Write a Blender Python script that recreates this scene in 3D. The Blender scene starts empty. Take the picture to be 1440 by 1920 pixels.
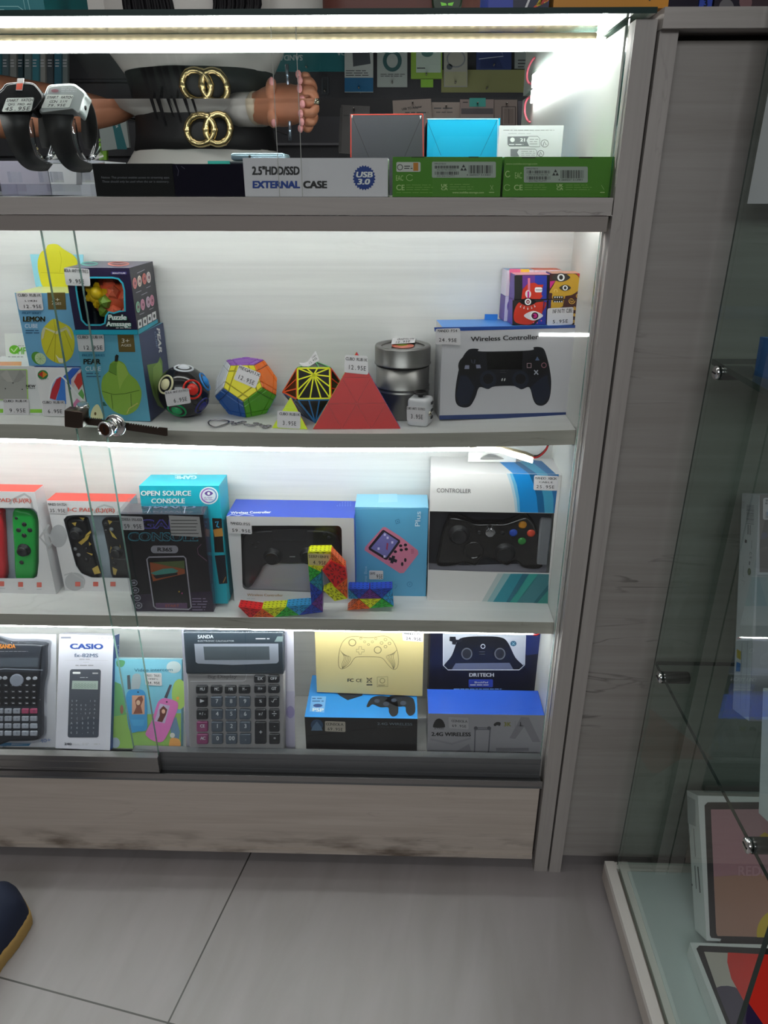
import bpy, math, random
from mathutils import Vector, Matrix
from mathutils.geometry import tessellate_polygon
random.seed(7)
SC = bpy.context.scene
COL = SC.collection
V3 = Vector
# ------------------------------------------------------------------ camera
TH, PS, RO, FPX = math.radians(24.165), math.radians(1.532), math.radians(-.062), 1364.0
CAM = V3((0, -.70, .82))
_f = V3((-math.sin(PS)*math.cos(TH), math.cos(PS)*math.cos(TH), -math.sin(TH)))
_r = V3((math.cos(PS), math.sin(PS), 0)); _d = _f.cross(_r)
R2 = _r*math.cos(RO) + _d*math.sin(RO)
D2 = -_r*math.sin(RO) + _d*math.cos(RO)
cd = bpy.data.cameras.new('camera'); cam = bpy.data.objects.new('camera', cd); COL.objects.link(cam)
cam.matrix_world = Matrix(((R2.x, -D2.x, -_f.x, CAM.x), (R2.y, -D2.y, -_f.y, CAM.y), (R2.z, -D2.z, -_f.z, CAM.z), (0, 0, 0, 1)))
cd.sensor_fit = 'VERTICAL'; cd.sensor_height = 24.0; cd.lens = 24.0*FPX/1920.0
cd.clip_start = .01; cd.clip_end = 50
SC.camera = cam
SC.view_settings.view_transform = 'Standard'; SC.view_settings.look = 'None'
SC.view_settings.gamma = 1; SC.view_settings.exposure = 0.0; SC.view_settings.use_curve_mapping = False
SC.cycles.max_bounces = 10; SC.cycles.transparent_max_bounces = 24; SC.cycles.diffuse_bounces = 4
SC.cycles.glossy_bounces = 5; SC.cycles.caustics_reflective = False; SC.cycles.caustics_refractive = False
# ------------------------------------------------------------------ world, ceiling lamps of the shop and an added front fill
W = bpy.data.worlds.new('world'); SC.world = W; W.use_nodes = True
W.node_tree.nodes['Background'].inputs[0].default_value = (.9, .95, 1, 1)
W.node_tree.nodes['Background'].inputs[1].default_value = .3
LED_UPPER, LED_CORNER, LED_SHELF = 26.0, 45.0, 42.0
def area_lamp(name, loc, rot, sx, sy, watts, color):
    l = bpy.data.lights.new(name, 'AREA'); l.shape = 'RECTANGLE'; l.size = sx; l.size_y = sy
    l.energy = watts; l.color = color
    o = bpy.data.objects.new(name, l); COL.objects.link(o); o.location = loc; o.rotation_euler = rot
    return o
area_lamp('ceiling_panel_lamp', (-.3, .02, 2.56), (0, 0, 0), 2.2, .8, 15, (1, .96, .92))
area_lamp('ceiling_panel_lamp', (-.3, 1.15, 2.56), (0, 0, 0), 1.4, .4, 6, (1, .96, .92))
area_lamp('added_front_fill', (-.4, -2.97, 1.98), (math.radians(80), 0, 0), 2.6, 1.0, 46, (.97, .98, 1))  # added fill behind the camera, brightens the upright fronts; no real window

# ------------------------------------------------------------------ measuring: where the sight line through a pixel meets a plane
def ray(px, py): return R2*((px-720)/FPX) + D2*((py-960)/FPX) + _f
def atY(px, py, y): v = ray(px, py); return CAM + v*((y-CAM.y)/v.y)
def atZ(px, py, z): v = ray(px, py); return CAM + v*((z-CAM.z)/v.z)
def atX(px, py, x): v = ray(px, py); return CAM + v*((x-CAM.x)/v.x)
def atP(px, py, O, n): v = ray(px, py); return CAM + v*((O-CAM).dot(n)/v.dot(n))

# ------------------------------------------------------------------ materials
def lin(c):
    if isinstance(c, str): c = tuple(int(c[i:i+2], 16) for i in (0, 2, 4))
    return tuple(((v/255)/12.92 if v/255 <= .04045 else ((v/255+.055)/1.055)**2.4) for v in c)
_M = {}
def mat(c, rough=.5, metal=0, spec=.5, coat=0, noise=0):
    k = (str(c), rough, metal, spec, coat, noise)
    if k in _M: return _M[k]
    m = bpy.data.materials.new('paint'); m.use_nodes = True; nt = m.node_tree; b = nt.nodes['Principled BSDF']
    col = lin(c) + (1,)
    b.inputs['Base Color'].default_value = col; b.inputs['Roughness'].default_value = rough
    b.inputs['Metallic'].default_value = metal; b.inputs['Specular IOR Level'].default_value = spec
    if coat: b.inputs['Coat Weight'].default_value = coat; b.inputs['Coat Roughness'].default_value = .08
    if noise:
        tc = nt.nodes.new('ShaderNodeTexCoord'); nz = nt.nodes.new('ShaderNodeTexNoise'); nz.inputs['Scale'].default_value = noise
        nz.inputs['Detail'].default_value = 6
        mx = nt.nodes.new('ShaderNodeMix'); mx.data_type = 'RGBA'
        mx.inputs[6].default_value = tuple(v*.82 for v in col[:3]) + (1,); mx.inputs[7].default_value = tuple(min(1, v*1.12) for v in col[:3]) + (1,)
        nt.links.new(tc.outputs['Object'], nz.inputs['Vector']); nt.links.new(nz.outputs['Fac'], mx.inputs[0])
        nt.links.new(mx.outputs[2], b.inputs['Base Color'])
    _M[k] = m; return m
def ramp(nt, stops):
    r = nt.nodes.new('ShaderNodeValToRGB'); e = r.color_ramp.elements
    e[0].position, e[0].color = stops[0][0], lin(stops[0][1]) + (1,)
    e[1].position, e[1].color = stops[-1][0], lin(stops[-1][1]) + (1,)
    for p, c in stops[1:-1]:
        q = e.new(p); q.color = lin(c) + (1,)
    return r
def wood(name, light, dark, crack, axis='X', scale=1.0, rough=.55, crk=.5):
    """whitewashed laminate: fine streaks along one axis and a few dark cracks"""
    m = bpy.data.materials.new(name); m.use_nodes = True; nt = m.node_tree; b = nt.nodes['Principled BSDF']
    b.inputs['Roughness'].default_value = rough
    tc = nt.nodes.new('ShaderNodeTexCoord'); mp = nt.nodes.new('ShaderNodeMapping')
    s = {'X': (3, 30, 90), 'Z': (90, 30, 3), 'Y': (90, 3, 90)}[axis]
    mp.inputs['Scale'].default_value = tuple(v*scale for v in s)
    nz = nt.nodes.new('ShaderNodeTexNoise'); nz.inputs['Scale'].default_value = 1.0; nz.inputs['Detail'].default_value = 8; nz.inputs['Roughness'].default_value = .65
    nz.inputs['Distortion'].default_value = .6
    nt.links.new(tc.outputs['Object'], mp.inputs['Vector']); nt.links.new(mp.outputs[0], nz.inputs['Vector'])
    r1 = ramp(nt, [(.30, dark), (.62, light)]); nt.links.new(nz.outputs['Fac'], r1.inputs[0])
    mp2 = nt.nodes.new('ShaderNodeMapping'); s2 = {'X': (5, 10, 34), 'Z': (34, 10, 5), 'Y': (34, 5, 10)}[axis]
    mp2.inputs['Scale'].default_value = tuple(v*scale for v in s2)
    nt.links.new(tc.outputs['Object'], mp2.inputs['Vector'])
    n2 = nt.nodes.new('ShaderNodeTexNoise'); n2.inputs['Scale'].default_value = 1; n2.inputs['Detail'].default_value = 4; n2.inputs['Distortion'].default_value = 1.2
    nt.links.new(mp2.outputs[0], n2.inputs['Vector'])
    sb = nt.nodes.new('ShaderNodeMath'); sb.operation = 'SUBTRACT'; sb.inputs[1].default_value = .5; nt.links.new(n2.outputs['Fac'], sb.inputs[0])
    ab = nt.nodes.new('ShaderNodeMath'); ab.operation = 'ABSOLUTE'; nt.links.new(sb.outputs[0], ab.inputs[0])
    lt = nt.nodes.new('ShaderNodeMapRange'); lt.inputs[1].default_value = 0; lt.inputs[2].default_value = .014; lt.inputs[3].default_value = 1; lt.inputs[4].default_value = 0
    nt.links.new(ab.outputs[0], lt.inputs[0])
    n3 = nt.nodes.new('ShaderNodeTexNoise'); n3.inputs['Scale'].default_value = 7*scale; nt.links.new(tc.outputs['Object'], n3.inputs['Vector'])
    gt = nt.nodes.new('ShaderNodeMapRange'); gt.inputs[1].default_value = .56; gt.inputs[2].default_value = .68; nt.links.new(n3.outputs['Fac'], gt.inputs[0])
    mu = nt.nodes.new('ShaderNodeMath'); mu.operation = 'MULTIPLY'; nt.links.new(lt.outputs[0], mu.inputs[0]); nt.links.new(gt.outputs[0], mu.inputs[1])
    mu2 = nt.nodes.new('ShaderNodeMath'); mu2.operation = 'MULTIPLY'; mu2.inputs[1].default_value = crk; nt.links.new(mu.outputs[0], mu2.inputs[0])
    mx = nt.nodes.new('ShaderNodeMix'); mx.data_type = 'RGBA'; mx.inputs[7].default_value = lin(crack) + (1,)
    nt.links.new(mu2.outputs[0], mx.inputs[0]); nt.links.new(r1.outputs[0], mx.inputs[6]); nt.links.new(mx.outputs[2], b.inputs['Base Color'])
    return m
def add_dirt(m, z0, z1, col):
    """scuffs and dirt near the lower edge of a board"""
    nt = m.node_tree; b = nt.nodes['Principled BSDF']; src = b.inputs['Base Color'].links[0].from_socket
    tc = nt.nodes.new('ShaderNodeTexCoord'); sp = nt.nodes.new('ShaderNodeSeparateXYZ'); nt.links.new(tc.outputs['Object'], sp.inputs[0])
    mr = nt.nodes.new('ShaderNodeMapRange'); mr.inputs[1].default_value = z0; mr.inputs[2].default_value = z1; mr.inputs[3].default_value = 1; mr.inputs[4].default_value = 0
    nt.links.new(sp.outputs[2], mr.inputs[0])
    mp = nt.nodes.new('ShaderNodeMapping'); mp.inputs['Scale'].default_value = (14, 14, 60); nt.links.new(tc.outputs['Object'], mp.inputs[0])
    nz = nt.nodes.new('ShaderNodeTexNoise'); nz.inputs['Scale'].default_value = 1; nz.inputs['Detail'].default_value = 9; nt.links.new(mp.outputs[0], nz.inputs[0])
    r = nt.nodes.new('ShaderNodeMapRange'); r.inputs[1].default_value = .46; r.inputs[2].default_value = .66; nt.links.new(nz.outputs['Fac'], r.inputs[0])
    mu = nt.nodes.new('ShaderNodeMath'); mu.operation = 'MULTIPLY'; nt.links.new(mr.outputs[0], mu.inputs[0]); nt.links.new(r.outputs[0], mu.inputs[1])
    mx = nt.nodes.new('ShaderNodeMix'); mx.data_type = 'RGBA'; mx.inputs[7].default_value = lin(col)+(1,)
    nt.links.new(mu.outputs[0], mx.inputs[0]); nt.links.new(src, mx.inputs[6]); nt.links.new(mx.outputs[2], b.inputs['Base Color'])
def glass_mat(name, tint, ior=1.5, rough=0.0, gain=1.0):
    """thin flat pane: straight view through with a slight tint, mirror share by Fresnel"""
    m = bpy.data.materials.new(name); m.use_nodes = True; nt = m.node_tree; nt.nodes.remove(nt.nodes['Principled BSDF'])
    t = nt.nodes.new('ShaderNodeBsdfTransparent'); t.inputs[0].default_value = tint + (1,)
    g = nt.nodes.new('ShaderNodeBsdfGlossy'); g.inputs['Roughness'].default_value = rough; g.inputs[0].default_value = (1, 1, 1, 1)
    f = nt.nodes.new('ShaderNodeFresnel'); f.inputs[0].default_value = ior
    # the incoming side never counts as inside: a flat pane reflects alike from both faces
    geo = nt.nodes.new('ShaderNodeNewGeometry')
    lw = nt.nodes.new('ShaderNodeMath'); lw.operation = 'MULTIPLY'; lw.inputs[1].default_value = gain
    inv = nt.nodes.new('ShaderNodeMath'); inv.operation = 'DIVIDE'; inv.inputs[0].default_value = 1.0; inv.inputs[1].default_value = ior
    sel = nt.nodes.new('ShaderNodeMix'); sel.data_type = 'FLOAT'
    # Fresnel node divides by ior on backfaces, so hand it the reciprocal there
    sel.inputs[2].default_value = ior; nt.links.new(inv.outputs[0], sel.inputs[3]); nt.links.new(geo.outputs['Backfacing'], sel.inputs[0])
    nt.links.new(sel.outputs[0], f.inputs[0])
    nt.links.new(f.outputs[0], lw.inputs[0])
    mx = nt.nodes.new('ShaderNodeMixShader'); nt.links.new(lw.outputs[0], mx.inputs[0]); nt.links.new(t.outputs[0], mx.inputs[1]); nt.links.new(g.outputs[0], mx.inputs[2])
    nt.links.new(mx.outputs[0], nt.nodes['Material Output'].inputs[0])
    return m
def led_mat(name, color, s):
    m = bpy.data.materials.new(name); m.use_nodes = True; nt = m.node_tree; nt.nodes.remove(nt.nodes['Principled BSDF'])
    e = nt.nodes.new('ShaderNodeEmission'); e.inputs[0].default_value = color + (1,); e.inputs[1].default_value = s
    nt.links.new(e.outputs[0], nt.nodes['Material Output'].inputs[0]); return m
def floor_mat():
    m = bpy.data.materials.new('grey_floor_tile'); m.use_nodes = True; nt = m.node_tree; b = nt.nodes['Principled BSDF']
    tc = nt.nodes.new('ShaderNodeTexCoord'); br = nt.nodes.new('ShaderNodeTexBrick')
    br.offset = 0; br.squash = 1
    br.inputs['Scale'].default_value = 1; br.inputs['Brick Width'].default_value = .60; br.inputs['Row Height'].default_value = .60
    br.inputs['Mortar Size'].default_value = .0011; br.inputs['Mortar Smooth'].default_value = .2
    br.inputs['Mortar'].default_value = lin('3c3a38') + (1,)
    mp = nt.nodes.new('ShaderNodeMapping'); mp.inputs['Scale'].default_value = (26, 5, 1)
    nt.links.new(tc.outputs['Object'], br.inputs['Vector']); nt.links.new(tc.outputs['Object'], mp.inputs['Vector'])
    nz = nt.nodes.new('ShaderNodeTexNoise'); nz.inputs['Scale'].default_value = 1; nz.inputs['Detail'].default_value = 7; nz.inputs['Distortion'].default_value = .8
    nt.links.new(mp.outputs[0], nz.inputs['Vector'])
    r = ramp(nt, [(.3, '888382'), (.55, '8f8a8a'), (.8, '969091')]); nt.links.new(nz.outputs['Fac'], r.inputs[0])
    nt.links.new(r.outputs[0], br.inputs['Color1']); nt.links.new(r.outputs[0], br.inputs['Color2'])
    nt.links.new(br.outputs['Color'], b.inputs['Base Color'])
    n2 = nt.nodes.new('ShaderNodeTexNoise'); n2.inputs['Scale'].default_value = 12; r2 = nt.nodes.new('ShaderNodeMapRange')
    r2.inputs[3].default_value = .28; r2.inputs[4].default_value = .48
    nt.links.new(tc.outputs['Object'], n2.inputs['Vector']); nt.links.new(n2.outputs['Fac'], r2.inputs[0]); nt.links.new(r2.outputs[0], b.inputs['Roughness'])
    return m

# ------------------------------------------------------------------ mesh building
class MB:
    def __init__(s): s.v = []; s.f = []; s.m = []; s.sm = []; s.mats = []
    def mi(s, m):
        if m not in s.mats: s.mats.append(m)
        return s.mats.index(m)
    def add(s, vs, fs, m, smooth=False):
        b = len(s.v); s.v += [V3(p) for p in vs]; k = s.mi(m)
        for f in fs: s.f.append([b+i for i in f]); s.m.append(k); s.sm.append(smooth)
    def box(s, lo, hi, m, T=None):
        (a, b, c), (d, e, f) = lo, hi
        vs = [(a, b, c), (d, b, c), (d, e, c), (a, e, c), (a, b, f), (d, b, f), (d, e, f), (a, e, f)]
        if T: vs = [T(V3(p)) for p in vs]
        s.add(vs, [(0, 3, 2, 1), (4, 5, 6, 7), (0, 1, 5, 4), (1, 2, 6, 5), (2, 3, 7, 6), (3, 0, 4, 7)], m)
    def lathe(s, O, axis, prof, m, n=24, xdir=None, smooth=True, caps=True):
        axis = V3(axis).normalized(); O = V3(O)
        x = V3(xdir) if xdir else (axis.orthogonal())
        x = (x - axis*x.dot(axis)).normalized(); y = axis.cross(x)
        vs = []
        for r, h in prof:
            for i in range(n):
                a = 2*math.pi*i/n; vs.append(O + axis*h + (x*math.cos(a) + y*math.sin(a))*r)
        fs = []
        for j in range(len(prof)-1):
            for i in range(n):
                k = (i+1) % n; fs.append((j*n+i, j*n+k, (j+1)*n+k, (j+1)*n+i))
        s.add(vs, fs, m, smooth)
        if caps:
            b = len(s.v)-len(vs); k = s.mi(m)
            s.f.append([b+i for i in reversed(range(n))]); s.m.append(k); s.sm.append(False)
            s.f.append([b+(len(prof)-1)*n+i for i in range(n)]); s.m.append(k); s.sm.append(False)
    def tube(s, pts, r, m, n=8, closed=False, ry=None, up=None):
        pts = [V3(p) for p in pts]; N = len(pts); rs = r if isinstance(r, (list, tuple)) else [r]*N
        ry = ry if ry is not None else 1.0
        vs = []; prev = None
        for i, p in enumerate(pts):
            t = (pts[(i+1) % N] - pts[i-1]) if closed else (pts[min(i+1, N-1)] - pts[max(i-1, 0)])
            t.normalize()
            if up is not None: x = V3(up) - t*V3(up).dot(t)
            elif prev is None: x = t.orthogonal()
            else: x = prev - t*prev.dot(t)
            x.normalize(); prev = x; y = t.cross(x)
            for k in range(n):
                a = 2*math.pi*k/n; vs.append(p + (x*math.cos(a)*ry + y*math.sin(a))*rs[i])
        fs = []
        for j in range(N if closed else N-1):
            q = (j+1) % N
            for i in range(n):
                k = (i+1) % n; fs.append((j*n+i, j*n+k, q*n+k, q*n+i))
        if not closed: fs.append(tuple(reversed(range(n)))); fs.append(tuple((N-1)*n+i for i in range(n)))
        s.add(vs, fs, m, True)
    def sphere(s, O, r, m, nu=20, nv=12, sc=(1, 1, 1)):
        O = V3(O); vs = [O + V3((0, 0, r*sc[2]))]
        for j in range(1, nv):
            a = math.pi*j/nv
            for i in range(nu):
                b = 2*math.pi*i/nu; vs.append(O + V3((r*sc[0]*math.sin(a)*math.cos(b), r*sc[1]*math.sin(a)*math.sin(b), r*sc[2]*math.cos(a))))
        vs.append(O - V3((0, 0, r*sc[2]))); fs = []
        for i in range(nu):
            k = (i+1) % nu; fs.append((0, 1+i, 1+k)); fs.append((len(vs)-1, 1+(nv-2)*nu+k, 1+(nv-2)*nu+i))
            for j in range(nv-2): fs.append((1+j*nu+i, 1+(j+1)*nu+i, 1+(j+1)*nu+k, 1+j*nu+k))
        s.add(vs, fs, m, True)
    def build(s, name, parent=None, label=None, origin=None):
        me = bpy.data.meshes.new(name)
        if parent is not None: o0 = V3(parent['_o'])
        elif origin is not None: o0 = V3(origin)
        else:
            lo = V3([min(p[i] for p in s.v) for i in range(3)]); hi = V3([max(p[i] for p in s.v) for i in range(3)])
            o0 = V3(((lo.x+hi.x)/2, (lo.y+hi.y)/2, lo.z))
        me.from_pydata([p-o0 for p in s.v], [], s.f)
        for m in s.mats: me.materials.append(m)
        me.polygons.foreach_set('material_index', s.m); me.polygons.foreach_set('use_smooth', s.sm)
        me.update()
        o = bpy.data.objects.new(name, me); COL.objects.link(o)
        if parent is not None:
            o.parent = parent
        else: o.location = o0
        o['_o'] = list(o0)
        if label: o['label'] = label
        return o
def thing(name, label, cat, base, group=None):
    o = bpy.data.objects.new(name, None); COL.objects.link(o); o.location = base; o['_o'] = list(base)
    o.empty_display_size = .02
    o['label'] = label; o['category'] = cat; o['kind'] = 'thing'
    if group: o['group'] = group
    return o
def tag(o, label, cat, group=None, kind='thing'):
    o['label'] = label; o['category'] = cat; o['kind'] = kind
    if group: o['group'] = group
    return o
def struct(o): o['kind'] = 'structure'; return o

# ------------------------------------------------------------------ lettering
_G = {}
def glyphs(text, bold=0.0, mono=False):
    k = (text, bold, mono)
    if k in _G: return _G[k]
    if mono:
        vs, fs = [], []
        for i, ch in enumerate(text):
            if ch == ' ': continue
            gv, gf, w = glyphs(ch, bold*.8)
            x0 = min(p[0] for p in gv); x1 = max(p[0] for p in gv); cw = .82
            sc = min(1.0, .66/(x1-x0)) if ch in 'MWmw' else 1.0
            b = len(vs); vs += [((p[0]-(x0+x1)/2)*sc + (i+.5)*cw, p[1], p[2]) for p in gv]; fs += [tuple(b+q for q in f) for f in gf]
        r = (vs, fs, .82*len(text)); _G[k] = r; return r
    c = bpy.data.curves.new('t', 'FONT'); c.body = text; c.size = 1; c.resolution_u = 3
    o = bpy.data.objects.new('t', c); COL.objects.link(o)
    dg = bpy.context.evaluated_depsgraph_get(); me = bpy.data.meshes.new_from_object(o.evaluated_get(dg))
    s = 1/.729
    vs = [(v.co.x*s, v.co.y*s, 0) for v in me.vertices]; fs = [tuple(p.vertices) for p in me.polygons]
    bpy.data.meshes.remove(me); bpy.data.objects.remove(o); bpy.data.curves.remove(c)
    x0 = min(p[0] for p in vs); x1 = max(p[0] for p in vs)
    if len(text) > 1: vs = [(p[0]-x0, p[1], 0) for p in vs]
    if bold:   # heavier strokes: the same letter laid down again a hair aside
        B = bold*1.15; V0, F0 = vs, fs; vs, fs = [], []
        for dx, dy, dl in ((-B, -B*.55, 0), (B, -B*.55, .2), (-B, B*.55, .4), (B, B*.55, .6)):
            b = len(vs); vs += [(p[0]+dx, p[1]+dy, dl) for p in V0]; fs += [tuple(b+q for q in f) for f in F0]
    r = (vs, fs, x1-x0); _G[k] = r; return r

def spline(pts, n=6, closed=True):
    N = len(pts); out = []
    for i in range(N if closed else N-1):
        g = lambda k: V3(pts[k % N]) if closed else V3(pts[max(0, min(N-1, k))])
        p0, p1, p2, p3 = g(i-1), g(i), g(i+1), g(i+2)
        for j in range(n):
            t = j/n; out.append(.5*((2*p1) + (p2-p0)*t + (2*p0-5*p1+4*p2-p3)*t*t + (3*p1-p0-3*p2+p3)*t**3))
    if not closed: out.append(V3(pts[-1]))
    return [tuple(p) for p in out]

EPS = .00016
class Face:
    """a flat face of a real object; shapes are given in the pixels of one photo crop and land on the face by sight line"""
    def __init__(s, mb, O, n, view=(0, 0, 1), mirror=None):
        s.mb = mb; s.O = V3(O); s.n = V3(n).normalized(); s.view = view; s.mir = mirror
    def pt(s, x, y, L=0):
        x0, y0, k = s.view
        p = atP(x0 + x/k, y0 + y/k, s.O, s.n)
        if s.mir: p.z = 2*s.mir - p.z
        return p + s.n*(EPS*L)
    def poly(s, pts, m, L=1):
        vs = [s.pt(x, y, L) for x, y in pts]
        if s.flip(vs): vs.reverse()
        s.mb.add(vs, [tuple(range(len(vs)))], m)
    def flip(s, vs):
        a = V3((0, 0, 0))
        for i in range(len(vs)): a += vs[i].cross(vs[(i+1) % len(vs)])
        return a.dot(s.n) < 0
    def rect(s, x0, y0, x1, y1, m, L=1, r=0, sk=0):
        """sk: how far the bottom edge is shifted sideways"""
        if r: P = rr(x0, y0, x1, y1, r)
        else: P = [(x0, y0), (x1, y0), (x1, y1), (x0, y1)]
        s.poly([(x + sk*(y-y0)/(y1-y0), y) for x, y in P], m, L)
    def ell(s, cx, cy, rx, ry, m, L=1, rot=0, n=24):
        c, d = math.cos(rot), math.sin(rot)
        s.poly([(cx+rx*math.cos(a)*c-ry*math.sin(a)*d, cy+rx*math.cos(a)*d+ry*math.sin(a)*c) for a in [2*math.pi*i/n for i in range(n)]], m, L)
    def ring(s, cx, cy, rx, ry, w, m, L=1, rot=0, n=28, a0=0, a1=2*math.pi):
        c, d = math.cos(rot), math.sin(rot); N = n
        P = []
        for i in range(N+1):
            a = a0+(a1-a0)*i/N
            for k in (0, w):
                X, Y = (rx-k)*math.cos(a), (ry-k)*math.sin(a); P.append(s.pt(cx+X*c-Y*d, cy+X*d+Y*c, L))
        s.mb.add(P, [(2*i, 2*i+1, 2*i+3, 2*i+2) for i in range(N)], m)
    def line(s, pts, w, m, L=1, closed=False):
        N = len(pts); P = []
        for i in range(N):
            a = pts[(i-1) % N] if (closed or i > 0) else pts[i]; b = pts[(i+1) % N] if (closed or i < N-1) else pts[i]
            dx, dy = b[0]-a[0], b[1]-a[1]; l = math.hypot(dx, dy) or 1
            nx, ny = -dy/l*w/2, dx/l*w/2
            P.append(s.pt(pts[i][0]+nx, pts[i][1]+ny, L)); P.append(s.pt(pts[i][0]-nx, pts[i][1]-ny, L))
        s.mb.add(P, [(2*i, 2*i+1, (2*i+3) % (2*N), (2*i+2) % (2*N)) for i in range(N if closed else N-1)], m)
    def frame(s, outer, inner, m, L=0):
        A = [s.pt(x, y, L) for x, y in outer]; B = [s.pt(x, y, L) for x, y in inner]
        tr = tessellate_polygon([A, B]); s.mb.add(A+B, [tuple(t) for t in tr], m)
    def text(s, t, x0, y0, x1, y1, h, m, L=3, bold=0.0, mono=False, up=None):
        gv, gf, w = glyphs(t, bold, mono)
        if not gv: return
        dx, dy = x1-x0, y1-y0; l = math.hypot(dx, dy)
        ux, uy = up if up else (dy/l*h, -dx/l*h)
        vs = [s.pt(x0+dx*p[0]/w+ux*p[1], y0+dy*p[0]/w+uy*p[1], L+p[2]) for p in gv]
        s.mb.add(vs, gf, m)
    def fine(s, x0, y0, x1, y1, rows, m, L=3, th=.35, ragged=.25, words=True):
        """lines of print too small to read"""
        rh = (y1-y0)/rows
        for i in range(rows):
            e = x1-(x1-x0)*ragged*random.random(); x = x0; y = y0+rh*(i+.5)
            while x < e:
                w = min(e-x, (y1-y0)/rows*random.uniform(1.2, 4.0)) if words else e-x
                s.rect(x, y-rh*th/2, x+w, y+rh*th/2, m, L); x += w+rh*.5
    def bars(s, x0, y0, x1, y1, m, L=3, n=26):
        x = x0; ws = [random.choice((1, 1, 2, 3)) for _ in range(n*2)]; k = (x1-x0)/sum(ws)
        for i, w in enumerate(ws):
            if i % 2 == 0: s.rect(x, y0, x+w*k, y1, m, L)
            x += w*k
def rr(x0, y0, x1, y1, r, n=4):
    P = []
    for cx, cy, a in ((x1-r, y0+r, -90), (x1-r, y1-r, 0), (x0+r, y1-r, 90), (x0+r, y0+r, 180)):
        for i in range(n+1):
            t = math.radians(a+90*i/n); P.append((cx+r*math.cos(t), cy+r*math.sin(t)))
    return P
def slab(mb, face, pts, thick, m, bev=None, segs=3, L=0, back=0.0):
    """a rounded solid with the given outline standing out of a face by thick"""
    bev = bev if bev is not None else thick*.45
    P = [face.pt(x, y, 0) for x, y in pts]; N = len(P); n = face.n
    if face.flip(P): P.reverse()
    nr = []
    for i in range(N):
        t = (P[(i+1) % N]-P[i-1]); t.normalize(); nr.append(n.cross(t))   # inward
    rings = [[p + n*(-back) for p in P]]
    for k in range(segs+1):
        a = math.pi/2*k/segs; ins = bev*(1-math.cos(a)); h = thick-bev+bev*math.sin(a)
        rings.append([P[i] + nr[i]*ins + n*h for i in range(N)])
    vs = [p for r in rings for p in r]; fs = []
    for j in range(len(rings)-1):
        for i in range(N):
            k = (i+1) % N; fs.append((j*N+i, j*N+k, (j+1)*N+k, (j+1)*N+i))
    mb.add(vs, fs, m, True)
    b = len(mb.v)-N; mb.f.append([b+i for i in range(N)]); mb.m.append(mb.mi(m)); mb.sm.append(False)
    mb.add(rings[0], [tuple(reversed(range(N)))], m)

class Carton:
    """a rectangular box standing on z: front face from three pixels, then its own depth"""
    def __init__(s, bl, br, tl, z, depth, lean=0.0, view=(0, 0, 1), cols=None, h=None, tr=None, hollow=None):
        x0, y0, k = view; f = lambda p: (x0+p[0]/k, y0+p[1]/k)
        z = z + depth*math.sin(lean)   # tilted back, it stands on its rear bottom edge
        A = atZ(*f(bl), z); B = atZ(*f(br), z); u = (B-A); s.w = u.length; u.normalize()
        n = u.cross(V3((0, 0, 1))); up = V3((0, 0, 1))
        if lean: up = (up*math.cos(lean) - n*math.sin(lean)); n = u.cross(up)
        if h is None:
            T = atP(*f(tl), A, n); h = (T-A).dot(up)
            if tr: h = (h + (atP(*f(tr), A, n)-A).dot(up))/2
        s.A, s.u, s.n, s.up, s.h, s.d, s.z, s.view = A, u, n, up, h, depth, z, view
        s.mb = MB(); s.cols = cols
        if cols: s.shell(cols, hollow)
        s.front = Face(s.mb, A, n, view); s.right = Face(s.mb, A+u*s.w, u, view); s.left = Face(s.mb, A, -u, view)
        s.top = Face(s.mb, A+up*h, up, view)
    def P(s, a, b, c):
        """a along the width, b up, c back from the front, in metres"""
        return s.A + s.u*a + s.up*b - s.n*c
    def shell(s, cols, hollow=None):
        c = lambda k: cols.get(k, cols['all'])
        w, h, d = s.w, s.h, s.d; P = s.P
        q = lambda L, m: s.mb.add([P(*p) for p in L], [(0, 1, 2, 3)], m)
        if hollow is None: q([(0, 0, 0), (w, 0, 0), (w, h, 0), (0, h, 0)], c('front'))
        else:
            s.front = Face(s.mb, s.A, s.n, s.view); A = [P(*p) for p in ((0, 0, 0), (w, 0, 0), (w, h, 0), (0, h, 0))]
            B = [s.front.pt(x, y) for x, y in hollow]
            tr = tessellate_polygon([A, B]); s.mb.add(A+B, [tuple(t) for t in tr], c('front'))
            C = [p - s.n*.0006 for p in A+B]; s.mb.add(C, [tuple(t) for t in tr], c('inside'))
        q([(w, 0, 0), (w, 0, d), (w, h, d), (w, h, 0)], c('right'))
        q([(w, 0, d), (0, 0, d), (0, h, d), (w, h, d)], c('back'))
        q([(0, 0, d), (0, 0, 0), (0, h, 0), (0, h, d)], c('left'))
        q([(0, h, 0), (w, h, 0), (w, h, d), (0, h, d)], c('top'))
        q([(0, 0, 0), (0, 0, d), (w, 0, d), (w, 0, 0)], c('bottom'))
    def base(s): return tuple(s.A + s.u*s.w/2 - s.n*s.d/2)
INK = mat('2b2a2c', .6); PAPER = mat('d9d5d8', .45)
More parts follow.
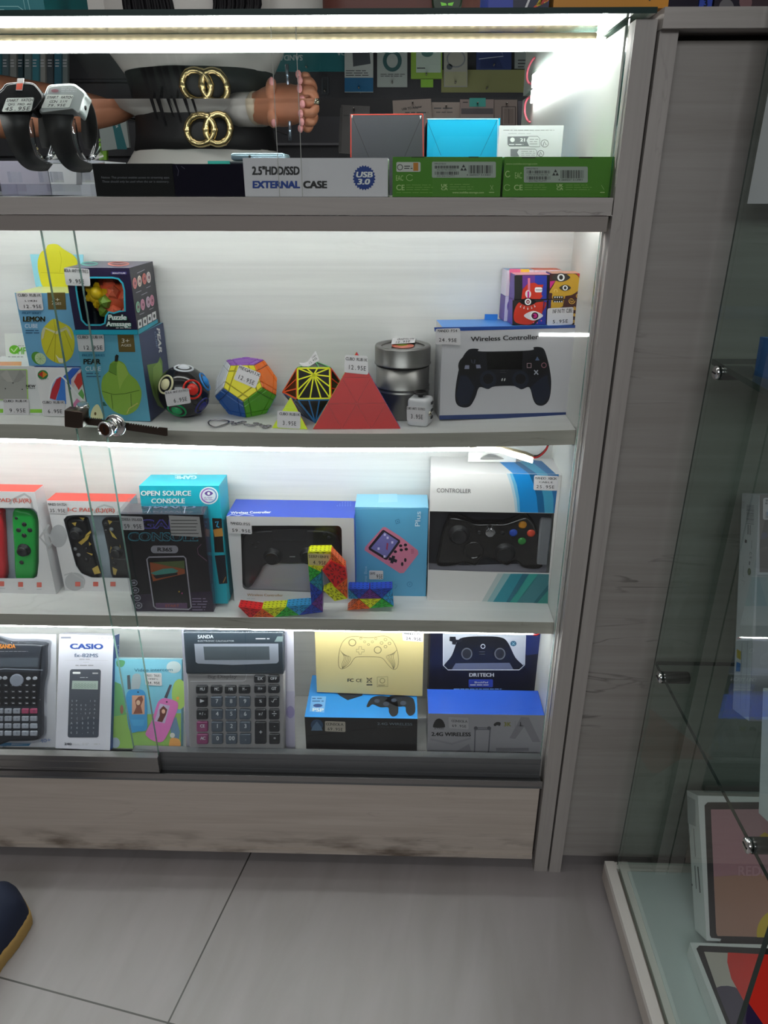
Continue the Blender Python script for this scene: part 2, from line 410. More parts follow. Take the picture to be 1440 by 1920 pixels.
def price(parent, face, quad, lines, lift=6, paper=None, ink=None, bold=.012):
    """a stuck-on price label: quad is its four corners (tl, tr, br, bl) in the face's crop pixels; lines are (text, u0, v, u1, h) in label fractions"""
    mb = MB(); F = Face(mb, face.O, face.n, face.view, face.mir); paper = paper or PAPER; ink = ink or INK
    tl, tr, br, bl = [V3((a, b)) for a, b in quad]
    def q(u, v): t = tl.lerp(tr, u); b = bl.lerp(br, u); return tuple(t.lerp(b, v))
    R = [(max(0, min(1, x)), max(0, min(1, y))) for x, y in rr(0, 0, 1, 1, .08, 3)]
    asp = (tr-tl).length/max(1, (bl-tl).length)
    R = []
    for x, y in rr(0, 0, asp, 1, .1, 3): R.append(q(x/asp, y))
    P = [F.pt(x, y, lift) for x, y in R]
    if F.flip(P): P.reverse()
    N = len(P); Q = [F.pt(x, y, lift-1.2) for x, y in R]
    if F.flip(Q): Q.reverse()
    mb.add(P+Q, [tuple(range(N))]+[(i, N+i, N+(i+1) % N, (i+1) % N) for i in range(N)], paper)
    for t, u0, v, u1, h in lines:
        a = q(u0, v); b = q(u1, v); c = q(u0, v-h)
        F.text(t, a[0], a[1], b[0], b[1], 1, ink, L=lift+1, bold=bold, mono=True, up=(c[0]-a[0], c[1]-a[1]))
    return mb.build('price_label', parent)
# ================================================================== the room
WOOD_X = wood('whitewashed_oak_across', 'aea9a5', '9f9a95', '3c3531', 'X')
WOOD_Z = wood('whitewashed_oak_upright', 'aaa5a1', '9e9995', '3c3531', 'Z', crk=.15)
WOOD_P = wood('whitewashed_oak_panel', 'a19d99', '928d88', '2a2523', 'X', .7, crk=.8)
WOOD_K = wood('worn_oak_plinth', 'c2b8ae', 'b2a79c', '6d6057', 'X', .9, crk=.3)
WHITE_W = wood('white_ash_board', 'dadad8', 'cdcdcc', '9a9894', 'X', .8, crk=.14)
WHITE = mat('d8d8d4', .45)
ALU = mat('8d8b8a', .32, .85); ALU_D = mat('6c6e70', .4, .45); ALU_T = mat('958e89', .45, .3); BLACK = mat('0c0c0d', .4)
CHROME = mat('d8d8d8', .12, 1); STEEL = mat('9a9690', .3, .9)
GLASS = glass_mat('clear_pane', (.93, .965, .95), 1.45); GLASS_G = glass_mat('greenish_pane', (.80, .88, .845))
GLASS_TOP = glass_mat('counter_top_pane', (.34, .46, .44), 1.62, 0, 1.6)
EDGE = mat('1d4a44', .15, 0, .8); EDGE_L = mat('6f8f86', .15, 0, .8)
LED_C = (.98, 1.0, .985)
FZ = -.017   # floor level: the plinth hangs a little above it
fl = MB(); fl.box((-4, -4, -.04), (4, 4, 0), floor_mat())
fo = fl.build('floor', origin=(0, 0, -.0)); struct(fo)
# the tile grid runs 12 degrees off the counter, with a joint crossing at (-.245, -.2187)
a = math.radians(-11.96); ca, sa = math.cos(a), math.sin(a)
for v in fo.data.vertices:
    x, y = v.co.x+0.2492, v.co.y+0.2087; v.co.x = x*ca+y*sa; v.co.y = -x*sa+y*ca
fo.location = (-0.2492, -0.2087, FZ); fo.rotation_euler = (0, 0, a)
wallm = mat('8c8a88', .7, noise=4); dark_slat = mat('26262b', .55)
for nm, lo, hi, m in (('wall_left', (-2.2, -3, FZ), (-2.1, 1.72, 2.6), wallm), ('wall_right', (1.5, -3, FZ), (1.6, 1.72, 2.6), wallm),
                      ('wall_front', (-2.2, -3.1, FZ), (1.6, -3, 2.6), mat('55534f', .7, noise=4)), ('wall_back', (-2.2, 1.72, FZ), (1.6, 1.8, 2.6), mat('4a4a50', .7, noise=4)),
                      ('ceiling', (-2.2, -3.1, 2.6), (1.6, 1.8, 2.66), mat('b8b8b5', .8, noise=4))):
    b = MB(); b.box(lo, hi, m); struct(b.build(nm))
b = MB()
for i in range(21):
    z = .30 + i*.10
    b.box((-2.0, 1.70, z), (1.45, 1.719, z+.088), dark_slat)
tag(b.build('slatwall_panel'), 'dark grey slatwall carrying the hanging accessory packs behind the counter', 'slatwall')

# ================================================================== the glass counter
ZF = .8105      # floor of the upper case
XL = -1.0       # left end, out of the picture
GT = .944
ctr = thing('display_counter', 'whitewashed wooden shop counter with glass top, lit shelves and sliding glass doors', 'counter', (-.4, .3, 0))
b = MB(); b.box((.1825, -.003, FZ), (.2, .60, .9415), WOOD_Z); b.build('side_panel', ctr)
b = MB(); b.box((.1805, .020, .5), (.1824, .60, .9412), WHITE); b.box((.1805, .020, .126), (.1824, .134, .5), WHITE); b.build('side_lining', ctr, 'white lining of the side panel')
b = MB(); b.box((XL-.018, -.003, FZ), (XL, .60, .9415), WOOD_Z); b.build('side_panel', ctr)
b = MB(); b.box((XL, -.004, .7962), (.1812, .60, ZF), WOOD_X); b.build('case_floor', ctr)
b = MB(); b.box((XL, -.002, .7825), (.1790, .022, .7955), ALU_T); b.build('door_track', ctr, 'grey metal track along the top of the doors')
# sagging shelf boards
def sag(x): t = (x+.10)/.29; return -.0070*max(0, 1-t*t) if x > -.40 else -.007*max(-.5, 1-t*t)*0
def s1(x): return .5890 + sag(x)
S2 = .3532; S3 = .1570
def board(name, z, yf, yb, th, sagging):
    b = MB(); N = 40; vs = []; xs = [XL + (.1800-XL)*i/N for i in range(N+1)]
    for x in xs:
        dz = sag(x) if sagging else 0
        vs += [(x, yf, z+dz), (x, yb, z+dz), (x, yb, z-th+dz), (x, yf, z-th+dz)]
    top, fr = [], []
    for i in range(N):
        a, c = 4*i, 4*i+4
        top += [(a, c, c+1, a+1), (a+3, a+2, c+2, c+3), (a+1, c+1, c+2, a+2)]; fr.append((a, a+3, c+3, c))
    b.add(vs, top+[(0, 1, 2, 3), (4*N, 4*N+3, 4*N+2, 4*N+1)], WHITE_W); b.add(vs, fr, SHELF_F)
    return b.build(name, ctr)
SHELF_F = wood('shelf_edge_banding', 'b4b0a6', '9c988e', '5d5a50', 'X')
board('shelf', .5890, .030, .1345, .0160, True)
board('shelf', S2, .030, .1345, .0160, False)
b = MB(); b.box((XL, .022, .141), (.1805, .1345, S3), WHITE_W); b.build('case_floor', ctr, 'white floor of the lower case')
b = MB(); b.box((XL, .135, .126), (.1805, .15, .796), WHITE_W); b.build('back_panel', ctr)
b = MB(); b.box((XL, .003, .0005), (.1790, .018, .1312), WOOD_K)
b.box((XL, .001, .0005), (.1790, .003, .008), WOOD_K); b.build('plinth', ctr); add_dirt(WOOD_K, .0, .045, '5d5044')
b = MB(); b.box((XL, -.006, .1314), (.1795, .020, .1350), ALU_D); b.box((XL, -.0062, .1350), (.1795, -.0048, .1425), ALU)
b.box((XL, .0135, .135), (.1795, .0150, .150), ALU_D); b.box((XL, .019, .132), (.1795, .0215, .156), ALU_D); b.build('bottom_rail', ctr, 'grooved aluminium rail under the doors')
b = MB()
for x in (-.9, -.45, .0): b.box((x, .08, FZ), (x+.05, .13, .0), BLACK)
b.box((XL, .135, FZ), (.18, .15, .126), BLACK); b.box((XL, .024, FZ), (.18, .03, .0), BLACK)  # thin front strip is black to stand in for the shade under the plinth
b.build('foot', ctr)
# sliding doors: left one in front, right one behind, each in an aluminium shoe
def door(x0, x1, y, zb, shoe):
    b = MB(); t = .0045
    b.add([(x0, y, zb), (x1, y, zb), (x1, y, .790), (x0, y, .790)], [(0, 1, 2, 3)], GLASS)
    e = [(x0, y, zb), (x0, y+t, zb), (x0, y+t, .790), (x0, y, .790)]; b.add(e, [(0, 1, 2, 3)], EDGE_L)
    e = [(x1, y, zb), (x1, y+t, zb), (x1, y+t, .790), (x1, y, .790)]; b.add(e, [(0, 1, 2, 3)], EDGE_L)
    o = b.build('sliding_door', ctr)
    s = MB(); zt = zb+.0005; z_ = .1415 if shoe is ALU else .1375
    s.box((x0, y-.0038, z_), (x1, y+.0068, zt), shoe)
    for za, zc in ((z_+.003, z_+.006), (zt-.011, zt-.008)): s.box((x0, y-.0046, za), (x1, y-.0038, zc), shoe)
    so = s.build('door_shoe', ctr); so.parent = o; so.location = (0, 0, 0)
    return o
door(XL+.005, -.3020, .0000, .1660, ALU)
door(-.3370, .1775, .0100, .1670, ALU_D)
# glass of the upper case
b = MB(); b.add([(XL, .004, ZF), (.1790, .004, ZF), (.1790, .004, .9435), (XL, .004, .9435)], [(0, 1, 2, 3)], GLASS)
b.add([(.1755, .004, ZF), (.1795, .004, ZF), (.1795, .008, ZF), (.1795, .008, .9435), (.1795, .004, .9435), (.1755, .004, .9435)], [(1, 2, 3, 4)], EDGE)
for px in (515, 560):
    x = atY(px, 200, .004).x; b.add([(x, .0036, ZF), (x+.0006, .0036, ZF), (x+.0006, .0036, .9435), (x, .0036, .9435)], [(0, 1, 2, 3)], mat('a9aca6', .2, 0, .8))
b.build('front_glass', ctr)
b = MB(); x0, x1, y0, y1, z0, z1 = XL-.02, .1965, -.010, .597, GT+.0002, .9485
b.add([(x0, y0, z0), (x1, y0, z0), (x1, y1, z0), (x0, y1, z0)], [(0, 3, 2, 1)], GLASS_TOP)
b.add([(x0, y0, z1), (x1, y0, z1), (x1, y1, z1), (x0, y1, z1)], [(0, 1, 2, 3)], GLASS)
for q in ([(x0, y0), (x1, y0)], [(x1, y0), (x1, y1)], [(x1, y1), (x0, y1)], [(x0, y1), (x0, y0)]):
    (a0, b0), (a1, b1) = q; b.add([(a0, b0, z0), (a1, b1, z0), (a1, b1, z1), (a0, b0, z1)], [(0, 1, 2, 3)], mat('0d2c29', .35, 0, .25))
b.build('glass_top', ctr)
# the front glass is two overlapping panes
# ================================================================== light strips
OLIVE = mat('8a8068', .45); RED = mat('c01818', .35); PINK_W = mat('d96a7a', .35)
ls = thing('led_strip', 'long bright white light strip with small diodes under the front of the glass top', 'light strip', (-.4, .07, .93))
b = MB(); b.box((XL+.01, .066, .9390), (.168, .074, .9438), OLIVE); b.build('mounting_rail', ls)
b = MB(); b.box((XL+.01, .0655, .9308), (.168, .0745, .9389), led_mat('led_white', LED_C, LED_UPPER)); b.build('light_tape', ls)
b = MB()
x = XL+.02
while x < .165:
    b.box((x, .0640, .9365), (x+.004, .0655, .9378), led_mat('led_diode', (1, .96, .9), 60) if x < XL+.021 else dm); dm = b.mats[0]; x += .0095
b.build('diode_row', ls)
ls = thing('led_strip', 'light strip glaring along the right wall of the top case, ending in a red wire', 'light strip', (.175, .3, .92))
b = MB(); b.box((.1755, .080, .9270), (.1790, .485, .9425), led_mat('led_side', LED_C, LED_CORNER)); b.build('light_tape', ls)
b = MB(); p = [(.178, .485, .932), (.176, .500, .936), (.172, .508, .930), (.172, .510, .918), (.176, .508, .908), (.179, .5, .904)]
b.tube(spline(p, 5, False), .0016, PINK_W, 8); b.build('red_wire', ls)
# strip under the middle shelf: taped under the sagging board, its right end hanging loose
def tape(path, h, m, name, par):
    b = MB(); vs = []
    for p in path:
        x, y, z = p[:3]; hh = p[3] if len(p) > 3 else h
        vs += [(x, y, z), (x, y+.0022, z), (x, y+.0022, z-hh), (x, y, z-hh)]
    fs = []
    for i in range(len(path)-1):
        a, c = 4*i, 4*i+4
        for k in range(4): fs.append((a+k, a+(k+1) % 4, c+(k+1) % 4, c+k))
    fs += [(3, 2, 1, 0), (len(vs)-4, len(vs)-3, len(vs)-2, len(vs)-1)]
    b.add(vs, fs, m); return b.build(name, par)
ls = thing('led_strip', 'white light strip under the upper shelf, its right end drooping with two wires', 'light strip', (-.3, .035, .56))
lm = led_mat('led_shelf', (.97, 1.0, .99), LED_SHELF)
path = [(XL+.01+i*.05, .037, s1(XL+.01+i*.05)-.0163) for i in range(22)]
xe = path[-1][0]
pe = [atY(1010-720+720 if False else q[0], q[1], .033) for q in ((905, 838), (940, 842), (970, 852), (999, 861))]
path = [p for p in path if p[0] < pe[0].x-.01]
path = [(p[0], p[1], p[2], .0062) for p in path] + [(q.x, q.y, q.z+.001, .0055) for q in pe]
tape(path, .0062, lm, 'light_tape', ls)
b = MB(); q = [atY(x, y, .036) for x, y in ((880, 836), (920, 837), (955, 843), (985, 850), (1000, 857))]
b.tube(q, .0022, OLIVE, 8); b.build('sleeve', ls, 'dull olive plastic sleeve of the strip')
for off, m in ((0, RED), (.0018, BLACK)):
    b = MB(); q = [atY(x, y, .034+off*.5) for x, y in ((1000, 858), (1008, 857), (1017, 851), (1024, 843), (1027, 836))]
    b.tube([p+V3((off*.3, 0, off)) for p in spline([tuple(p) for p in q], 4, False) for p in [V3(p)]], .0011, m, 8); b.build('wire', ls, 'red wire' if m is RED else 'black wire')
ls = thing('led_strip', 'white light strip with a bumpy lower edge under the lower shelf', 'light strip', (-.3, .035, .33))
xe = atY(1000, 1187, .034).x
tape([(XL+.01+i*(xe-XL-.01)/60, .036, S2-.0163, .0050+.0006*(i % 2)) for i in range(61)], .005, lm, 'light_tape', ls)
b = MB(); q = [atY(x, y, .034) for x, y in ((1000, 1190), (1006, 1191), (1011, 1188))]; b.tube(q, .0011, RED); b.build('wire', ls)
oc = thing('display_counter', 'counter across the aisle, seen only as a bright line mirrored in the glass', 'counter', (.9, -2.0, 0))
b = MB(); b.box((.1, -2.3, FZ), (1.4, -1.66, .95), WOOD_X); b.build('body', oc)
b = MB(); q0 = atY(1010, 627, 1.68); q1 = atY(1106, 626, 1.68); b.box((q0.x, -1.659, q0.z-.006), (q1.x, -1.655, q0.z+.006), led_mat('led_aisle', (.95, 1, .98), 30)); b.build('light_tape', oc)
ls = thing('led_strip', 'white light strip hidden behind the track at the top of the shelf case', 'light strip', (-.3, .035, .78))
tape([(XL+.01, .034, .7958), (.175, .034, .7958)], .007, led_mat('led_track', (.97, 1, .99), LED_SHELF*.6), 'light_tape', ls)

# ================================================================== the neighbouring counter end
nb = thing('storage_counter', 'plain whitewashed counter end with framed oak panel, right of the display counter', 'counter', (.4, .05, 0))
b = MB(); b.box((.2025, -.004, FZ), (.2175, .015, .934), WOOD_Z); b.build('frame_post', nb)
b = MB(); b.box((.2022, -.010, .9342), (.95, .45, .9485), WOOD_X); b.build('counter_top', nb)
b = MB(); b.box((.2177, .008, .001), (.95, .022, .9285), WOOD_P); b.build('end_panel', nb)
b = MB(); b.box((.2177, .024, .9287), (.95, .03, .9340), BLACK); b.build('shadow_gap_strip', nb)
b = MB(); b.box((.2025, .030, FZ), (.2175, .45, .934), WOOD_Z); b.build('side_panel', nb)

# ================================================================== the glass showcase standing before it
XS = .2800; YB = -.0285; YF = -.3190
sc = thing('glass_showcase', 'floor standing glass showcase with clear shelves on black clips, far right', 'showcase', (.5, -.17, 0))
BW = mat('c9c5c0', .4); BE = mat('a89f98', .5)
b = MB(); b.box((.2655, -.40, 0), (.90, YB+.004, .022), BE); b.box((.2655, -.40, .022), (.2775, YB+.004, .030), BW); b.box((.2820, -.40, .022), (.90, YB-.006, .030), BW)
b.box((.2775, YB-.006, .022), (.90, YB+.004, .0285), BW); b.box((.2755, -.395, FZ), (.90, YB-.002, 0), mat('4a4744', .6)); b.build('base', sc)
b = MB(); b.box((.290, -.38, .030), (.89, YB-.012, .0315), mat('b9c3c3', .25)); b.build('base_inlay', sc)
def pane(name, pts, edges, m=GLASS_G):
    b = MB(); b.add(pts, [(0, 1, 2, 3)], m)
    for e in edges: b.add(e, [(0, 1, 2, 3)], mat('223530', .15, 0, .8))
    return b.build(name, sc)
t = .0045
pane('side_pane', [(XS, YF, .026), (XS, YB, .026), (XS, YB, 1.9), (XS, YF, 1.9)],
     [[(XS, YF, .026), (XS+t, YF, .026), (XS+t, YF, 1.9), (XS, YF, 1.9)], [(XS, YB, .026), (XS+t*.3, YB, .026), (XS+t*.3, YB, 1.9), (XS, YB, 1.9)]])
pane('back_pane', [(XS+.002, YB+.001, .028), (.9, YB+.001, .028), (.9, YB+.001, 1.9), (XS+.002, YB+.001, 1.9)],
     [[(XS+.0045, YB-.001, .028), (XS+.0052, YB+.001, .028), (XS+.0052, YB+.001, 1.9), (XS+.0045, YB-.001, 1.9)]])
for z in (.3440, .6765):
    x0 = XS+.001
    b = MB(); b.add([(x0, YF+.012, z), (.89, YF+.012, z), (.89, YB-.002, z), (x0, YB-.002, z)], [(0, 1, 2, 3)], glass_mat('shelf_pane_%d' % (z*100), (.80, .87, .84), 1.45))
    for e in ([(x0, YF+.012), (x0, YB-.002)], [(x0, YB-.002), (.89, YB-.002)], [(x0, YF+.012), (.89, YF+.012)]):
        (a0, b0), (a1, b1) = e; b.add([(a0, b0, z), (a1, b1, z), (a1, b1, z-.005), (a0, b0, z-.005)], [(0, 1, 2, 3)], mat('1b2b27', .15, 0, .8))
    b.build('glass_shelf', sc)
def clip(px, py, z):
    q = atX(px, py, XS); b = MB()
    b.lathe((XS-.004, q.y, z), (1, 0, 0), [(.0045, 0), (.0062, .001), (.0062, .0035), (.005, .004)], CHROME, 20)
    b.lathe((XS, q.y, z), (1, 0, 0), [(.0062, 0), (.0065, .001), (.0065, .028), (.0055, .029)], mat('1a1f1e', .4), 20)
    b.box((XS-.0044, q.y-.0035, z-.0006), (XS-.0038, q.y+.0035, z+.0006), BLACK)
    b.build('shelf_clip', sc)
for px, py in ((1347, 699), (1240, 1270), (1406, 1585)):
    clip(px, py, atX(px, py, XS).z)
# ================================================================== crops of the photograph used for measuring
C4 = (0, 420, 4.5); C5 = (280, 600, 5.143); C6 = (500, 600, 4.364); C7 = (780, 480, 4.0); C8 = (0, 840, 3.2727)
B1 = (400, 880, 3.4286); B2 = (780, 820, 4.5); B3 = (0, 1160, 4.2353); B4 = (320, 1160, 5.1429); B5 = (540, 1160, 2.7692)
U1 = (0, 0, 3.0); U2 = (440, 0, 3.6); U3 = (800, 0, 3.2727); UW = (0, 130, 6.0); R3 = (1100, 1200, 2.6667); RR2 = (1130, 600, 2.743)
def VP(view, x, y): return (view[0]+x/view[2], view[1]+y/view[2])
def zs1(view, x, y):
    z = .585
    for _ in range(5): z = s1(atZ(*VP(view, x, y), z).x)
    return z
def fit_depth(c, d, back=.1338):
    """never deeper than the back wall allows"""
    far = max((c.A - c.n*d).y, (c.A+c.u*c.w - c.n*d).y)
    return d - max(0, far-back)/max(.2, -c.n.y)
def carton(name, label, cat, bl, br, tl, z, depth, view, cols, group=None, back=None, **kw):
    c0 = Carton(bl, br, tl, z, depth, view=view, **{k: v for k, v in kw.items() if k != 'hollow'})
    if back: depth = fit_depth(c0, depth, back)
    c = Carton(bl, br, tl, z, depth, view=view, cols=cols, **kw)
    c.t = thing(name, label, cat, c.base(), group)
    c.t.rotation_euler = (0, 0, 0)
    return c
def m_(c, rough=.38, **k): return mat(c, rough, **k)
white = m_('e8e8ea'); wht = m_('f4f4f4'); black = m_('0b0b0d', .3); grey = m_('8e8e92'); lgrey = m_('bdbdc2'); dgrey = m_('3a3b40')

# ---------- white and green cube box at the far left
z = zs1(C4, 200, 1612)
ACID = m_('8fd13c')
c = carton('puzzle_box', 'white and lime puzzle box marked NEW at the far left of the top shelf', 'box',
           (-90, 1606), (366, 1614), (-160, 1196), z, .048, C4, {'all': m_('e2e3e4'), 'inside': m_('cfd0d0')}, back=.1335)
F = c.front
F.rect(-80, 1225, 232, 1488, m_('b9e27a'), 1, r=12, sk=8); F.rect(-80, 1232, 222, 1480, m_('a9a8a2'), 2, r=10, sk=8)
F.poly([(5, 1270), (60, 1225), (112, 1335), (60, 1330)], m_('b7b5ae'), 3); F.poly([(112, 1335), (170, 1228), (215, 1280), (160, 1330)], m_('9c9b96'), 3)
for x, y in ((112, 1340), (48, 1388), (190, 1394)): F.ell(x, y, 6, 5, INK, 4, n=8)
F.line([(10, 1310), (112, 1340), (200, 1310)], 2, m_('8c8b86'), 3)
F.text('NEW', 222, 1378, 300, 1378, 24, INK, bold=.03); F.fine(226, 1381, 304, 1392, 1, INK)
F.rect(-60, 1560, 28, 1592, ACID, 2); F.rect(255, 1562, 356, 1592, ACID, 2)
T = c.top; T.poly([(-60, 1196), (180, 1196), (182, 1162), (-40, 1164)], m_('e79a62'), 1)
c.mb.build('carton', c.t)
price(c.t, F, [(30, 1475), (245, 1475), (252, 1605), (42, 1605)], [('CUBO RUBIK', .02, .2, .95, .16), ('9.95E', .2, .86, .88, .26)])
b = MB(); O = c.P(0, 0, c.d*.9); F2 = Face(b, O, c.n, C4)
P = [F2.pt(*p) for p in ((37, 925), (330, 925), (330, 1200), (55, 1200))]; Q = [p - c.n*.0012 for p in P]
for p in P+Q: pass
b.add(P+Q, [(0, 3, 2, 1), (4, 5, 6, 7), (0, 1, 5, 4), (1, 2, 6, 5), (2, 3, 7, 6), (3, 0, 4, 7)], m_('e9ece6'))
G = m_('6cc02e'); F2.ell(122, 1060, 44, 38, G, 1); F2.line([(95, 1052), (118, 1078), (150, 1040)], 10, m_('cfe6b0'), 2)
F2.text('MF', 152, 1098, 220, 1098, 62, G, bold=.02); F2.fine(155, 1022, 215, 1034, 1, grey); F2.fine(70, 1112, 215, 1128, 1, grey)
b.build('header_card', c.t)

# ---------- white box with the coloured rhombs
z = zs1(C4, 400, 1622)
c = carton('puzzle_box', 'white puzzle box with curved red, blue and pink pattern, under the lemon box', 'box',
           (368, 1621), (745, 1628), (285, 1206), z, .048, C4, {'all': m_('eceaea'), 'top': m_('27408f')}, back=.1335)
F = c.front
def inw(P, x0, x1): return P
F.ell(362, 1272, 44, 40, m_('3d8a48'), 1); F.poly([(322, 1268), (362, 1240), (362, 1296)], m_('c33a2e'), 2); F.poly([(362, 1240), (402, 1268), (362, 1300)], m_('e0902a'), 3); F.text('QIYI', 334, 1312, 408, 1312, 11, grey)
F.poly([(415, 1480), (420, 1420), (455, 1320), (505, 1280), (545, 1300), (560, 1500), (480, 1492)], m_('a9c0e6'), 1)
F.poly([(420, 1470), (440, 1390), (478, 1310), (520, 1285), (505, 1380), (470, 1484)], m_('c22f3c'), 2)
F.poly([(505, 1380), (520, 1290), (548, 1320), (560, 1520), (475, 1484)], m_('3f7fd6'), 2)
F.poly([(530, 1290), (610, 1215), (680, 1215), (600, 1310), (600, 1400)], m_('2f63c8'), 1)
F.poly([(600, 1330), (640, 1262), (690, 1222), (660, 1330), (615, 1380)], m_('e7c9cc'), 2)
F.poly([(625, 1330), (655, 1265), (684, 1250), (699, 1350), (665, 1400)], m_('cf3b34'), 3)
F.poly([(660, 1430), (690, 1390), (712, 1440), (700, 1500)], m_('6db25a'), 2); F.poly([(608, 1530), (650, 1470), (730, 1540), (735, 1600)], m_('d67fa9'), 2)
F.line(spline([(415, 1480), (440, 1350), (500, 1282), (560, 1320), (640, 1420), (735, 1520)], 6, False), 13, wht, 4)
c.mb.build('carton', c.t)
price(c.t, F, [(358, 1488), (550, 1488), (556, 1612), (372, 1612)], [('CUBO RUBIK', .02, .2, .98, .17), ('6.95E', .2, .85, .88, .26)])
zb = z + c.h

# ---------- lemon cube box on it
LB = m_('6fa9cf'); NAVY = m_('2e3a6b'); LEM = m_('cdc52c'); BRN = m_('6c5a2e')
c = carton('fruit_cube_box', 'light blue LEMON CUBE box with a big lemon shaped header card', 'box',
           (246, 1196), (722, 1203), (125, 580), zb+.0004, .060, C4, {'all': LB, 'right': NAVY, 'top': m_('c9cf92'), 'inside': LB}, back=.1335)
F = c.front
F.rect(398, 578, 550, 722, BRN, 1, sk=10); F.text('3+', 440, 655, 502, 655, 36, m_('e6e2d6')); F.text('AGES', 440, 680, 518, 680, 20, m_('e6e2d6'))
F.text('FRUIT SERIES', 188, 760, 348, 760, 18, m_('2b5f86'), bold=.01); F.text('LEMON', 198, 822, 380, 822, 44, m_('1d1c10'), bold=.05)
F.text('LEMON', 200, 820, 380, 820, 40, m_('b9b24a'), 2, bold=.055); F.text('CUBE', 212, 876, 320, 876, 36, m_('dfe6ea')); F.fine(218, 888, 340, 928, 2, m_('36587a'), th=.4)
lp = spline([(455, 800), (520, 830), (600, 880), (630, 990), (610, 1110), (540, 1172), (470, 1168), (390, 1110), (350, 1000), (355, 900), (400, 840)], 5)
F.poly(lp, m_('d2ca33'), 1)
F.poly([(372, 870), (470, 905), (560, 860), (590, 900), (612, 975), (598, 960), (560, 890), (480, 930), (385, 885), (368, 960), (352, 975), (356, 900)], m_('cfcba4'), 2)
for L in ([(470, 905), (462, 1165)], [(392, 1100), (470, 905)], [(612, 1080), (545, 900)], [(455, 800), (470, 905), (560, 870)]): F.line(L, 3, m_('8e8a2a'), 3)
F.poly([(470, 1100), (500, 1130), (545, 1135), (530, 1172), (500, 1168)], m_('e1ddc0'), 3)
F.ell(320, 1132, 62, 46, m_('5c9c3c'), 1, rot=.8); F.ell(342, 1136, 52, 44, m_('c9dfae'), 2, rot=.9)
for a in range(0, 360, 45): F.line([(342, 1136), (342+40*math.cos(math.radians(a)), 1136+36*math.sin(math.radians(a)))], 2, m_('8cb56a'), 3)
c.mb.build('carton', c.t)
price(c.t, F, [(135, 578), (352, 578), (372, 726), (165, 726)], [('CUBO RUBIK', .08, .22, .98, .17), ('LIMON', .3, .52, .78, .11), ('12.95E', .18, .88, .96, .2)])
b = MB(); O = c.P(0, 0, c.d*.86); F2 = Face(b, O, c.n, C4)
def card(F2, pts, th, m, n):
    P = [F2.pt(*p) for p in pts]
    if F2.flip(P): P.reverse()
    N = len(P); Q = [p - n*th for p in P]
    F2.mb.add(P+Q, [tuple(range(N)), tuple(reversed(range(N, 2*N)))] + [(i, i+N, (i+1) % N+N, (i+1) % N) for i in range(N)], m)
card(F2, [(252, 255), (700, 258), (700, 600), (330, 600), (300, 520)], .0012, m_('8cc9dc'), c.n)
F2 = Face(b, O + c.n*.0014, c.n, C4)
card(F2, spline([(400, 180), (440, 168), (485, 175), (530, 210), (640, 290), (640, 400), (560, 540), (380, 540), (330, 430), (318, 320), (345, 240), (385, 215)], 5), .0012, LEM, c.n)
F2.line([(505, 230), (520, 300), (505, 410)], 3, m_('9f9a1a'), 1); F2.line([(345, 410), (640, 420)], 3, m_('9f9a1a'), 1)
b.build('header_card', c.t)

# ---------- pear cube box
z = zs1(C4, 1000, 1660)
c = carton('fruit_cube_box', 'light blue PEAR CUBE box with navy side, under the ball puzzle box', 'box',
           (760, 1654), (1270, 1665), (640, 926), z, .073, C4, {'all': m_('5fa9c4'), 'right': m_('37426b'), 'top': m_('5fa9c4')}, back=.1335)
F = c.front
F.rect(990, 930, 1128, 1080, BRN, 1, sk=14); F.text('3+', 1028, 1002, 1092, 1002, 38, m_('e6e2d6')); F.text('AGES', 1022, 1032, 1108, 1032, 21, m_('e6e2d6'))
F.text('FRUIT SERIES', 695, 1117, 886, 1117, 20, m_('2b6f96'), bold=.01); F.text('PEAR', 708, 1182, 848, 1182, 46, m_('1d1c10'), bold=.05)
F.text('CUBE', 722, 1238, 852, 1238, 38, m_('dfe6ea')); F.fine(730, 1248, 852, 1298, 2, m_('2f5f86'), th=.4)
PG = m_('8fb845')
F.poly(spline([(985, 1150), (1050, 1180), (1090, 1260), (1160, 1330), (1195, 1430), (1165, 1550), (1090, 1605), (1030, 1608), (950, 1570), (880, 1480), (855, 1380), (870, 1290), (915, 1240), (930, 1180)], 5), PG, 1)
F.poly([(1000, 1160), (1050, 1190), (1085, 1265), (1040, 1330), (1010, 1400), (995, 1300), (985, 1200)], m_('a3c455'), 2)
F.poly([(930, 1180), (985, 1160), (985, 1270), (918, 1242)], m_('6f9a38'), 2)
for L in ([(918, 1242), (985, 1275)], [(862, 1410), (960, 1438), (1060, 1430), (1178, 1402)], [(1165, 1510), (1090, 1560), (1072, 1605)], [(940, 1440), (955, 1560)], [(1105, 1430), (1110, 1540)]): F.line(L, 4, m_('3f5a1a'), 3)
F.line([(1165, 1510), (1092, 1555), (1072, 1600)], 8, m_('cfc86a'), 4)
F.poly([(970, 1160), (972, 1115), (985, 1098), (1002, 1108), (994, 1160)], m_('26231a'), 4)
F.poly(spline([(820, 1520), (850, 1560), (868, 1640), (800, 1650), (765, 1630), (780, 1560)], 4), m_('ece6b4'), 1); F.ell(805, 1600, 9, 14, m_('6a5420'), 2)
F.poly([(852, 1500), (880, 1500), (905, 1535), (870, 1535)], m_('2a6a60'), 1)
Fr = c.right
Fr.poly([(1240, 1190), (1330, 1170), (1350, 1120), (1368, 1160), (1382, 1560), (1330, 1530), (1290, 1440), (1262, 1320)], m_('7ea64a'), 1)
Fr.poly([(1290, 1210), (1345, 1150), (1362, 1200), (1370, 1520), (1320, 1440), (1290, 1320)], m_('9bc05a'), 2)
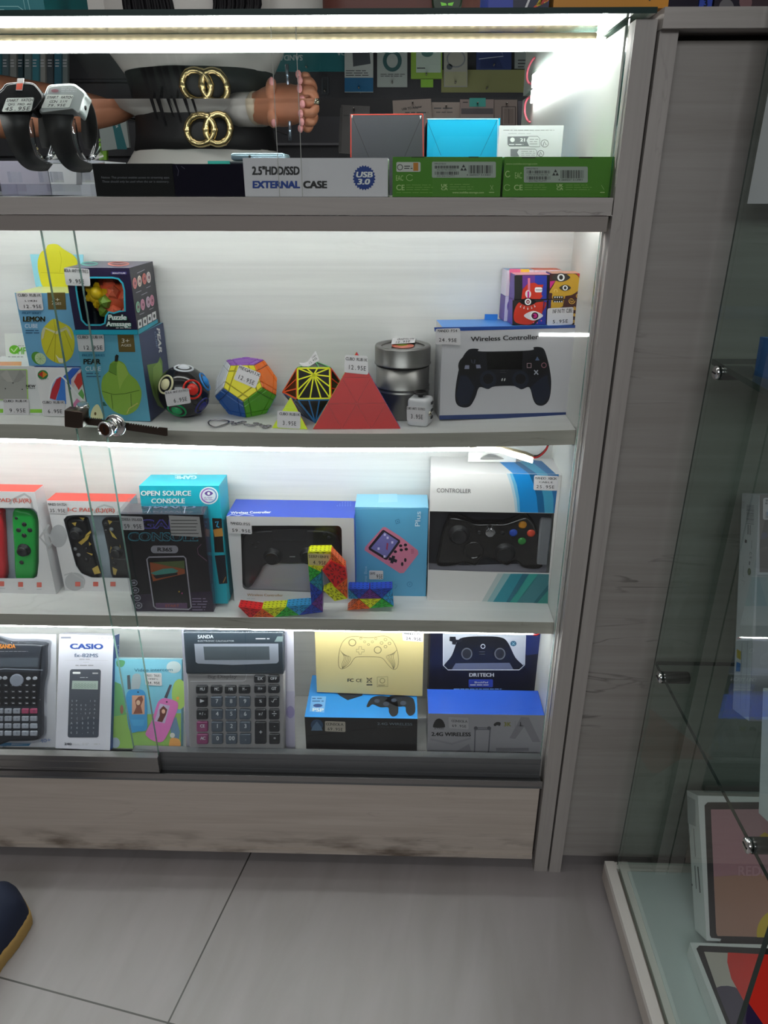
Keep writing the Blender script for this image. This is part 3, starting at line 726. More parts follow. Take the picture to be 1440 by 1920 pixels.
Fr.text('PEAR', 1318, 880, 1338, 1085, 30, wht, bold=.04, up=(28, 8)); Fr.text('CUBE', 1298, 905, 1316, 1040, 18, m_('8ba2c4'), up=(16, 4))
c.mb.build('carton', c.t)
price(c.t, F, [(648, 930), (878, 930), (886, 1075), (668, 1075)], [('CUBO RUBIK', .04, .24, .98, .17), ('12.95E', .17, .88, .95, .24)])
zp = z + c.h

# ---------- ball puzzle box with the window on top of it
PUR = m_('2a2342', .3); CYA = m_('22a9c4')
win = [(655, 470), (720, 452), (950, 452), (1000, 462), (1035, 500), (1050, 560), (1055, 735), (1010, 735), (960, 752), (918, 742), (895, 775), (885, 838), (850, 852), (730, 852), (690, 810), (668, 700), (645, 560), (640, 500)]
c = carton('puzzle_box', 'dark purple puzzle box with cyan window frame, standing on the pear box', 'box',
           (640, 926), (1166, 931), (545, 368), zp+.0004, .070, C4, {'all': PUR, 'right': m_('1b1a28', .3), 'inside': m_('15131f'), 'top': m_('3b3556', .3)}, back=.1335, hollow=win)
F = c.front
F.line(win, 15, m_('39b4cc'), 2, closed=True)
F.rect(622, 893, 1163, 933, CYA, 1); c.right.poly([(1165, 933), (1165, 893), (1328, 803), (1332, 832)], CYA, 1)
F.poly([(905, 880), (900, 830), (930, 770), (1000, 748), (1070, 770), (1105, 830), (1112, 882)], m_('15131f'), 3)
F.text('Puzzle', 918, 808, 1068, 808, 46, m_('5ec2a8'), 4, bold=.09); F.text('Puzzle', 918, 806, 1066, 806, 44, wht, 5, bold=.045)
F.text('Amssage', 900, 862, 1106, 862, 42, m_('5ec2a8'), 4, bold=.08); F.text('Amssage', 902, 860, 1104, 860, 40, wht, 5, bold=.04); F.fine(980, 868, 1112, 884, 1, wht, 4)
F.rect(938, 402, 1070, 426, m_('4a3f86'), 2, r=8); F.text('BEAUTYLIFE', 952, 420, 1060, 420, 12, wht, bold=.03)
T = c.top
T.ring(755, 337, 72, 18, 12, m_('5fc0b4'), 2); T.ell(755, 337, 48, 11, m_('4a6a80'), 2)
T.ring(1000, 338, 92, 20, 14, m_('e0776a'), 2); T.ell(1000, 338, 70, 13, m_('a8606a'), 2)
R = c.right
for x, y, k in ((1135, 500, 'e08a8a'), (1175, 482, 'e6dccd'), (1216, 462, 'e07a70'), (1252, 450, 'e8e4e0'), (1163, 700, '8ccfb0'), (1202, 680, 'e09ab8'), (1248, 658, 'c9b9cc'), (1281, 645, 'e596b4')):
    R.ell(x, y, 18, 48, m_(k), 2, rot=-.05); R.ring(x, y, 11, 34, 4, m_('a86a70'), 3); R.ell(x, y, 5, 14, m_('7a4a60'), 4)
for x0, y0, x1, y1 in ((1155, 415, 1218, 385), (1145, 580, 1190, 562), (1232, 540, 1268, 522), (1190, 600, 1240, 576), (1175, 765, 1215, 748), (1258, 722, 1292, 706)): R.line([(x0, y0), (x1, y1)], 5, m_('a9a6b4'), 2)
for i, (x, y) in enumerate(((1178, 842), (1220, 822), (1260, 798), (1298, 776))):
    R.poly([(x-18, y-28), (x+14, y-42), (x+20, y+26), (x-14, y+42)], wht, 2); R.ell(x, y, 8, 17, dgrey, 3)
c.mb.build('carton', c.t)
price(c.t, F, [(540, 365), (755, 378), (766, 525), (560, 516)], [('BOLA ANTIESTRES', 0, .25, .97, .2), ('9.95E', .14, .86, .78, .24)])
film = MB(); Fm = Face(film, c.A - c.n*.0009, c.n, C4); P = [Fm.pt(x, y) for x, y in win]; film.add(P, [tuple(range(len(P)))], glass_mat('clear_film', (.97, .97, .98), 1.3))
film.build('window_film', c.t)
# the toy inside
bb = MB(); cc = c.P(c.w*.56, c.h*.50, .0275); t = thing('stress_ball_puzzle', 'orange and yellow knobbly ball puzzle inside the dark purple window box', 'toy', (cc.x, cc.y, c.z+.001))
ORG = m_('ff7048', .3); YEL = m_('f2c418', .3)
bb.sphere(cc, .0195, ORG, 24, 14)
random.seed(3)
gold = math.pi*(3-math.sqrt(5))
for i in range(26):
    yy = 1-2*(i+.5)/26; rr_ = math.sqrt(1-yy*yy); d = V3((math.cos(gold*i)*rr_, yy, math.sin(gold*i)*rr_))
    if d.y < .55: bb.lathe(cc+d*.0185, d, [(.0075, 0), (.0060, .0040), (.0012, .0072)], m_('ff7a58', .3) if (i % 5 or d.z > 0) else m_('7fa43a', .3), 5, smooth=False)
bb.build('ball', t)
bb = MB(); q = atP(*VP(C4, 815, 580), c.A - c.n*.0085, c.n); bb.sphere(q, .0068, m_('f6cf20', .25)); bb.build('button', t, 'round yellow button')
bb = MB(); q = atP(*VP(C4, 815, 600), c.A - c.n*.011, c.n)
for a in range(6):
    an = math.radians(60*a+20); d = c.u*math.cos(an) + V3((0, 0, 1))*math.sin(an)
    bb.lathe(q + d*.006 - c.n*0, d, [(.0042, 0), (.0036, .004), (.0018, .007)], YEL, 6, smooth=False)
bb.lathe(q-c.n*.002, c.n, [(.009, 0), (.0085, .005), (.005, .006)], YEL, 20); bb.build('petal_ring', t)

# ---------- rainbow ball
def zball(px, py, R):
    z = .6
    for _ in range(6): z = s1(atZ(px, py, z).x)+R
    return z
R_ = .0282; z = zball(344.5, 733.5, R_); C = atZ(344.5, 733.5, z)
t = thing('rainbow_ball', 'glossy black ball with coloured push buttons, beside the pear cube box', 'toy', (C.x, C.y, C.z-R_))
b = MB(); b.sphere(C, R_, mat('101114', .13, 0, .6), 40, 24); b.build('shell', t)
def on_ball(px, py):
    v = ray(px, py).normalized(); oc = CAM-C; bq = oc.dot(v); cq = oc.dot(oc)-R_*R_; disc = bq*bq-cq
    return (CAM + v*(-bq-math.sqrt(max(0, disc))) - C).normalized()
for (x, y), ck in (((332, 448), 'eceff6'), ((148, 618), 'e3dcb0'), ((420, 668), 'e02a1e'), ((575, 575), '1c86d8'), ((262, 880), '0d9a5a'), ((520, 835), '2a2a72')):
    px, py = VP(C5, x, y); r2 = math.hypot(px-344.5, py-733.5)
    if r2 > 46: px = 344.5+(px-344.5)*46/r2; py = 733.5+(py-733.5)*46/r2
    d = on_ball(px, py); cm = mat(ck, .2, 0, .5)
    b = MB(); b.lathe(C+d*(R_-.0036), d, [(.0107, 0), (.0107, .0026), (.0098, .0030), (.0088, .0026), (.0088, .0008)], cm, 36, caps=False)
    b.lathe(C+d*(R_-.0036), d, [(.0087, .0018), (.0080, .0019)], mat('0a0a0a', .3), 36)
    b.lathe(C+d*(R_-.0034), d, [(.0066, .0012), (.0062, .0030), (.0048, .0046), (.0028, .0055), (.0005, .0058)], cm, 30); b.build('button', t)
Fp = Face(None, C - V3((0, R_+.0012, 0)), V3((.1, -1, .1)), C5)
price(t, Fp, [(145, 685), (378, 655), (402, 800), (172, 835)], [('BOLA ANTIESTRES', .03, .2, .98, .14), ('6.95E', .3, .82, .88, .27)], lift=1)

# ---------- dodecahedron puzzle
def polyhedron_tiles(parent, faces, colors, tiler, body, raise_=.0007, bodyshrink=1.0, kind='face', gap=.0006):
    for i, (vs, col) in enumerate(zip(faces, colors)):
        b = MB(); n = (vs[1]-vs[0]).cross(vs[2]-vs[1]).normalized()
        b.add([p for p in vs], [tuple(range(len(vs)))], body if not callable(body) else body(col))
        for poly, cl in tiler(vs, n, col):
            cen = sum(poly, V3((0, 0, 0)))/len(poly); N = len(poly)
            ring0 = [p + (cen-p).normalized()*gap for p in poly]; ring1 = [p + (cen-p).normalized()*gap*1.8 + n*raise_ for p in poly]
            b.add(ring0+ring1, [tuple(range(N, 2*N))]+[(k, (k+1) % N, N+(k+1) % N, N+k) for k in range(N)], cl)
        b.build(kind, parent)
def mega_tiles(vs, n, col):
    N = 5; cen = sum(vs, V3((0, 0, 0)))/5; k = .36
    ins = [p + (cen-p)*.0 for p in vs]
    # lines parallel to the edges at depth k*inradius
    def along(i):   # on edge i (vs[i]->vs[i+1]): the two crossing points
        a, b = vs[i], vs[(i+1) % N]; e = (b-a); L = e.length
        m = (a+b)/2; r = (cen-m).length; d = k*r; s = d/math.sin(math.radians(108)); u = e.normalized()
        return a+u*s, b-u*s
    A = [along(i) for i in range(N)]
    I = []
    for i in range(N):  # corner at vs[i]
        p = A[i][0]; q = A[i-1][1]; I.append(p+q-vs[i])
    out = []
    for i in range(N):
        out.append(([vs[i], A[i][0], I[i], A[i-1][1]], col)); out.append(([A[i][0], A[i][1], I[(i+1) % N], I[i]], col))
    out.append((I, col)); return out
S5 = (1+math.sqrt(5))/2
Rm = .0365; px, py = VP(C5, 935, 648); zc = .62
hgt = Rm*.7947   # inradius
for _ in range(5): zc = s1(atZ(px, py, zc).x)+hgt
C = atZ(px, py, zc)
t = thing('dodecahedron_puzzle', 'twelve sided twisty puzzle with yellow face forward, purple on top, blue and green below', 'toy', (C.x, C.y, C.z-hgt))
az0 = math.radians(-90+5)
top = []; upr = []; lor = []; bot = []
r_top = Rm*.6071; h_top = hgt; r_mid = Rm*.9822; h_mid = Rm*.1876
for i in range(5):
    a = az0 + math.radians(36+72*i)
    top.append(C+V3((r_top*math.cos(a), r_top*math.sin(a), h_top))); upr.append(C+V3((r_mid*math.cos(a), r_mid*math.sin(a), h_mid)))
    a2 = az0 + math.radians(72*i)
    lor.append(C+V3((r_mid*math.cos(a2), r_mid*math.sin(a2), -h_mid))); bot.append(C+V3((r_top*math.cos(a2), r_top*math.sin(a2), -h_top)))
faces = [top, list(reversed(bot))]; cols = [mat('8a3ab8', .3), mat('d8d8dc', .3)]
uc = {}
for i in range(5):  # upper face between top[i-1] and top[i], pointing at lor[i]
    faces.append([top[i-1], upr[i-1], lor[i], upr[i], top[i]]); cols.append({0: mat('ecdf10', .3), 1: mat('ff7a10', .3), 4: mat('dcdfe4', .3), 2: mat('d02020', .3), 3: mat('206a30', .3)}[i])
    faces.append([bot[(i+1) % 5], lor[(i+1) % 5], upr[i], lor[i], bot[i]]); cols.append({0: mat('5cb418', .3), 4: mat('1560b4', .3), 1: mat('70c8e0', .3), 2: mat('e0b0c0', .3), 3: mat('e8e0b0', .3)}[i])
fx = []
for f in faces:
    n = (f[1]-f[0]).cross(f[2]-f[1]); cen = sum(f, V3((0, 0, 0)))/5
    fx.append(f if n.dot(cen-C) > 0 else list(reversed(f)))
dark_of = {}
def darker(m):
    c = m.node_tree.nodes['Principled BSDF'].inputs['Base Color'].default_value
    k = tuple(round(v, 3) for v in c[:3])
    if k not in dark_of:
        q = bpy.data.materials.new('seam'); q.use_nodes = True; q.node_tree.nodes['Principled BSDF'].inputs['Base Color'].default_value = tuple(v*.45 for v in k)+(1,); dark_of[k] = q
    return dark_of[k]
polyhedron_tiles(t, fx, cols, mega_tiles, darker, raise_=.0009, gap=.0007)
yf = [f for f, cc_ in zip(fx, cols) if cc_ is mat('ecdf10', .3)][0]; n = (yf[1]-yf[0]).cross(yf[2]-yf[1]).normalized()
price(t, Face(None, yf[0]+n*.001, n, C5), [(868, 430), (1078, 515), (1022, 662), (812, 572)], [('MEGAMIX', .02, .24, .98, .2), ('12.95E', .12, .85, .9, .28)], lift=2)

# ---------- the square-and-triangle puzzle behind the small pyramid
a_ = .0360; k = a_/math.sqrt(2)
px, py = VP(C6, 368, 500); zc = .62
for _ in range(5): zc = s1(atY(px, py, .070).x)+a_/math.sqrt(2)*1.4142+.0006
q = atY(px, py, .060); C = V3((q.x, .060+a_*.75, s1(q.x)+a_*.8165+.0002))
yaw = math.radians(4); rot = Matrix.Rotation(yaw, 3, 'Z') @ Matrix.Rotation(math.radians(-35.26), 3, 'X')
g = lambda x, y, z: C + rot @ V3((x, y, z))*a_
h5 = .5; s7 = .70711
V_ = {'f': [g(-h5, -s7, -h5), g(h5, -s7, -h5), g(h5, -s7, h5), g(-h5, -s7, h5)], 'b': [g(-h5, s7, -h5), g(h5, s7, -h5), g(h5, s7, h5), g(-h5, s7, h5)]}
Lp, Rp, Dp, Up = g(-1, 0, 0), g(1, 0, 0), g(0, 0, -1), g(0, 0, 1)
f, bk = V_['f'], V_['b']
FC = [(f, 'ecec20'), ([Lp, f[0], f[3]], 'f05a28'), ([Rp, f[2], f[1]], 'e8341c'), ([Dp, f[1], f[0]], '2f86cc'), ([Up, f[3], f[2]], '2fae4a'),
      ([Lp, f[3], Up, bk[3]], '2fae4a'), ([Rp, bk[2], Up, f[2]], '2f9a4a'), ([Lp, bk[0], Dp, f[0]], '2f6ac0'), ([Rp, f[1], Dp, bk[1]], '2f6ac0'),
      (list(reversed(bk)), 'ffffff'), ([Lp, bk[3], bk[0]], 'f05a28'), ([Rp, bk[1], bk[2]], 'e8341c'), ([Dp, bk[0], bk[1]], '2f86cc'), ([Up, bk[2], bk[3]], '2fae4a')]
t = thing('twisty_puzzle', 'black twisty puzzle with neon fan lines, yellow square front, between dodecahedron and red pyramid', 'toy', (C.x, C.y, C.z-a_*.8165))
for vs, ck in FC:
    n = (vs[1]-vs[0]).cross(vs[2]-vs[1]).normalized(); cen = sum(vs, V3((0, 0, 0)))/len(vs)
    if n.dot(cen-C) < 0: vs = list(reversed(vs)); n = -n
    b = MB(); b.add(vs, [tuple(range(len(vs)))], mat('120f10', .25)); cm = mat(ck, .35)
    def strip(p, q_, w, cm=cm, b=b, n=n):
        d = (q_-p).normalized(); s_ = n.cross(d)*w/2; o = n*.0004
        b.add([p-s_+o, q_-s_+o, q_+s_+o, p+s_+o], [(0, 1, 2, 3)], cm)
    N = len(vs); ins = [p + (cen-p).normalized()*.0011 for p in vs]
    for i in range(N): strip(ins[i], ins[(i+1) % N], .0018)
    if N == 4: src = cen*.4 + (vs[2]+vs[3])/2*.6 if vs is f or True else cen
    else: src = vs[0] if (vs[0] in (Lp, Rp, Dp, Up)) else [v for v in vs if v in (Lp, Rp, Dp, Up)][0]
    if N == 4:
        zs = sorted(vs, key=lambda v: -v.z)[:2]; src = cen*.45 + (zs[0]+zs[1])/2*.55
    for i in range(N):
        p, q_ = ins[i], ins[(i+1) % N]
        if (src-vs[i]).length < 1e-5 or (src-vs[(i+1) % N]).length < 1e-5: continue
        for tt in ((0, .38, .72) if N == 4 else (.33, .66)):
            strip(src + (cen-src)*0, p.lerp(q_, tt), .0015)
    b.build('face', t)
lab = MB(); u0 = atP(*VP(C6, 265, 352), C+V3((0, -.012, 0)), V3((0, -1, .2))); 
pts = [(265, 350), (300, 352), (335, 340), (362, 305), (400, 252)]; pb = [(300, 378), (325, 372), (352, 375), (390, 350), (435, 322)]
P = [atP(*VP(C6, *p_), C+V3((0, -.010, 0)), V3((0, -1, .3)).normalized()) for p_ in pts+pb[::-1]]
P = P[:5] + [p + V3((0, -.004, 0)) for p in P[5:]]
lab.add(P, [(i, i+1, 8-i, 9-i) for i in range(4)], PAPER)
Fl = Face(lab, P[2]+V3((0, -.003, .0)), V3((0, -1, .3)), C6); Fl.text('12.95E', 352, 366, 418, 318, 18, INK, 14, mono=True, bold=.01); Fl.text('CUBO', 375, 318, 408, 292, 12, INK, 10, mono=True)
lab.build('price_label', t, 'curled white price label')

# ---------- pyramids
def pyramid(nm, label, BL, BR, cf, cl, cr, view, lab, cbot='202020', lean=0):
    z = zs1(view, (BL[0]+BR[0])/2, BL[1]); A = atZ(*VP(view, *BL), z); B = atZ(*VP(view, *BR), z); a = (B-A).length
    u = (B-A).normalized(); bk = V3((-u.y, u.x, 0)); Cc = (A+B)/2 + bk*a*.8660; top = (A+B+Cc)/3 + V3((0, 0, a*.8165))
    cen = (A+B+Cc+top)/4; t = thing(nm, label, 'toy', ((A+B+Cc)/3)); t.location.z = z; t['_o'] = [t.location.x, t.location.y, z]
    def lighter(m):  # seam colour lightened to paint in the highlights along the grooves
        c = m.node_tree.nodes['Principled BSDF'].inputs['Base Color'].default_value
        return mat(tuple(min(255, 255*(v**.4545)*1.05+8) for v in c[:3]), .35)
    def tri_tiles(vs, n, col):
        out = []; g = lambda i, j: vs[0] + (vs[1]-vs[0])*(i/3) + (vs[2]-vs[0])*(j/3)
        for i in range(3):
            for j in range(3-i):
                out.append(([g(i, j), g(i+1, j), g(i, j+1)], col))
                if i+j < 2: out.append(([g(i+1, j), g(i+1, j+1), g(i, j+1)], col))
        return out
    fs = []
    for v in ([A, B, top], [B, Cc, top], [Cc, A, top], [A, Cc, B]):
        n = (v[1]-v[0]).cross(v[2]-v[1]); fs.append(v if n.dot(sum(v, V3((0, 0, 0)))/3-cen) > 0 else [v[0], v[2], v[1]])
    polyhedron_tiles(t, fs, [mat(cf, .3, 0, .25), mat(cr, .3), mat(cl, .3), mat(cbot, .4)], tri_tiles, lighter, raise_=.0005, gap=.0004)
    n = (fs[0][1]-fs[0][0]).cross(fs[0][2]-fs[0][1]).normalized()
    price(t, Face(None, fs[0][0]+n*.0006, n, view), *lab, lift=2)
    return t
pyramid('pyramid_puzzle', 'large glossy red pyramid puzzle at the front of the top shelf', (378, 893), (1098, 893), 'c80f0f', 'b8c030', '2a4fae', C6,
        ([(642, 285), (826, 295), (832, 448), (634, 428)], [('CUBO RUBIK', .04, .3, .98, .18), ('12.95E', .14, .8, .92, .26)]), '208040')
pyramid('pyramid_puzzle', 'small neon yellow pyramid puzzle in front of the fan lined puzzle', (45, 885), (334, 895), 'd8f010', 'e0e020', 'f07020', C6,
        ([(86, 742), (278, 752), (276, 892), (86, 880)], [('CUBO RUBIK', .1, .25, .98, .17), ('3.95E', .22, .82, .84, .25)]), '30b040')

# ---------- tin
q = atY(755.5, 640, .103); zt = s1(q.x); xc = q.x; R_ = .0298; H = atY(755.5, 646, .103).z - zt
t = thing('tin', 'round brushed metal tin with clear lid window, behind the red pyramid', 'tin', (xc, .103, zt))
TIN = mat('8a8886', .36, .9)
b = MB(); O = V3((xc, .103, zt)); b.lathe(O, (0, 0, 1), [(.0285, 0), (.0296, .001), (.0296, H*.36), (.0303, H*.37), (.0303, H*.385), (.0292, H*.40), (.0296, H*.42), (.0303, H*.425), (.0303, H*.44), (.0294, H*.45), (.0294, H*.72)], TIN, 48); b.build('body', t)
b = MB(); b.lathe(O, (0, 0, 1), [(.0306, H*.74), (.0313, H*.75), (.0313, H*.76), (.0306, H*.77), (.0306, H*.98), (.0300, H), (.0250, H), (.0240, H-.0015)], TIN, 48, caps=False); b.build('lid', t)
b = MB(); b.lathe(O, (0, 0, 1), [(.0240, H-.003), (.0240, H-.0018)], mat('5a5654', .1, .2), 40)
b.lathe(O, (0, 0, 1), [(.012, H-.0016), (.0122, H-.0010)], mat('d8705a', .3), 30); b.lathe(O+V3((-.001, .004, 0)), (0, 0, 1), [(.006, H-.0010), (.0062, H-.0006)], mat('a0b04a', .3), 20); b.build('lid_window', t)
Fp = Face(None, O+V3((0, 0, H+.0006)), V3((0, 0, 1)), C6)
price(t, Fp, [(1030, 150), (1222, 140), (1212, 186), (1018, 198)], [('CRAZYSLIME', .22, .42, .95, .3), ('10.95E', .15, .92, .8, .35)], lift=1)

# ---------- fidget cube
z = zs1(C6, 1300, 880)
c = Carton((1146, 866), (1312, 884), (1136, 640), z, .0225, view=C6)
t = thing('fidget_cube', 'small white fidget cube with black joystick, in front of the tin', 'toy', c.base())
b = MB(); W_ = mat('d4d4d8', .3)
P = c.P
def rbox(b, c, w, h, d, r, m, n=4):
    """a cube with rounded edges"""
    import bmesh
    bm = bmesh.new(); vs = [bm.verts.new(c.P(x, y, zz)) for x in (0, w) for y in (0, h) for zz in (0, d)]
    for f in ((0, 1, 3, 2), (4, 6, 7, 5), (0, 4, 5, 1), (2, 3, 7, 6), (0, 2, 6, 4), (1, 5, 7, 3)): bm.faces.new([vs[i] for i in f])
    bmesh.ops.recalc_face_normals(bm, faces=bm.faces); bmesh.ops.bevel(bm, geom=list(bm.edges), offset=r, segments=n, affect='EDGES', profile=.5)
    bm.verts.index_update(); b.add([v.co.copy() for v in bm.verts], [[v.index for v in f.verts] for f in bm.faces], m, True); bm.free()
rbox(b, c, c.w, c.h, c.d, .0035, W_); b.build('body', t)
b = MB(); O = c.P(c.w*.5, c.h, c.d*.5); b.lathe(O, (0, 0, 1), [(.0028, -.001), (.0028, .0025), (.0068, .0032), (.0078, .0045), (.0072, .0058), (.0045, .0050), (.001, .0046)], mat('0c0c0e', .25), 32); b.build('joystick', t)
for yy in (.25, .52, .78):
    b = MB(); O = c.P(c.w, c.h*yy, c.d*.72); b.add([O + (-c.n)*x*.0033 + V3((0, 0, 1))*y*.0016 + c.u*zz for zz in (-.001, .0008) for x, y in ((-1, -.8), (1, -1), (1, .8), (-1, 1))], [(0, 1, 2, 3), (7, 6, 5, 4), (0, 4, 5, 1), (1, 5, 6, 2), (2, 6, 7, 3), (3, 7, 4, 0)], mat('0c0c0e', .25)); b.build('button', t)
b = MB(); b.sphere(c.P(c.w-.0002, c.h*.45, c.d*.36), .0028, mat('b8b0a0', .2, 1)); b.build('ball', t)
price(t, Face(None, c.A, c.n, C6), [(1146, 702), (1300, 712), (1296, 838), (1148, 826)], [('CUBO ANTI ESTRES', .0, .22, .99, .16), ('3.95E', .2, .8, .9, .3)], lift=2)

# ---------- wireless controller box with the printed pad
z = zs1(C7, 700, 1215)
BLU = m_('4a8fdc'); BLD = m_('1f4a9c')
c = carton('controller_box', 'grey white box printed with a black wireless controller, blue top, on the top shelf', 'box',
           (176, 1226), (1160, 1206), (136, 540), z, .06, C7, {'all': m_('c9c7cc'), 'top': BLU, 'left': m_('d0d0d4'), 'right': m_('6a6a74')}, back=.1325, tr=(1226, 520))
F = c.front
F.poly([(136, 535), (1226, 518), (1224, 538), (140, 566)], BLD, 1); F.poly([(174, 1196), (1168, 1170), (1166, 1207), (176, 1227)], m_('2a3f74'), 1)
F.text('Wireless Controller', 412, 640, 918, 622, 36, INK, bold=.03)
PAD = mat('11131c', .35)
F.poly(spline([(385, 710), (420, 695), (470, 698), (495, 716), (850, 708), (880, 685), (925, 682), (960, 700), (985, 770), (1005, 860), (1014, 960), (1000, 1070), (960, 1118), (910, 1118), (880, 1080), (850, 985), (790, 1000), (735, 975), (590, 978), (540, 998), (475, 985), (445, 1060), (405, 1125), (350, 1135), (305, 1110), (293, 1040), (310, 900), (345, 770)], 4), PAD, 1)
F.poly([(527, 722), (800, 716), (795, 850), (535, 850)], mat('07080c', .15), 2)
for x0 in (400, 905): F.ell(x0 if x0 < 500 else 905, 825, 84, 82, mat('0a0b11', .3), 2)
for x in (540, 782): F.ell(x, 925, 62, 66, mat('1c2133', .3), 3); F.ell(x, 920, 46, 46, mat('0a0a0e', .35), 4); F.ring(x, 920, 44, 44, 4, mat('2a3044', .3), 5)
F.poly([(300, 1050), (330, 900), (380, 890), (440, 985), (395, 1110), (330, 1120)], mat('1a2033', .3), 2); F.poly([(1006, 1040), (985, 890), (930, 920), (858, 985), (900, 1100), (950, 1110)], mat('1a2033', .3), 2)
for q_ in ([(368, 818), (398, 818), (398, 846), (362, 846)], [(448, 814), (480, 814), (486, 840), (452, 842)]): F.poly(q_, m_('8e90a8'), 5)
for q_ in ([(410, 775), (418, 775), (425, 805), (415, 800)], [(436, 775), (446, 775), (442, 805), (430, 808)]): F.poly(q_, m_('3a3c4c'), 5)
F.ring(958, 818, 20, 20, 5, m_('a8707c'), 5); F.line([(832, 804), (862, 804), (862, 836), (832, 836)], 5, m_('c8a8b0'), 5, closed=True)
F.line([(885, 855), (915, 888)], 8, m_('b8bcc8'), 5); F.line([(913, 855), (885, 888)], 8, m_('b8bcc8'), 5); F.poly([(908, 752), (926, 782), (892, 782)], m_('5a6a8c'), 5)
F.ell(645, 926, 5, 12, m_('c8c8c8'), 4, rot=.3); F.ell(664, 926, 5, 12, m_('c8c8c8'), 4, rot=.3); F.fine(630, 850, 690, 880, 2, m_('3a3a44'), 3)
c.mb.build('carton', c.t)
price(c.t, F, [(146, 545), (330, 540), (334, 668), (146, 660)], [('MANDO PS4', .08, .22, .88, .18), ('24.95E', .12, .82, .86, .24)])
b = MB(); q = c.P(c.w*.41, c.h, c.d*.96); b.box((q.x-.007, q.y-.003, q.z), (q.x+.007, q.y, q.z+.006), m_('2f7fd0')); b.build('tab', c.t, 'torn blue tab')
zq = z + c.h
# ---------- infinity cube standing on the box
t = None
ic = lambda bl, br, tl, d, zz, **k: Carton(bl, br, tl, zz, d, view=C7, **k)
c1 = ic((722, 519), (975, 516), (735, 140), .024, zq+.0004); c1b = ic((985, 516), (1236, 514), (1003, 130), .024, zq+.0004)
t = thing('infinity_cube', 'folding cube toy printed with bright cartoon faces, on the controller box', 'toy', (c1b.A.x-.002, c1b.A.y+.02, zq))
INKB = mat('141018', .35); ORE = m_('d63a26'); GLD = m_('c79a2c'); VIO = m_('5a3a94'); ROY = m_('2a3aa0'); MAG = m_('d02a8c'); BRO = m_('4a2626'); PNK = m_('e8a0b0')
def block(c, z0, z1, cols, art):
    cc_ = Carton.__new__(Carton); cc_.A = c.A + V3((0, 0, z0*c.h)); cc_.u, cc_.n, cc_.up = c.u, c.n, c.up; cc_.w, cc_.h, cc_.d, cc_.z, cc_.view = c.w, c.h*(z1-z0)-.0003, c.d, c.z, c.view
    cc_.mb = MB(); cc_.cols = cols; cc_.shell(cols); cc_.front = Face(cc_.mb, cc_.A, cc_.n, C7); cc_.top = Face(cc_.mb, cc_.A+cc_.up*cc_.h, cc_.up, C7); cc_.left = Face(cc_.mb, cc_.A, -cc_.u, C7)
    art(cc_); cc_.mb.build('block', t)
def eye(F, x, y, rx, ry, out, ir, pu, L=4):
    F.poly(spline([(x-rx, y), (x, y-ry), (x+rx, y), (x, y+ry)], 5), out, L); F.ell(x, y, ry*.8, ry*.8, wht, L+1); F.ell(x, y, ry*.45, ry*.5, ir, L+2); F.ell(x, y, ry*.2, ry*.2, pu, L+3, n=10)
def a1(c):
    F = c.front; F.rect(738, 146, 798, 322, m_('2c2a2a'), 1); F.rect(798, 146, 892, 322, m_('6a3a92'), 1); F.rect(892, 146, 982, 322, ROY, 1, sk=-4)
    F.poly([(790, 322), (800, 250), (840, 205), (890, 200), (915, 215), (955, 215), (945, 250), (940, 290), (950, 300), (930, 322)], ORE, 2)
    F.rect(890, 234, 946, 272, wht, 3, r=12); F.rect(895, 252, 946, 256, INKB, 4); F.line([(846, 165), (846, 270)], 18, m_('e07a94'), 4); F.ell(840, 285, 22, 30, m_('e8e0e4'), 4); F.rect(834, 265, 848, 315, MAG, 5)
def a2(c):
    F = c.front; F.poly([(724, 332), (960, 332), (940, 420), (958, 460), (900, 512), (880, 516), (722, 516)], m_('2c2a2a'), 1); F.poly([(958, 332), (980, 332), (972, 514), (888, 516), (940, 460)], ROY, 2)
    F.poly(spline([(975, 345), (880, 350), (780, 345), (740, 400), (735, 480), (780, 510), (860, 512), (910, 470), (950, 420)], 5), ORE, 2)
    eye(F, 880, 447, 72, 36, m_('ece6e6'), MAG, INKB); F.ell(890, 447, 26, 26, m_('3a1a2a'), 6); F.ell(890, 447, 17, 17, MAG, 7)
    eye(F, 838, 343, 62, 30, INKB, m_('8a2a3a'), wht)
    for x, y in ((782, 380), (808, 390), (837, 396), (866, 390), (890, 378)): F.ell(x, y, 5, 6, m_('ece6e6'), 5, n=8); F.line([(x+(838-x)*.12, y-14), (x, y)], 3, m_('ece6e6'), 5)
    for x, y in ((880, 498), (908, 500), (938, 484)): F.ell(x, y, 5, 6, m_('e0607c'), 5, n=8)
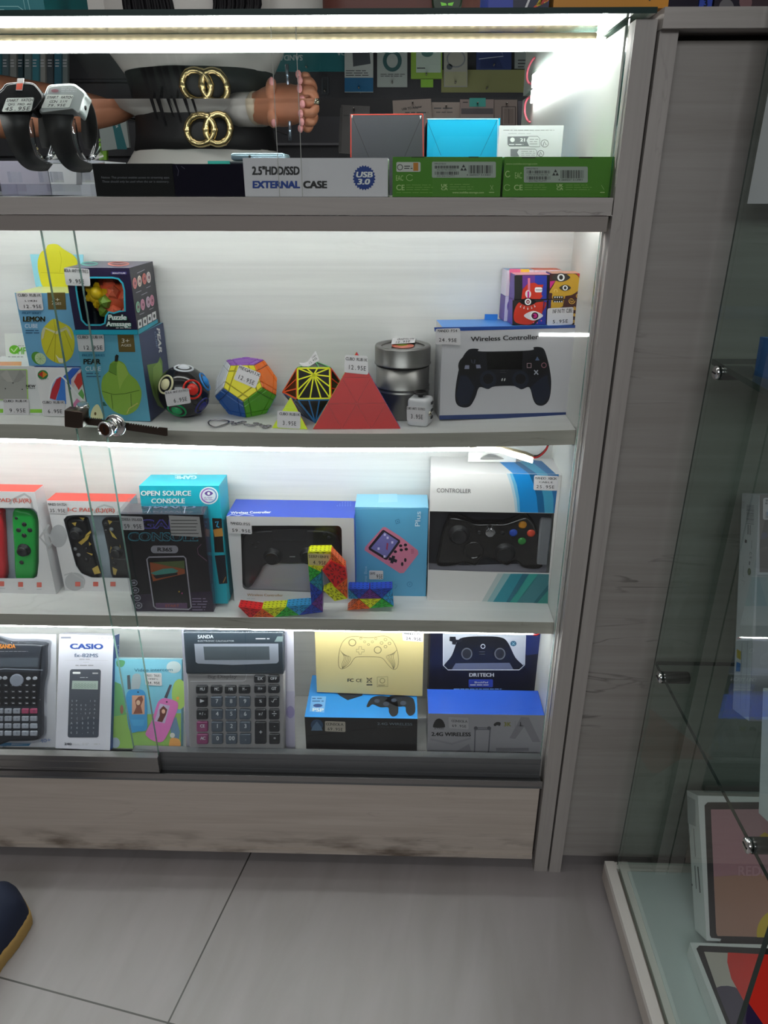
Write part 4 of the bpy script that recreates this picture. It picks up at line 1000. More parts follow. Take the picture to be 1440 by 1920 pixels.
def a3(c):
    F = c.front; F.poly([(1004, 132), (1272, 130), (1258, 322), (994, 322)], BRO, 1)
    F.poly(spline([(1060, 170), (1130, 138), (1200, 138), (1232, 190), (1222, 250), (1170, 290), (1120, 300), (1110, 322), (1025, 322), (1022, 280), (1000, 272), (1030, 220)], 5), GLD, 2)
    F.poly([(1004, 190), (1045, 185), (1004, 245)], MAG, 3); F.poly([(1205, 132), (1270, 131), (1265, 170), (1230, 165)], m_('d03a4c'), 3)
    eye(F, 1086, 160, 70, 34, m_('3a3632'), m_('3a3632'), INKB); eye(F, 1117, 238, 44, 24, m_('3a3632'), m_('3a3632'), INKB)
    F.rect(1028, 300, 1105, 322, INKB, 4, r=6)
    for x in (1035, 1052, 1069, 1086): F.poly([(x, 304), (x+12, 304), (x+6, 318)], wht, 5)
    for x, y, r in ((1215, 298, 20), (1242, 245, 16)): F.line([(x+r*(1-i/22)*math.cos(i*.55), y+r*(1-i/22)*math.sin(i*.55)) for i in range(20)], 5, m_('e0b04a'), 5)
    F.ring(1046, 262, 14, 14, 4, m_('e8c878'), 5, a0=2.5, a1=7)
def a4(c):
    F = c.front; F.poly([(994, 330), (1258, 330), (1236, 514), (985, 514)], BRO, 1); F.poly([(1012, 330), (1110, 330), (1100, 378), (1010, 420)], GLD, 2); F.poly([(994, 330), (1014, 330), (1008, 380), (990, 390)], m_('2a2a6a'), 3)
    F.rect(1028, 330, 1102, 348, INKB, 3, r=6)
    for x in (1035, 1052, 1069, 1086): F.poly([(x, 346), (x+12, 346), (x+6, 334)], wht, 4)
    for x, y, r in ((1165, 335, 26), (1188, 390, 14), (1186, 440, 12), (1182, 488, 12)): F.line([(x+r*(1-i/22)*math.cos(i*.55), y+r*(1-i/22)*math.sin(i*.55)) for i in range(20)], 5, m_('e0b04a'), 5)
for cc_, lo, hi, tc_, art in ((c1, 0, .5, PNK, a2), (c1, .5, 1, PNK, a1), (c1b, 0, .5, PNK, a4), (c1b, .5, 1, m_('e8a88c'), a3)):
    block(cc_, lo, hi, {'all': INKB, 'top': tc_, 'left': VIO, 'right': m_('4a1a3a')}, art)
A0 = c1.P(-.0035, 0, c1.d+.0006)
for i, (x0, w_, kk) in enumerate(((0, .029, 'l'), (.0296, .029, 'r'))):
    for j in (0, 1):
        cc_ = Carton.__new__(Carton); cc_.A = A0 + c1.u*x0 + V3((0, 0, j*(c1.h*.52))); cc_.u, cc_.n, cc_.up = c1.u, c1.n, c1.up; cc_.w, cc_.h, cc_.d, cc_.z, cc_.view = w_, c1.h*.52-.0003, .0235, zq, C7
        cc_.mb = MB(); cc_.shell({'all': INKB, 'top': m_('7a9ac0') if kk == 'l' else m_('d8552a'), 'left': m_('e6dce6') if j else VIO, 'right': m_('b0341e'), 'front': m_('e8d8e0') if j else m_('e4dcec')})
        F = Face(cc_.mb, cc_.A, cc_.n, C7)
        if j and kk == 'l': F.poly([(700, 96), (785, 98), (780, 140), (702, 200)], m_('e06a94'), 1); F.rect(785, 98, 850, 120, m_('ecc23a'), 2)
        if not j and kk == 'l': F.ell(702, 380, 18, 45, VIO, 1)
        T = Face(cc_.mb, cc_.A+cc_.up*cc_.h, cc_.up, C7)
        if j and kk == 'l': T.poly([(700, 78), (800, 74), (900, 76), (860, 84)], m_('8ac08a'), 1); T.poly([(760, 88), (900, 82), (960, 92)], m_('d88aa0'), 1)
        cc_.mb.build('block', t)
price(t, Face(None, c1b.A, c1b.n, C7), [(984, 392), (1180, 382), (1174, 512), (980, 522)], [('INFINITY CUBE', .18, .3, .97, .24), ('5.95E', .2, .88, .82, .2)])

# ---------- keychain lying on the shelf
q = lambda x, y: (lambda p: V3((p.x, p.y, s1(p.x)+.0016)))(atZ(*VP(C5, x, y), zs1(C5, x, y)))
t = thing('keychain', 'small silver keychain with a snap hook lying in front of the dodecahedron', 'keychain', q(850, 1010)-V3((0, 0, .0016)))
b = MB(); P = [q(*p) for p in spline([(570, 1000), (600, 980), (700, 978), (770, 990), (760, 1010), (700, 1030), (640, 1045), (590, 1030)], 4)]
b.tube(P, .0008, mat('9c9aa0', .2, 1), 8, closed=True); b.build('snap_hook', t)
for i, x in enumerate(range(790, 1160, 30)):
    y = 1000+14*math.sin(i*1.3)+i*3
    b = MB(); c0 = q(x, y); b.tube([c0+V3((.0030*math.cos(a), .0018*math.sin(a), .0004*(-1)**i)) for a in [math.pi*k/5 for k in range(10)]], .0006, mat('9c9aa0', .2, 1), 6, closed=True); b.build('link', t)
# ================================================================== second shelf
PADK = mat('101012', .28); PADG = mat('1d1e22', .35)
def stick(b, F, x, y, r, h0, m=PADK, L=0, top=None):
    """thumb stick on a face: r in metres"""
    O = F.pt(x, y, L) + F.n*h0
    b.lathe(O, F.n, [(r*1.35, 0), (r*1.30, .0012), (r*.75, .0016), (r*.6, .004), (r*.95, .0052), (r*1.0, .0066), (r*.9, .0076), (r*.72, .0068), (.0004, .0066)], top or m, 28)
def dome(b, F, x, y, r, h0, h, m): b.lathe(F.pt(x, y)+F.n*h0, F.n, [(r, 0), (r*.95, h*.6), (r*.6, h*.95), (.0002, h)], m, 20)

# ---------- red and green joy pads box, far left
CW = m_('dcdadc'); CR = m_('d8483c')
def pad_box(label, bl, br, tl, depth, win, arts, back=.133):
    c = carton('pad_box', label, 'box', bl, br, tl, S2, depth, C8, {'all': CW, 'top': CR, 'inside': m_('9aa4ae'), 'back': CR}, back=back, hollow=win)
    F = c.front; arts(c, F)
    b = MB(); Fb = Face(b, c.A - c.n*.014, c.n, C8); lo = V3((min(p[0] for p in win), min(p[1] for p in win), 0)); hi = V3((max(p[0] for p in win), max(p[1] for p in win), 0))
    Fb.rect(lo.x-30, lo.y-30, hi.x+30, hi.y+30, m_('a9b4bf', .5), 0); b.build('inner_tray', c.t)
    c.mb.build('carton', c.t)
    f = MB(); Ff = Face(f, c.A - c.n*.0009, c.n, C8); P = [Ff.pt(x, y) for x, y in win]; f.add(P, [tuple(range(len(P)))], glass_mat('clear_film', (.96, .97, .98), 1.3)); f.build('window_film', c.t)
    return c
def joypad(label, c, outline, body, parts, blob=None):
    F = Face(None, c.A - c.n*.0136, c.n, C8); b = MB(); F.mb = b
    slab(b, F, outline, .0085, body, bev=.0035)
    cen = F.pt(sum(p[0] for p in outline)/len(outline), sum(p[1] for p in outline)/len(outline))
    zm = min(F.pt(*p).z for p in outline)
    t = thing('joy_pad', label, 'game controller', (cen.x, cen.y, zm)); 
    if blob:
        for P in blob: F2 = Face(b, F.O + F.n*.0086, F.n, C8); F2.poly(P, m_('c9a84a', .3), 1)
    b.build('body', t)
    for kind, x, y, r in parts:
        b = MB()
        if kind == 's': stick(b, F, x, y, r, .0084, PADG); b.build('thumb_stick', t)
        elif kind == 'w': dome(b, F, x, y, r, .0083, .0016, m_('8a8c90', .3)); b.build('button', t)
        else: dome(b, F, x, y, r, .0083, .0016, m_('2a2a2c', .25) if kind == 'b' else m_('b9bcc0', .25)); b.build('button', t)
win = [(-90, 368), (200, 368), (228, 395), (238, 450), (238, 700), (228, 790), (205, 800), (-80, 800)]
def art(c, F):
    F.text('I-C PAD (L)/(R)', -80, 328, 192, 332, 24, m_('d8695c'), bold=.03)
    G = m_('b4b4b6')
    F.line([(62, 345), (70, 320), (150, 282), (185, 305), (200, 372)], 14, G, 1); F.line([(300, 470), (245, 548), (300, 612), (330, 560), (285, 520)], 14, G, 1, closed=False)
    for x, y in ((10, 832), (126, 836), (240, 838)): F.rect(x-14, y-14, x+16, y+16, m_('d8695c'), 1, r=3); F.fine(x-14, y+22, x+24, y+34, 1, lgrey, words=False)
c = pad_box('white box of game pads, one red and one bright green, far left of middle shelf', (-70, 888), (345, 898), (-190, 262), .022, win, art)
joypad('bright green game pad in the leftmost window box', c, spline([(95, 380), (150, 370), (205, 385), (232, 430), (238, 520), (238, 690), (230, 770), (200, 796), (118, 798), (103, 600)], 4), m_('22b048', .35),
       [('b', 170, 450, .0030), ('b', 136, 485, .0030), ('b', 204, 485, .0030), ('b', 170, 518, .0030), ('s', 170, 605, .0062), ('b', 154, 682, .0028), ('b', 122, 412, .0020)])
joypad('bright red game pad in the leftmost window box', c, spline([(-70, 372), (24, 372), (35, 420), (46, 640), (48, 795), (-40, 796), (-70, 700)], 4), m_('d62a34', .35), [('b', -8, 600, .0030), ('b', 0, 400, .002)])
# ---------- black and gold pads box
win = [(390, 440), (410, 418), (450, 412), (800, 412), (860, 800), (560, 795), (500, 770), (465, 720)]
def art(c, F):
    F.text('I-C PAD (L)/(R)', 418, 388, 704, 392, 24, m_('d8695c'), bold=.03); G = m_('bcbcbe')
    F.line([(580, 400), (600, 365), (640, 350), (690, 365), (700, 392)], 12, G, 1); F.ell(360, 540, 52, 70, m_('b2b2b5'), 1)
    F.ell(460, 820, 62, 56, m_('b2b2b5'), 1); F.line([(395, 780), (440, 765), (520, 812), (510, 858)], 8, G, 2)
    for x in (478, 588, 694): F.rect(x-16, 820, x+16, 848, m_('d8695c'), 3, r=3)
c = pad_box('white and red boxed game pads in black with gold splashes, behind the door edges', (400, 874), (880, 884), (288, 322), .024, win, art)
gold1 = [[(480, 580), (520, 550), (552, 530), (540, 560), (500, 595)], [(520, 550), (560, 520), (556, 505), (528, 530)], [(440, 460), (470, 455), (462, 480)], [(565, 740), (600, 720), (618, 768), (580, 775)], [(530, 640), (570, 650), (565, 660)], [(486, 425), (520, 428), (510, 445)], [(545, 575), (562, 590), (548, 600)]]
gold2 = [[(670, 500), (700, 530), (720, 560), (690, 545)], [(680, 600), (700, 640), (690, 680), (675, 640)], [(690, 730), (720, 745), (710, 780), (696, 775)], [(660, 440), (690, 450), (672, 470)], [(735, 590), (750, 640), (738, 660)]]
joypad('black game pad with gold splashes, left one of the pair in the window box', c, spline([(425, 430), (470, 418), (530, 422), (548, 450), (580, 600), (622, 775), (560, 770), (505, 740), (470, 650), (440, 520), (425, 470)], 4), m_('17181b', .3),
       [('s', 490, 505, .0062), ('w', 480, 600, .0026), ('b', 545, 600, .0026), ('w', 500, 635, .0026), ('b', 548, 668, .0026)], gold1)
joypad('black game pad with gold splashes, right one of the pair in the window box', c, spline([(640, 430), (720, 425), (790, 440), (830, 600), (850, 770), (780, 785), (700, 778), (680, 650), (650, 500)], 4), m_('17181b', .3),
       [('b', 670, 450, .0026), ('w', 700, 480, .0026), ('b', 668, 492, .0026), ('s', 735, 620, .0062), ('b', 718, 690, .0026)], gold2)
price(c.t, Face(None, c.A, c.n, C8), [(292, 325), (412, 326), (412, 400), (302, 398)], [('MANDO SWITCH', .02, .36, .98, .24), ('35.95E', .06, .9, .95, .3)])

# ---------- cyan console box leaning at the back
CY = m_('15a8bc')
c = carton('console_box', 'cyan OPEN SOURCE CONSOLE box standing behind the dark console box', 'box', (935, 955), (1398, 955), (815, 232), S2, .046, C8,
           {'all': CY, 'left': m_('1296a8'), 'top': m_('1ab4c8')}, lean=.09, back=.125)
F = c.front
F.text('OPEN SOURCE', 866, 291, 1172, 291, 30, wht, bold=.035); F.text('CONSOLE', 930, 338, 1134, 338, 30, wht, bold=.035)
F.ell(1282, 292, 58, 54, m_('e4eef2'), 1); F.ring(1282, 292, 50, 46, 8, m_('9a6ab8'), 2, a0=1.6, a1=4.7); F.ring(1282, 292, 50, 46, 8, m_('6a9ac8'), 2, a0=-1.6, a1=1.6); F.poly(spline([(1255, 278), (1280, 262), (1308, 278), (1280, 294)], 4), m_('6a4a9a'), 2); F.ell(1281, 278, 9, 9, wht, 3); F.fine(1252, 298, 1312, 322, 3, m_('8a5aa8'), 2)
F.poly([(1302, 430), (1360, 432), (1374, 640), (1318, 640)], m_('1a120c'), 1); F.poly([(1308, 500), (1364, 490), (1370, 540), (1318, 545)], m_('b8843a'), 2); F.line([(1320, 455), (1340, 450), (1330, 480), (1345, 485)], 7, m_('3aa8d8'), 3)
F.poly([(1318, 660), (1382, 655), (1396, 830), (1345, 835)], m_('101522'), 1); F.line([(1386, 790), (1370, 825)], 5, m_('a8763a'), 2)
c.top.text('GAME', 1205, 172, 1075, 172, 22, m_('c8eef4'), bold=.06, up=(0, 22)); c.top.line([(1045, 158), (1090, 165), (1210, 160)], 5, m_('c8eef4'), 3)
c.mb.build('carton', c.t)

# ---------- dark R36S box in its clear sleeve
DK = m_('14121a', .22)
c = carton('console_box', 'black GAME CONSOLE box picturing a handheld, wrapped in shiny clear film', 'box', (831, 1001), (1311, 1006), (736, 405), S2, .030, C8,
           {'all': DK, 'top': m_('3a3a44', .15), 'right': m_('4a3450', .2), 'left': m_('2a2438', .2)}, back=.09)
F = c.front
for t_, x0, y0, x1, h, ck in (('GAME', 862, 492, 1190, 56, '5a55c0'), ('CONSOLE', 790, 568, 1212, 54, '3a8a9c')):
    F.text(t_, x0, y0, x1, y0+2, h, m_(ck), 2, bold=.06); F.text(t_, x0+3, y0-4, x1-3, y0-2, h-8, m_('191626'), 3, bold=.012)
F.poly(rr(926, 598, 1094, 645, 22), m_('a5a3ac'), 2); F.text('R36S', 968, 632, 1056, 634, 24, INK, 3, bold=.05)
Pq = [(915, 668), (1128, 664), (1140, 676), (1174, 975), (1160, 988), (962, 984), (945, 970), (902, 682)]
F.poly(Pq, m_('0c0d14', .2), 2); F.line(Pq, 8, m_('b2adb8'), 4, closed=True)
F.poly([(920, 700), (1030, 720), (1134, 742), (1136, 770), (1010, 800), (940, 818), (926, 760)], m_('a8562a'), 3); F.poly([(930, 700), (1132, 690), (1134, 740), (1030, 722)], m_('5a6a3a'), 4)
F.poly([(925, 765), (1000, 740), (1060, 735), (1096, 752), (1060, 775), (960, 780)], m_('4a9a8c'), 5); F.poly([(940, 780), (1090, 762), (1090, 776), (960, 800)], m_('14141a'), 6)
F.rect(955, 950, 1150, 982, m_('6a4a6e'), 3); F.text('START', 1015, 974, 1100, 974, 16, m_('b8603a'), 4, bold=.02)
F.ell(1100, 880, 5, 5, m_('c8a83a'), 4, n=8); F.ell(1118, 890, 4, 5, m_('c04a8a'), 4, n=8)
F.poly([(800, 900), (1300, 880), (1311, 1004), (831, 1000)], m_('2c1c38', .22), 1)
F.line([(1235, 590), (1212, 615), (1216, 650), (1270, 692)], 3, m_('8a5a7a'), 2)
for y in (826, 872, 919, 965): F.ring(822+(y-826)*.21, y, 23, 20, 6, m_('9a98a4'), 3); F.rect(812+(y-826)*.21, y-7, 832+(y-826)*.21, y+7, m_('9a98a4'), 3, r=4)
F.fine(1180, 915, 1275, 1000, 5, m_('8a7a9a'), 3)
F.poly([(1036, 412), (1225, 420), (1240, 545), (1052, 535)], m_('b8b6b4', .4), 5); F.fine(1050, 432, 1222, 532, 5, INK, 6, th=.2, ragged=.1, words=False)
T = c.top; T.line([(905, 400), (925, 360)], 4, m_('c8c8d0'), 2); T.line([(1130, 400), (1140, 352)], 4, m_('c8c8d0'), 2); T.text('GAME', 1200, 352, 880, 350, 22, m_('6a7088'), 2, bold=.02, up=(0, 22))
c.mb.build('carton', c.t)
price(c.t, F, [(738, 415), (876, 420), (888, 502), (752, 500)], [('CONSOLA EMULADOR', .03, .32, .97, .2), ('59.95E', .1, .88, .92, .32)])
b = MB(); e = .0022; P = c.P; q = [(-e, 0, -e), (c.w+e, 0, -e), (c.w+e, 0, c.d+.009), (-e, 0, c.d+.009)]; tp = [(a, c.h+e*1.5, d_) for a, _, d_ in q]
V = [P(*x) for x in q+tp]; b.add(V, [(0, 1, 5, 4), (1, 2, 6, 5), (2, 3, 7, 6), (3, 0, 4, 7), (4, 5, 6, 7)], glass_mat('shiny_wrap', (.93, .93, .95), 1.28, 0)); b.build('clear_wrap', c.t)

# ---------- wireless controller window box
BL_ = m_('2247b8', .3)
win = rr(178, 362, 826, 795, 30)
win = [(x + (10 if y > 600 else -2)*(1 if x < 500 else .5), y - (22 if (x < 500 and y > 600) else 0)) for x, y in win]
c = carton('controller_box', 'white window box with blue top holding a black controller, behind the rainbow snake', 'box', (136, 846), (914, 862), (82, 312), S2, .05, B1,
           {'all': m_('d9d7da'), 'top': BL_, 'inside': m_('1a1a1e'), 'left': m_('b9b7ba'), 'right': m_('2247b8')}, back=.132, tr=(893, 302), hollow=win)
F = c.front
F.text('Wireless Controller', 218, 813, 448, 816, 16, m_('a8845a'), bold=.02); F.fine(216, 824, 270, 836, 1, lgrey)
T = c.top; T.text('Wireless Controller', 112, 288, 370, 284, 14, wht, bold=.04); 
for i in range(7):
    for j in range(5):
        if i+j > 4: T.ell(780+i*17, 192+j*11, 2.4, 1.6, m_('a8c8f0'), 2, n=6)
T.line([(84, 305), (120, 290), (160, 300), (200, 288), (260, 298)], 3, m_('e0e6f0'), 2)
c.mb.build('carton', c.t)
price(c.t, F, [(100, 320), (245, 330), (250, 415), (106, 408)], [('MANDO PS5', .06, .34, .95, .2), ('59.95E', .1, .88, .96, .24)])
f = MB(); Ff = Face(f, c.A - c.n*.0009, c.n, B1); P = [Ff.pt(x, y) for x, y in win]; f.add(P, [tuple(range(len(P)))], glass_mat('window_gloss', (.95, .95, .96), 1.45)); f.build('window_film', c.t)
b = MB(); Fb = Face(b, c.P(0, 0, .018), c.n, B1); Fb.rect(150, 330, 900, 640, m_('141416'), 0); Fb.rect(150, 590, 900, 830, m_('c4c2c8'), 1); b.build('inner_tray', c.t)
def gamepad(label, F, view, outline, body, thick, sticks, domes, extra=None, rad=.0065):
    b = MB(); F = Face(b, F.O, F.n, view); slab(b, F, outline, thick, body, bev=thick*.32, segs=5)
    cx = sum(p[0] for p in outline)/len(outline); cy = sum(p[1] for p in outline)/len(outline); cen = F.pt(cx, cy); zm = min(F.pt(*p).z for p in outline)
    t = thing('game_controller', label, 'game controller', (cen.x, cen.y, zm)); bd = b.build('body', t)
    for x, y in sticks: b = MB(); stick(b, F, x, y, rad, thick-.0004, mat('1a1a1d', .35)); b.build('thumb_stick', bd)
    for x, y, r, m, h in domes: b = MB(); dome(b, F, x, y, r, thick-.0003, h, m); b.build('button', bd)
    if extra: extra(F, t, thick)
    return t
Fg = Face(None, c.P(0, 0, .0165), c.n, B1)
def ex(F, t, th):
    b = MB(); F2 = Face(b, F.O+F.n*th, F.n, F.view); slab(b, F2, [(375, 385), (605, 380), (600, 455), (385, 458)], .0012, mat('26262a', .4)); b.build('touch_pad', t)
    b = MB(); F2 = Face(b, F.O+F.n*th, F.n, F.view); F2.rect(490, 558, 526, 564, m_('9a9a9a'), 1); b.build('mark', t)
gamepad('black wireless controller inside the blue topped window box', Fg, B1, spline([(210, 400), (300, 372), (500, 368), (700, 368), (790, 395), (830, 470), (850, 620), (830, 720), (770, 740), (720, 640), (660, 590), (500, 588), (350, 590), (300, 660), (240, 740), (190, 700), (180, 560), (190, 460)], 4),
        mat('232327', .35), .010, [(390, 535), (620, 530)], [(282, 480, .0022, PADG, .001), (258, 455, .0022, PADG, .001), (300, 450, .0022, PADG, .001), (720, 390, .0024, mat('3a3a40', .2), .0012), (750, 415, .0024, mat('3a3a40', .2), .0012)], ex, .0085)

# ---------- light blue handheld box
LBX = m_('5aa5cc', .3)
c = carton('handheld_box', 'light blue Plus box printed with a pink handheld game', 'box', (920, 810), (1366, 816), (906, 243), S2, .040, B1, {'all': LBX, 'top': m_('8ac8e4', .3)}, back=.131)
F = c.front
F.poly([(1090, 372), (1105, 370), (1200, 430), (1315, 520), (1318, 545), (1225, 665), (1200, 668), (1080, 590), (972, 520), (975, 500)], m_('d07a96'), 1)
F.poly([(1095, 388), (1200, 455), (1200, 470), (1118, 580), (1105, 580), (1000, 515), (998, 500), (1085, 392)], m_('1c1420'), 2); F.poly([(1100, 402), (1188, 460), (1112, 566), (1012, 506)], m_('7470b0'), 3)
for x, y in ((1120, 440), (1062, 510), (1102, 420), (1150, 470), (1100, 560)): F.rect(x-6, y-9, x+7, y+6, m_('d0c8e8'), 4)
F.poly([(1115, 470), (1125, 475), (1120, 520), (1110, 512)], m_('a03a5a'), 4)
for x, y in ((1235, 485), (1204, 490), (1240, 512), (1208, 517), (1170, 528)): F.ell(x, y, 11, 9, m_('1c1420'), 3, n=14)
F.line([(1128, 572), (1180, 590)], 20, m_('1c1420'), 3); F.line([(1160, 555), (1146, 602)], 20, m_('1c1420'), 3)
for x, y in ((1234, 582), (1214, 608)): F.ell(x, y, 8, 13, m_('1c1420'), 3, n=12)
for i in range(4): F.line([(1270, 515+i*8), (1290, 512+i*8)], 3, m_('a8506c'), 3)
F.text('Plus', 1328, 365, 1334, 270, 34, m_('cfe6f2'), up=(-34, 0), bold=.01); F.text('Game Box', 988, 760, 988, 620, 22, m_('a8cfe4'), up=(-20, 0))
for x0, y0 in ((1170, 322),): F.line([(x0, y0+6), (x0+22, y0-2), (x0+28, y0+20), (x0+6, y0+28)], 4, m_('2a6a94'), 2, closed=True); F.ell(x0+15, y0+13, 4, 4, m_('2a6a94'), 2, n=8)
F.ring(1262, 738, 18, 17, 4, m_('3a84b0'), 2); F.ell(1262, 738, 4, 4, m_('3a84b0'), 2, n=8); F.line([(1168, 765), (1182, 745), (1165, 740)], 3, m_('3a84b0'), 2)
F.line([(908, 255), (1370, 246)], 3, m_('8ecae6'), 1)
c.top.poly([(1060, 215), (1065, 160), (1180, 158), (1185, 210)], m_('9ed2ea'), 1)
c.mb.build('carton', c.t)
price(c.t, F, [(1002, 648), (1092, 650), (1092, 705), (1002, 705)], [('GAME', .05, .45, .45, .3), ('95E', .5, .9, .98, .5)])

# ---------- swooping white and blue controller box with the open window
WB = m_('e2dfde', .3)
win = [(108, 624), (640, 632), (1166, 642), (1124, 1146), (560, 1134), (104, 1118)]
c = carton('controller_box', 'white box with blue and teal swoops around a glossy black controller', 'box', (93, 1372), (1112, 1402), (105, 306), S2, .055, B2,
           {'all': WB, 'top': m_('dcdada', .25), 'inside': m_('d8d8d8'), 'right': m_('4a8a9c'), 'left': m_('c8c8c8')}, back=.131, tr=(1204, 312), hollow=win)
F = c.front
def swoop(F, pts, ck, L): F.poly(pts, m_(ck, .28), L)
swoop(F, [(815, 305), (850, 400), (872, 520), (878, 632), (1030, 636), (1018, 500), (985, 380), (955, 310)], '1389d4', 1)
swoop(F, [(790, 305), (822, 400), (848, 520), (858, 630), (878, 632), (872, 520), (850, 400), (815, 305)], '6ab4dc', 1)
swoop(F, [(765, 305), (798, 400), (826, 520), (838, 629), (858, 630), (848, 520), (822, 400), (790, 305)], 'b4cfde', 1)
swoop(F, [(955, 310), (985, 380), (1018, 500), (1030, 636), (1085, 637), (1075, 500), (1050, 400), (1020, 310)], '0f5f92', 1)
swoop(F, [(1020, 310), (1050, 400), (1075, 500), (1085, 637), (1158, 639), (1160, 520), (1140, 410), (1110, 312)], '3f9ac0', 1)
swoop(F, [(1110, 312), (1140, 410), (1160, 520), (1158, 639), (1168, 640), (1205, 312)], '1b66a0', 1)
F.text('CONTROLLER', 175, 462, 464, 468, 36, m_('6a686a'), bold=.005)
for P_, ck in (([(800, 1150), (900, 1150), (760, 1390), (650, 1388)], '2a8ea0'), ([(900, 1150), (955, 1152), (860, 1300), (790, 1392), (760, 1390)], '1f6a80'), ([(955, 1152), (1030, 1152), (960, 1260), (850, 1393), (790, 1392)], '2f9c94'),
               ([(1030, 1152), (1122, 1154), (1118, 1240), (990, 1397), (850, 1393)], '3c7e88'), ([(1118, 1240), (1116, 1290), (1020, 1399), (990, 1397)], '14606e'), ([(1116, 1290), (1112, 1402), (1020, 1399)], '2f8c84')): swoop(F, P_, ck, 1)
swoop(F, [(740, 1148), (800, 1150), (650, 1388), (600, 1386)], '8fb8be', 1); swoop(F, [(690, 1148), (740, 1148), (600, 1386), (555, 1384)], 'bcc8c8', 1)
T = c.top
for P_, ck in (([(700, 206), (820, 206), (955, 308), (815, 304)], '1389d4'), ([(820, 206), (870, 206), (1020, 309), (955, 308)], '0f5f92'), ([(870, 206), (950, 190), (1110, 310), (1020, 309)], '3f9ac0'), ([(950, 190), (1060, 200), (1180, 310), (1110, 310)], '1b66a0')): swoop(T, P_, ck, 1)
c.mb.build('carton', c.t)
price(c.t, F, [(996, 318), (1202, 324), (1192, 448), (990, 442)], [('MANDO XBOX', .04, .26, .93, .17), ('CABLE', .22, .50, .8, .12), ('25.95E', .1, .86, .88, .22)])
b = MB(); O = c.P(0, c.h+.0004, c.d*.62); Ft = Face(b, O, c.n, B2)
P_ = [(443, 122), (842, 165), (842, 206), (437, 204)]; Pt = [(443, 120), (846, 118), (842, 206), (437, 204)]; hole = spline([(542, 180), (560, 160), (630, 133), (700, 158), (732, 172), (728, 186), (560, 188)], 3)
A_ = [Ft.pt(*p) for p in Pt]; B_ = [Ft.pt(*p) for p in hole]; tr = tessellate_polygon([A_, B_]); b.add(A_+B_, [tuple(t_) for t_ in tr], m_('d4d4d0')); b.add([p + c.n*.0012 for p in A_+B_], [tuple(t_) for t_ in tr], m_('e2e2de')); b.build('hanging_tab', c.t)
f = MB(); Ff = Face(f, c.A - c.n*.0009, c.n, B2); P = [Ff.pt(x, y) for x, y in win]; f.add(P, [tuple(range(len(P)))], glass_mat('window_gloss2', (.95, .95, .96), 1.4)); f.build('window_film', c.t)
b = MB(); Fb = Face(b, c.P(0, 0, .030), c.n, B2); Fb.rect(60, 600, 1200, 1170, m_('34353d', .3), 0); Fb.poly([(100, 1060), (400, 1080), (700, 1070), (1180, 1060), (1180, 1180), (60, 1180)], m_('aaa8b4'), 1); b.build('inner_tray', c.t)
FROST = bpy.data.materials.new('frosted_plastic'); FROST.use_nodes = True; _b = FROST.node_tree.nodes['Principled BSDF']
_b.inputs['Base Color'].default_value = (.35, .36, .39, 1); _b.inputs['Alpha'].default_value = .55; _b.inputs['Roughness'].default_value = .3
b = MB(); Fb = Face(b, c.P(0, 0, .010), c.n, B2); slab(b, Fb, [(1045, 690), (1060, 675), (1140, 680), (1145, 700), (1105, 1060), (1095, 1070), (1020, 1062), (1018, 1040)], .004, FROST); b.build('blister_rib', c.t)
GLK = mat('0b0b0d', .12, 0, .8)
def ex(F, t, th):
    for x, y, ck in ((890, 702, 'd8901c'), (812, 768, '2a50b8'), (960, 772, 'd84a30'), (884, 838, '2f8a3a')):
        b = MB(); dome(b, F, x, y, .0050, th-.001, .0026, m_(ck, .15)); b.build('button', t, {'d8901c': 'amber', '2a50b8': 'blue', 'd84a30': 'red', '2f8a3a': 'green'}[ck]+' round button')
    b = MB(); dome(b, F, 622, 770, .0062, th-.0005, .0016, mat('c0c0c4', .2, .9)); F2 = Face(b, F.O+F.n*(th+.0013), F.n, B2); F2.line([(600, 748), (644, 796)], 7, m_('4a4a4e'), 1); F2.line([(644, 748), (600, 796)], 7, m_('4a4a4e'), 1); b.build('guide_button', t)
    b = MB(); O = F.pt(480, 920)+F.n*(th-.0008); b.lathe(O, F.n, [(.0125, 0), (.0125, .0012), (.0112, .0026), (.0095, .0012), (.0082, .0006), (.0004, .0006)], GLK, 36); b.build('direction_pad', t)
    b = MB(); F2 = Face(b, F.O+F.n*(th+.001), F.n, B2); F2.ring(622, 770, 34, 34, 4, mat('8a8a8e', .2, 1), 0); b.build('guide_ring', t)
gamepad('glossy black controller with amber, red, green and blue buttons, boxed', Face(None, c.P(0, 0, .022), c.n, B2), B2,
        spline([(290, 640), (400, 655), (500, 690), (620, 690), (740, 690), (850, 655), (930, 640), (1000, 720), (1040, 880), (1060, 1060), (900, 1070), (830, 1010), (760, 1050), (640, 1000), (560, 985), (500, 1050), (400, 1030), (330, 1050), (180, 1050), (190, 940), (220, 780), (255, 690)], 4),
        GLK, .012, [(360, 785), (742, 935)], [(528, 768, .0026, PADG, .001), (722, 770, .0026, PADG, .001)], ex, .0098)

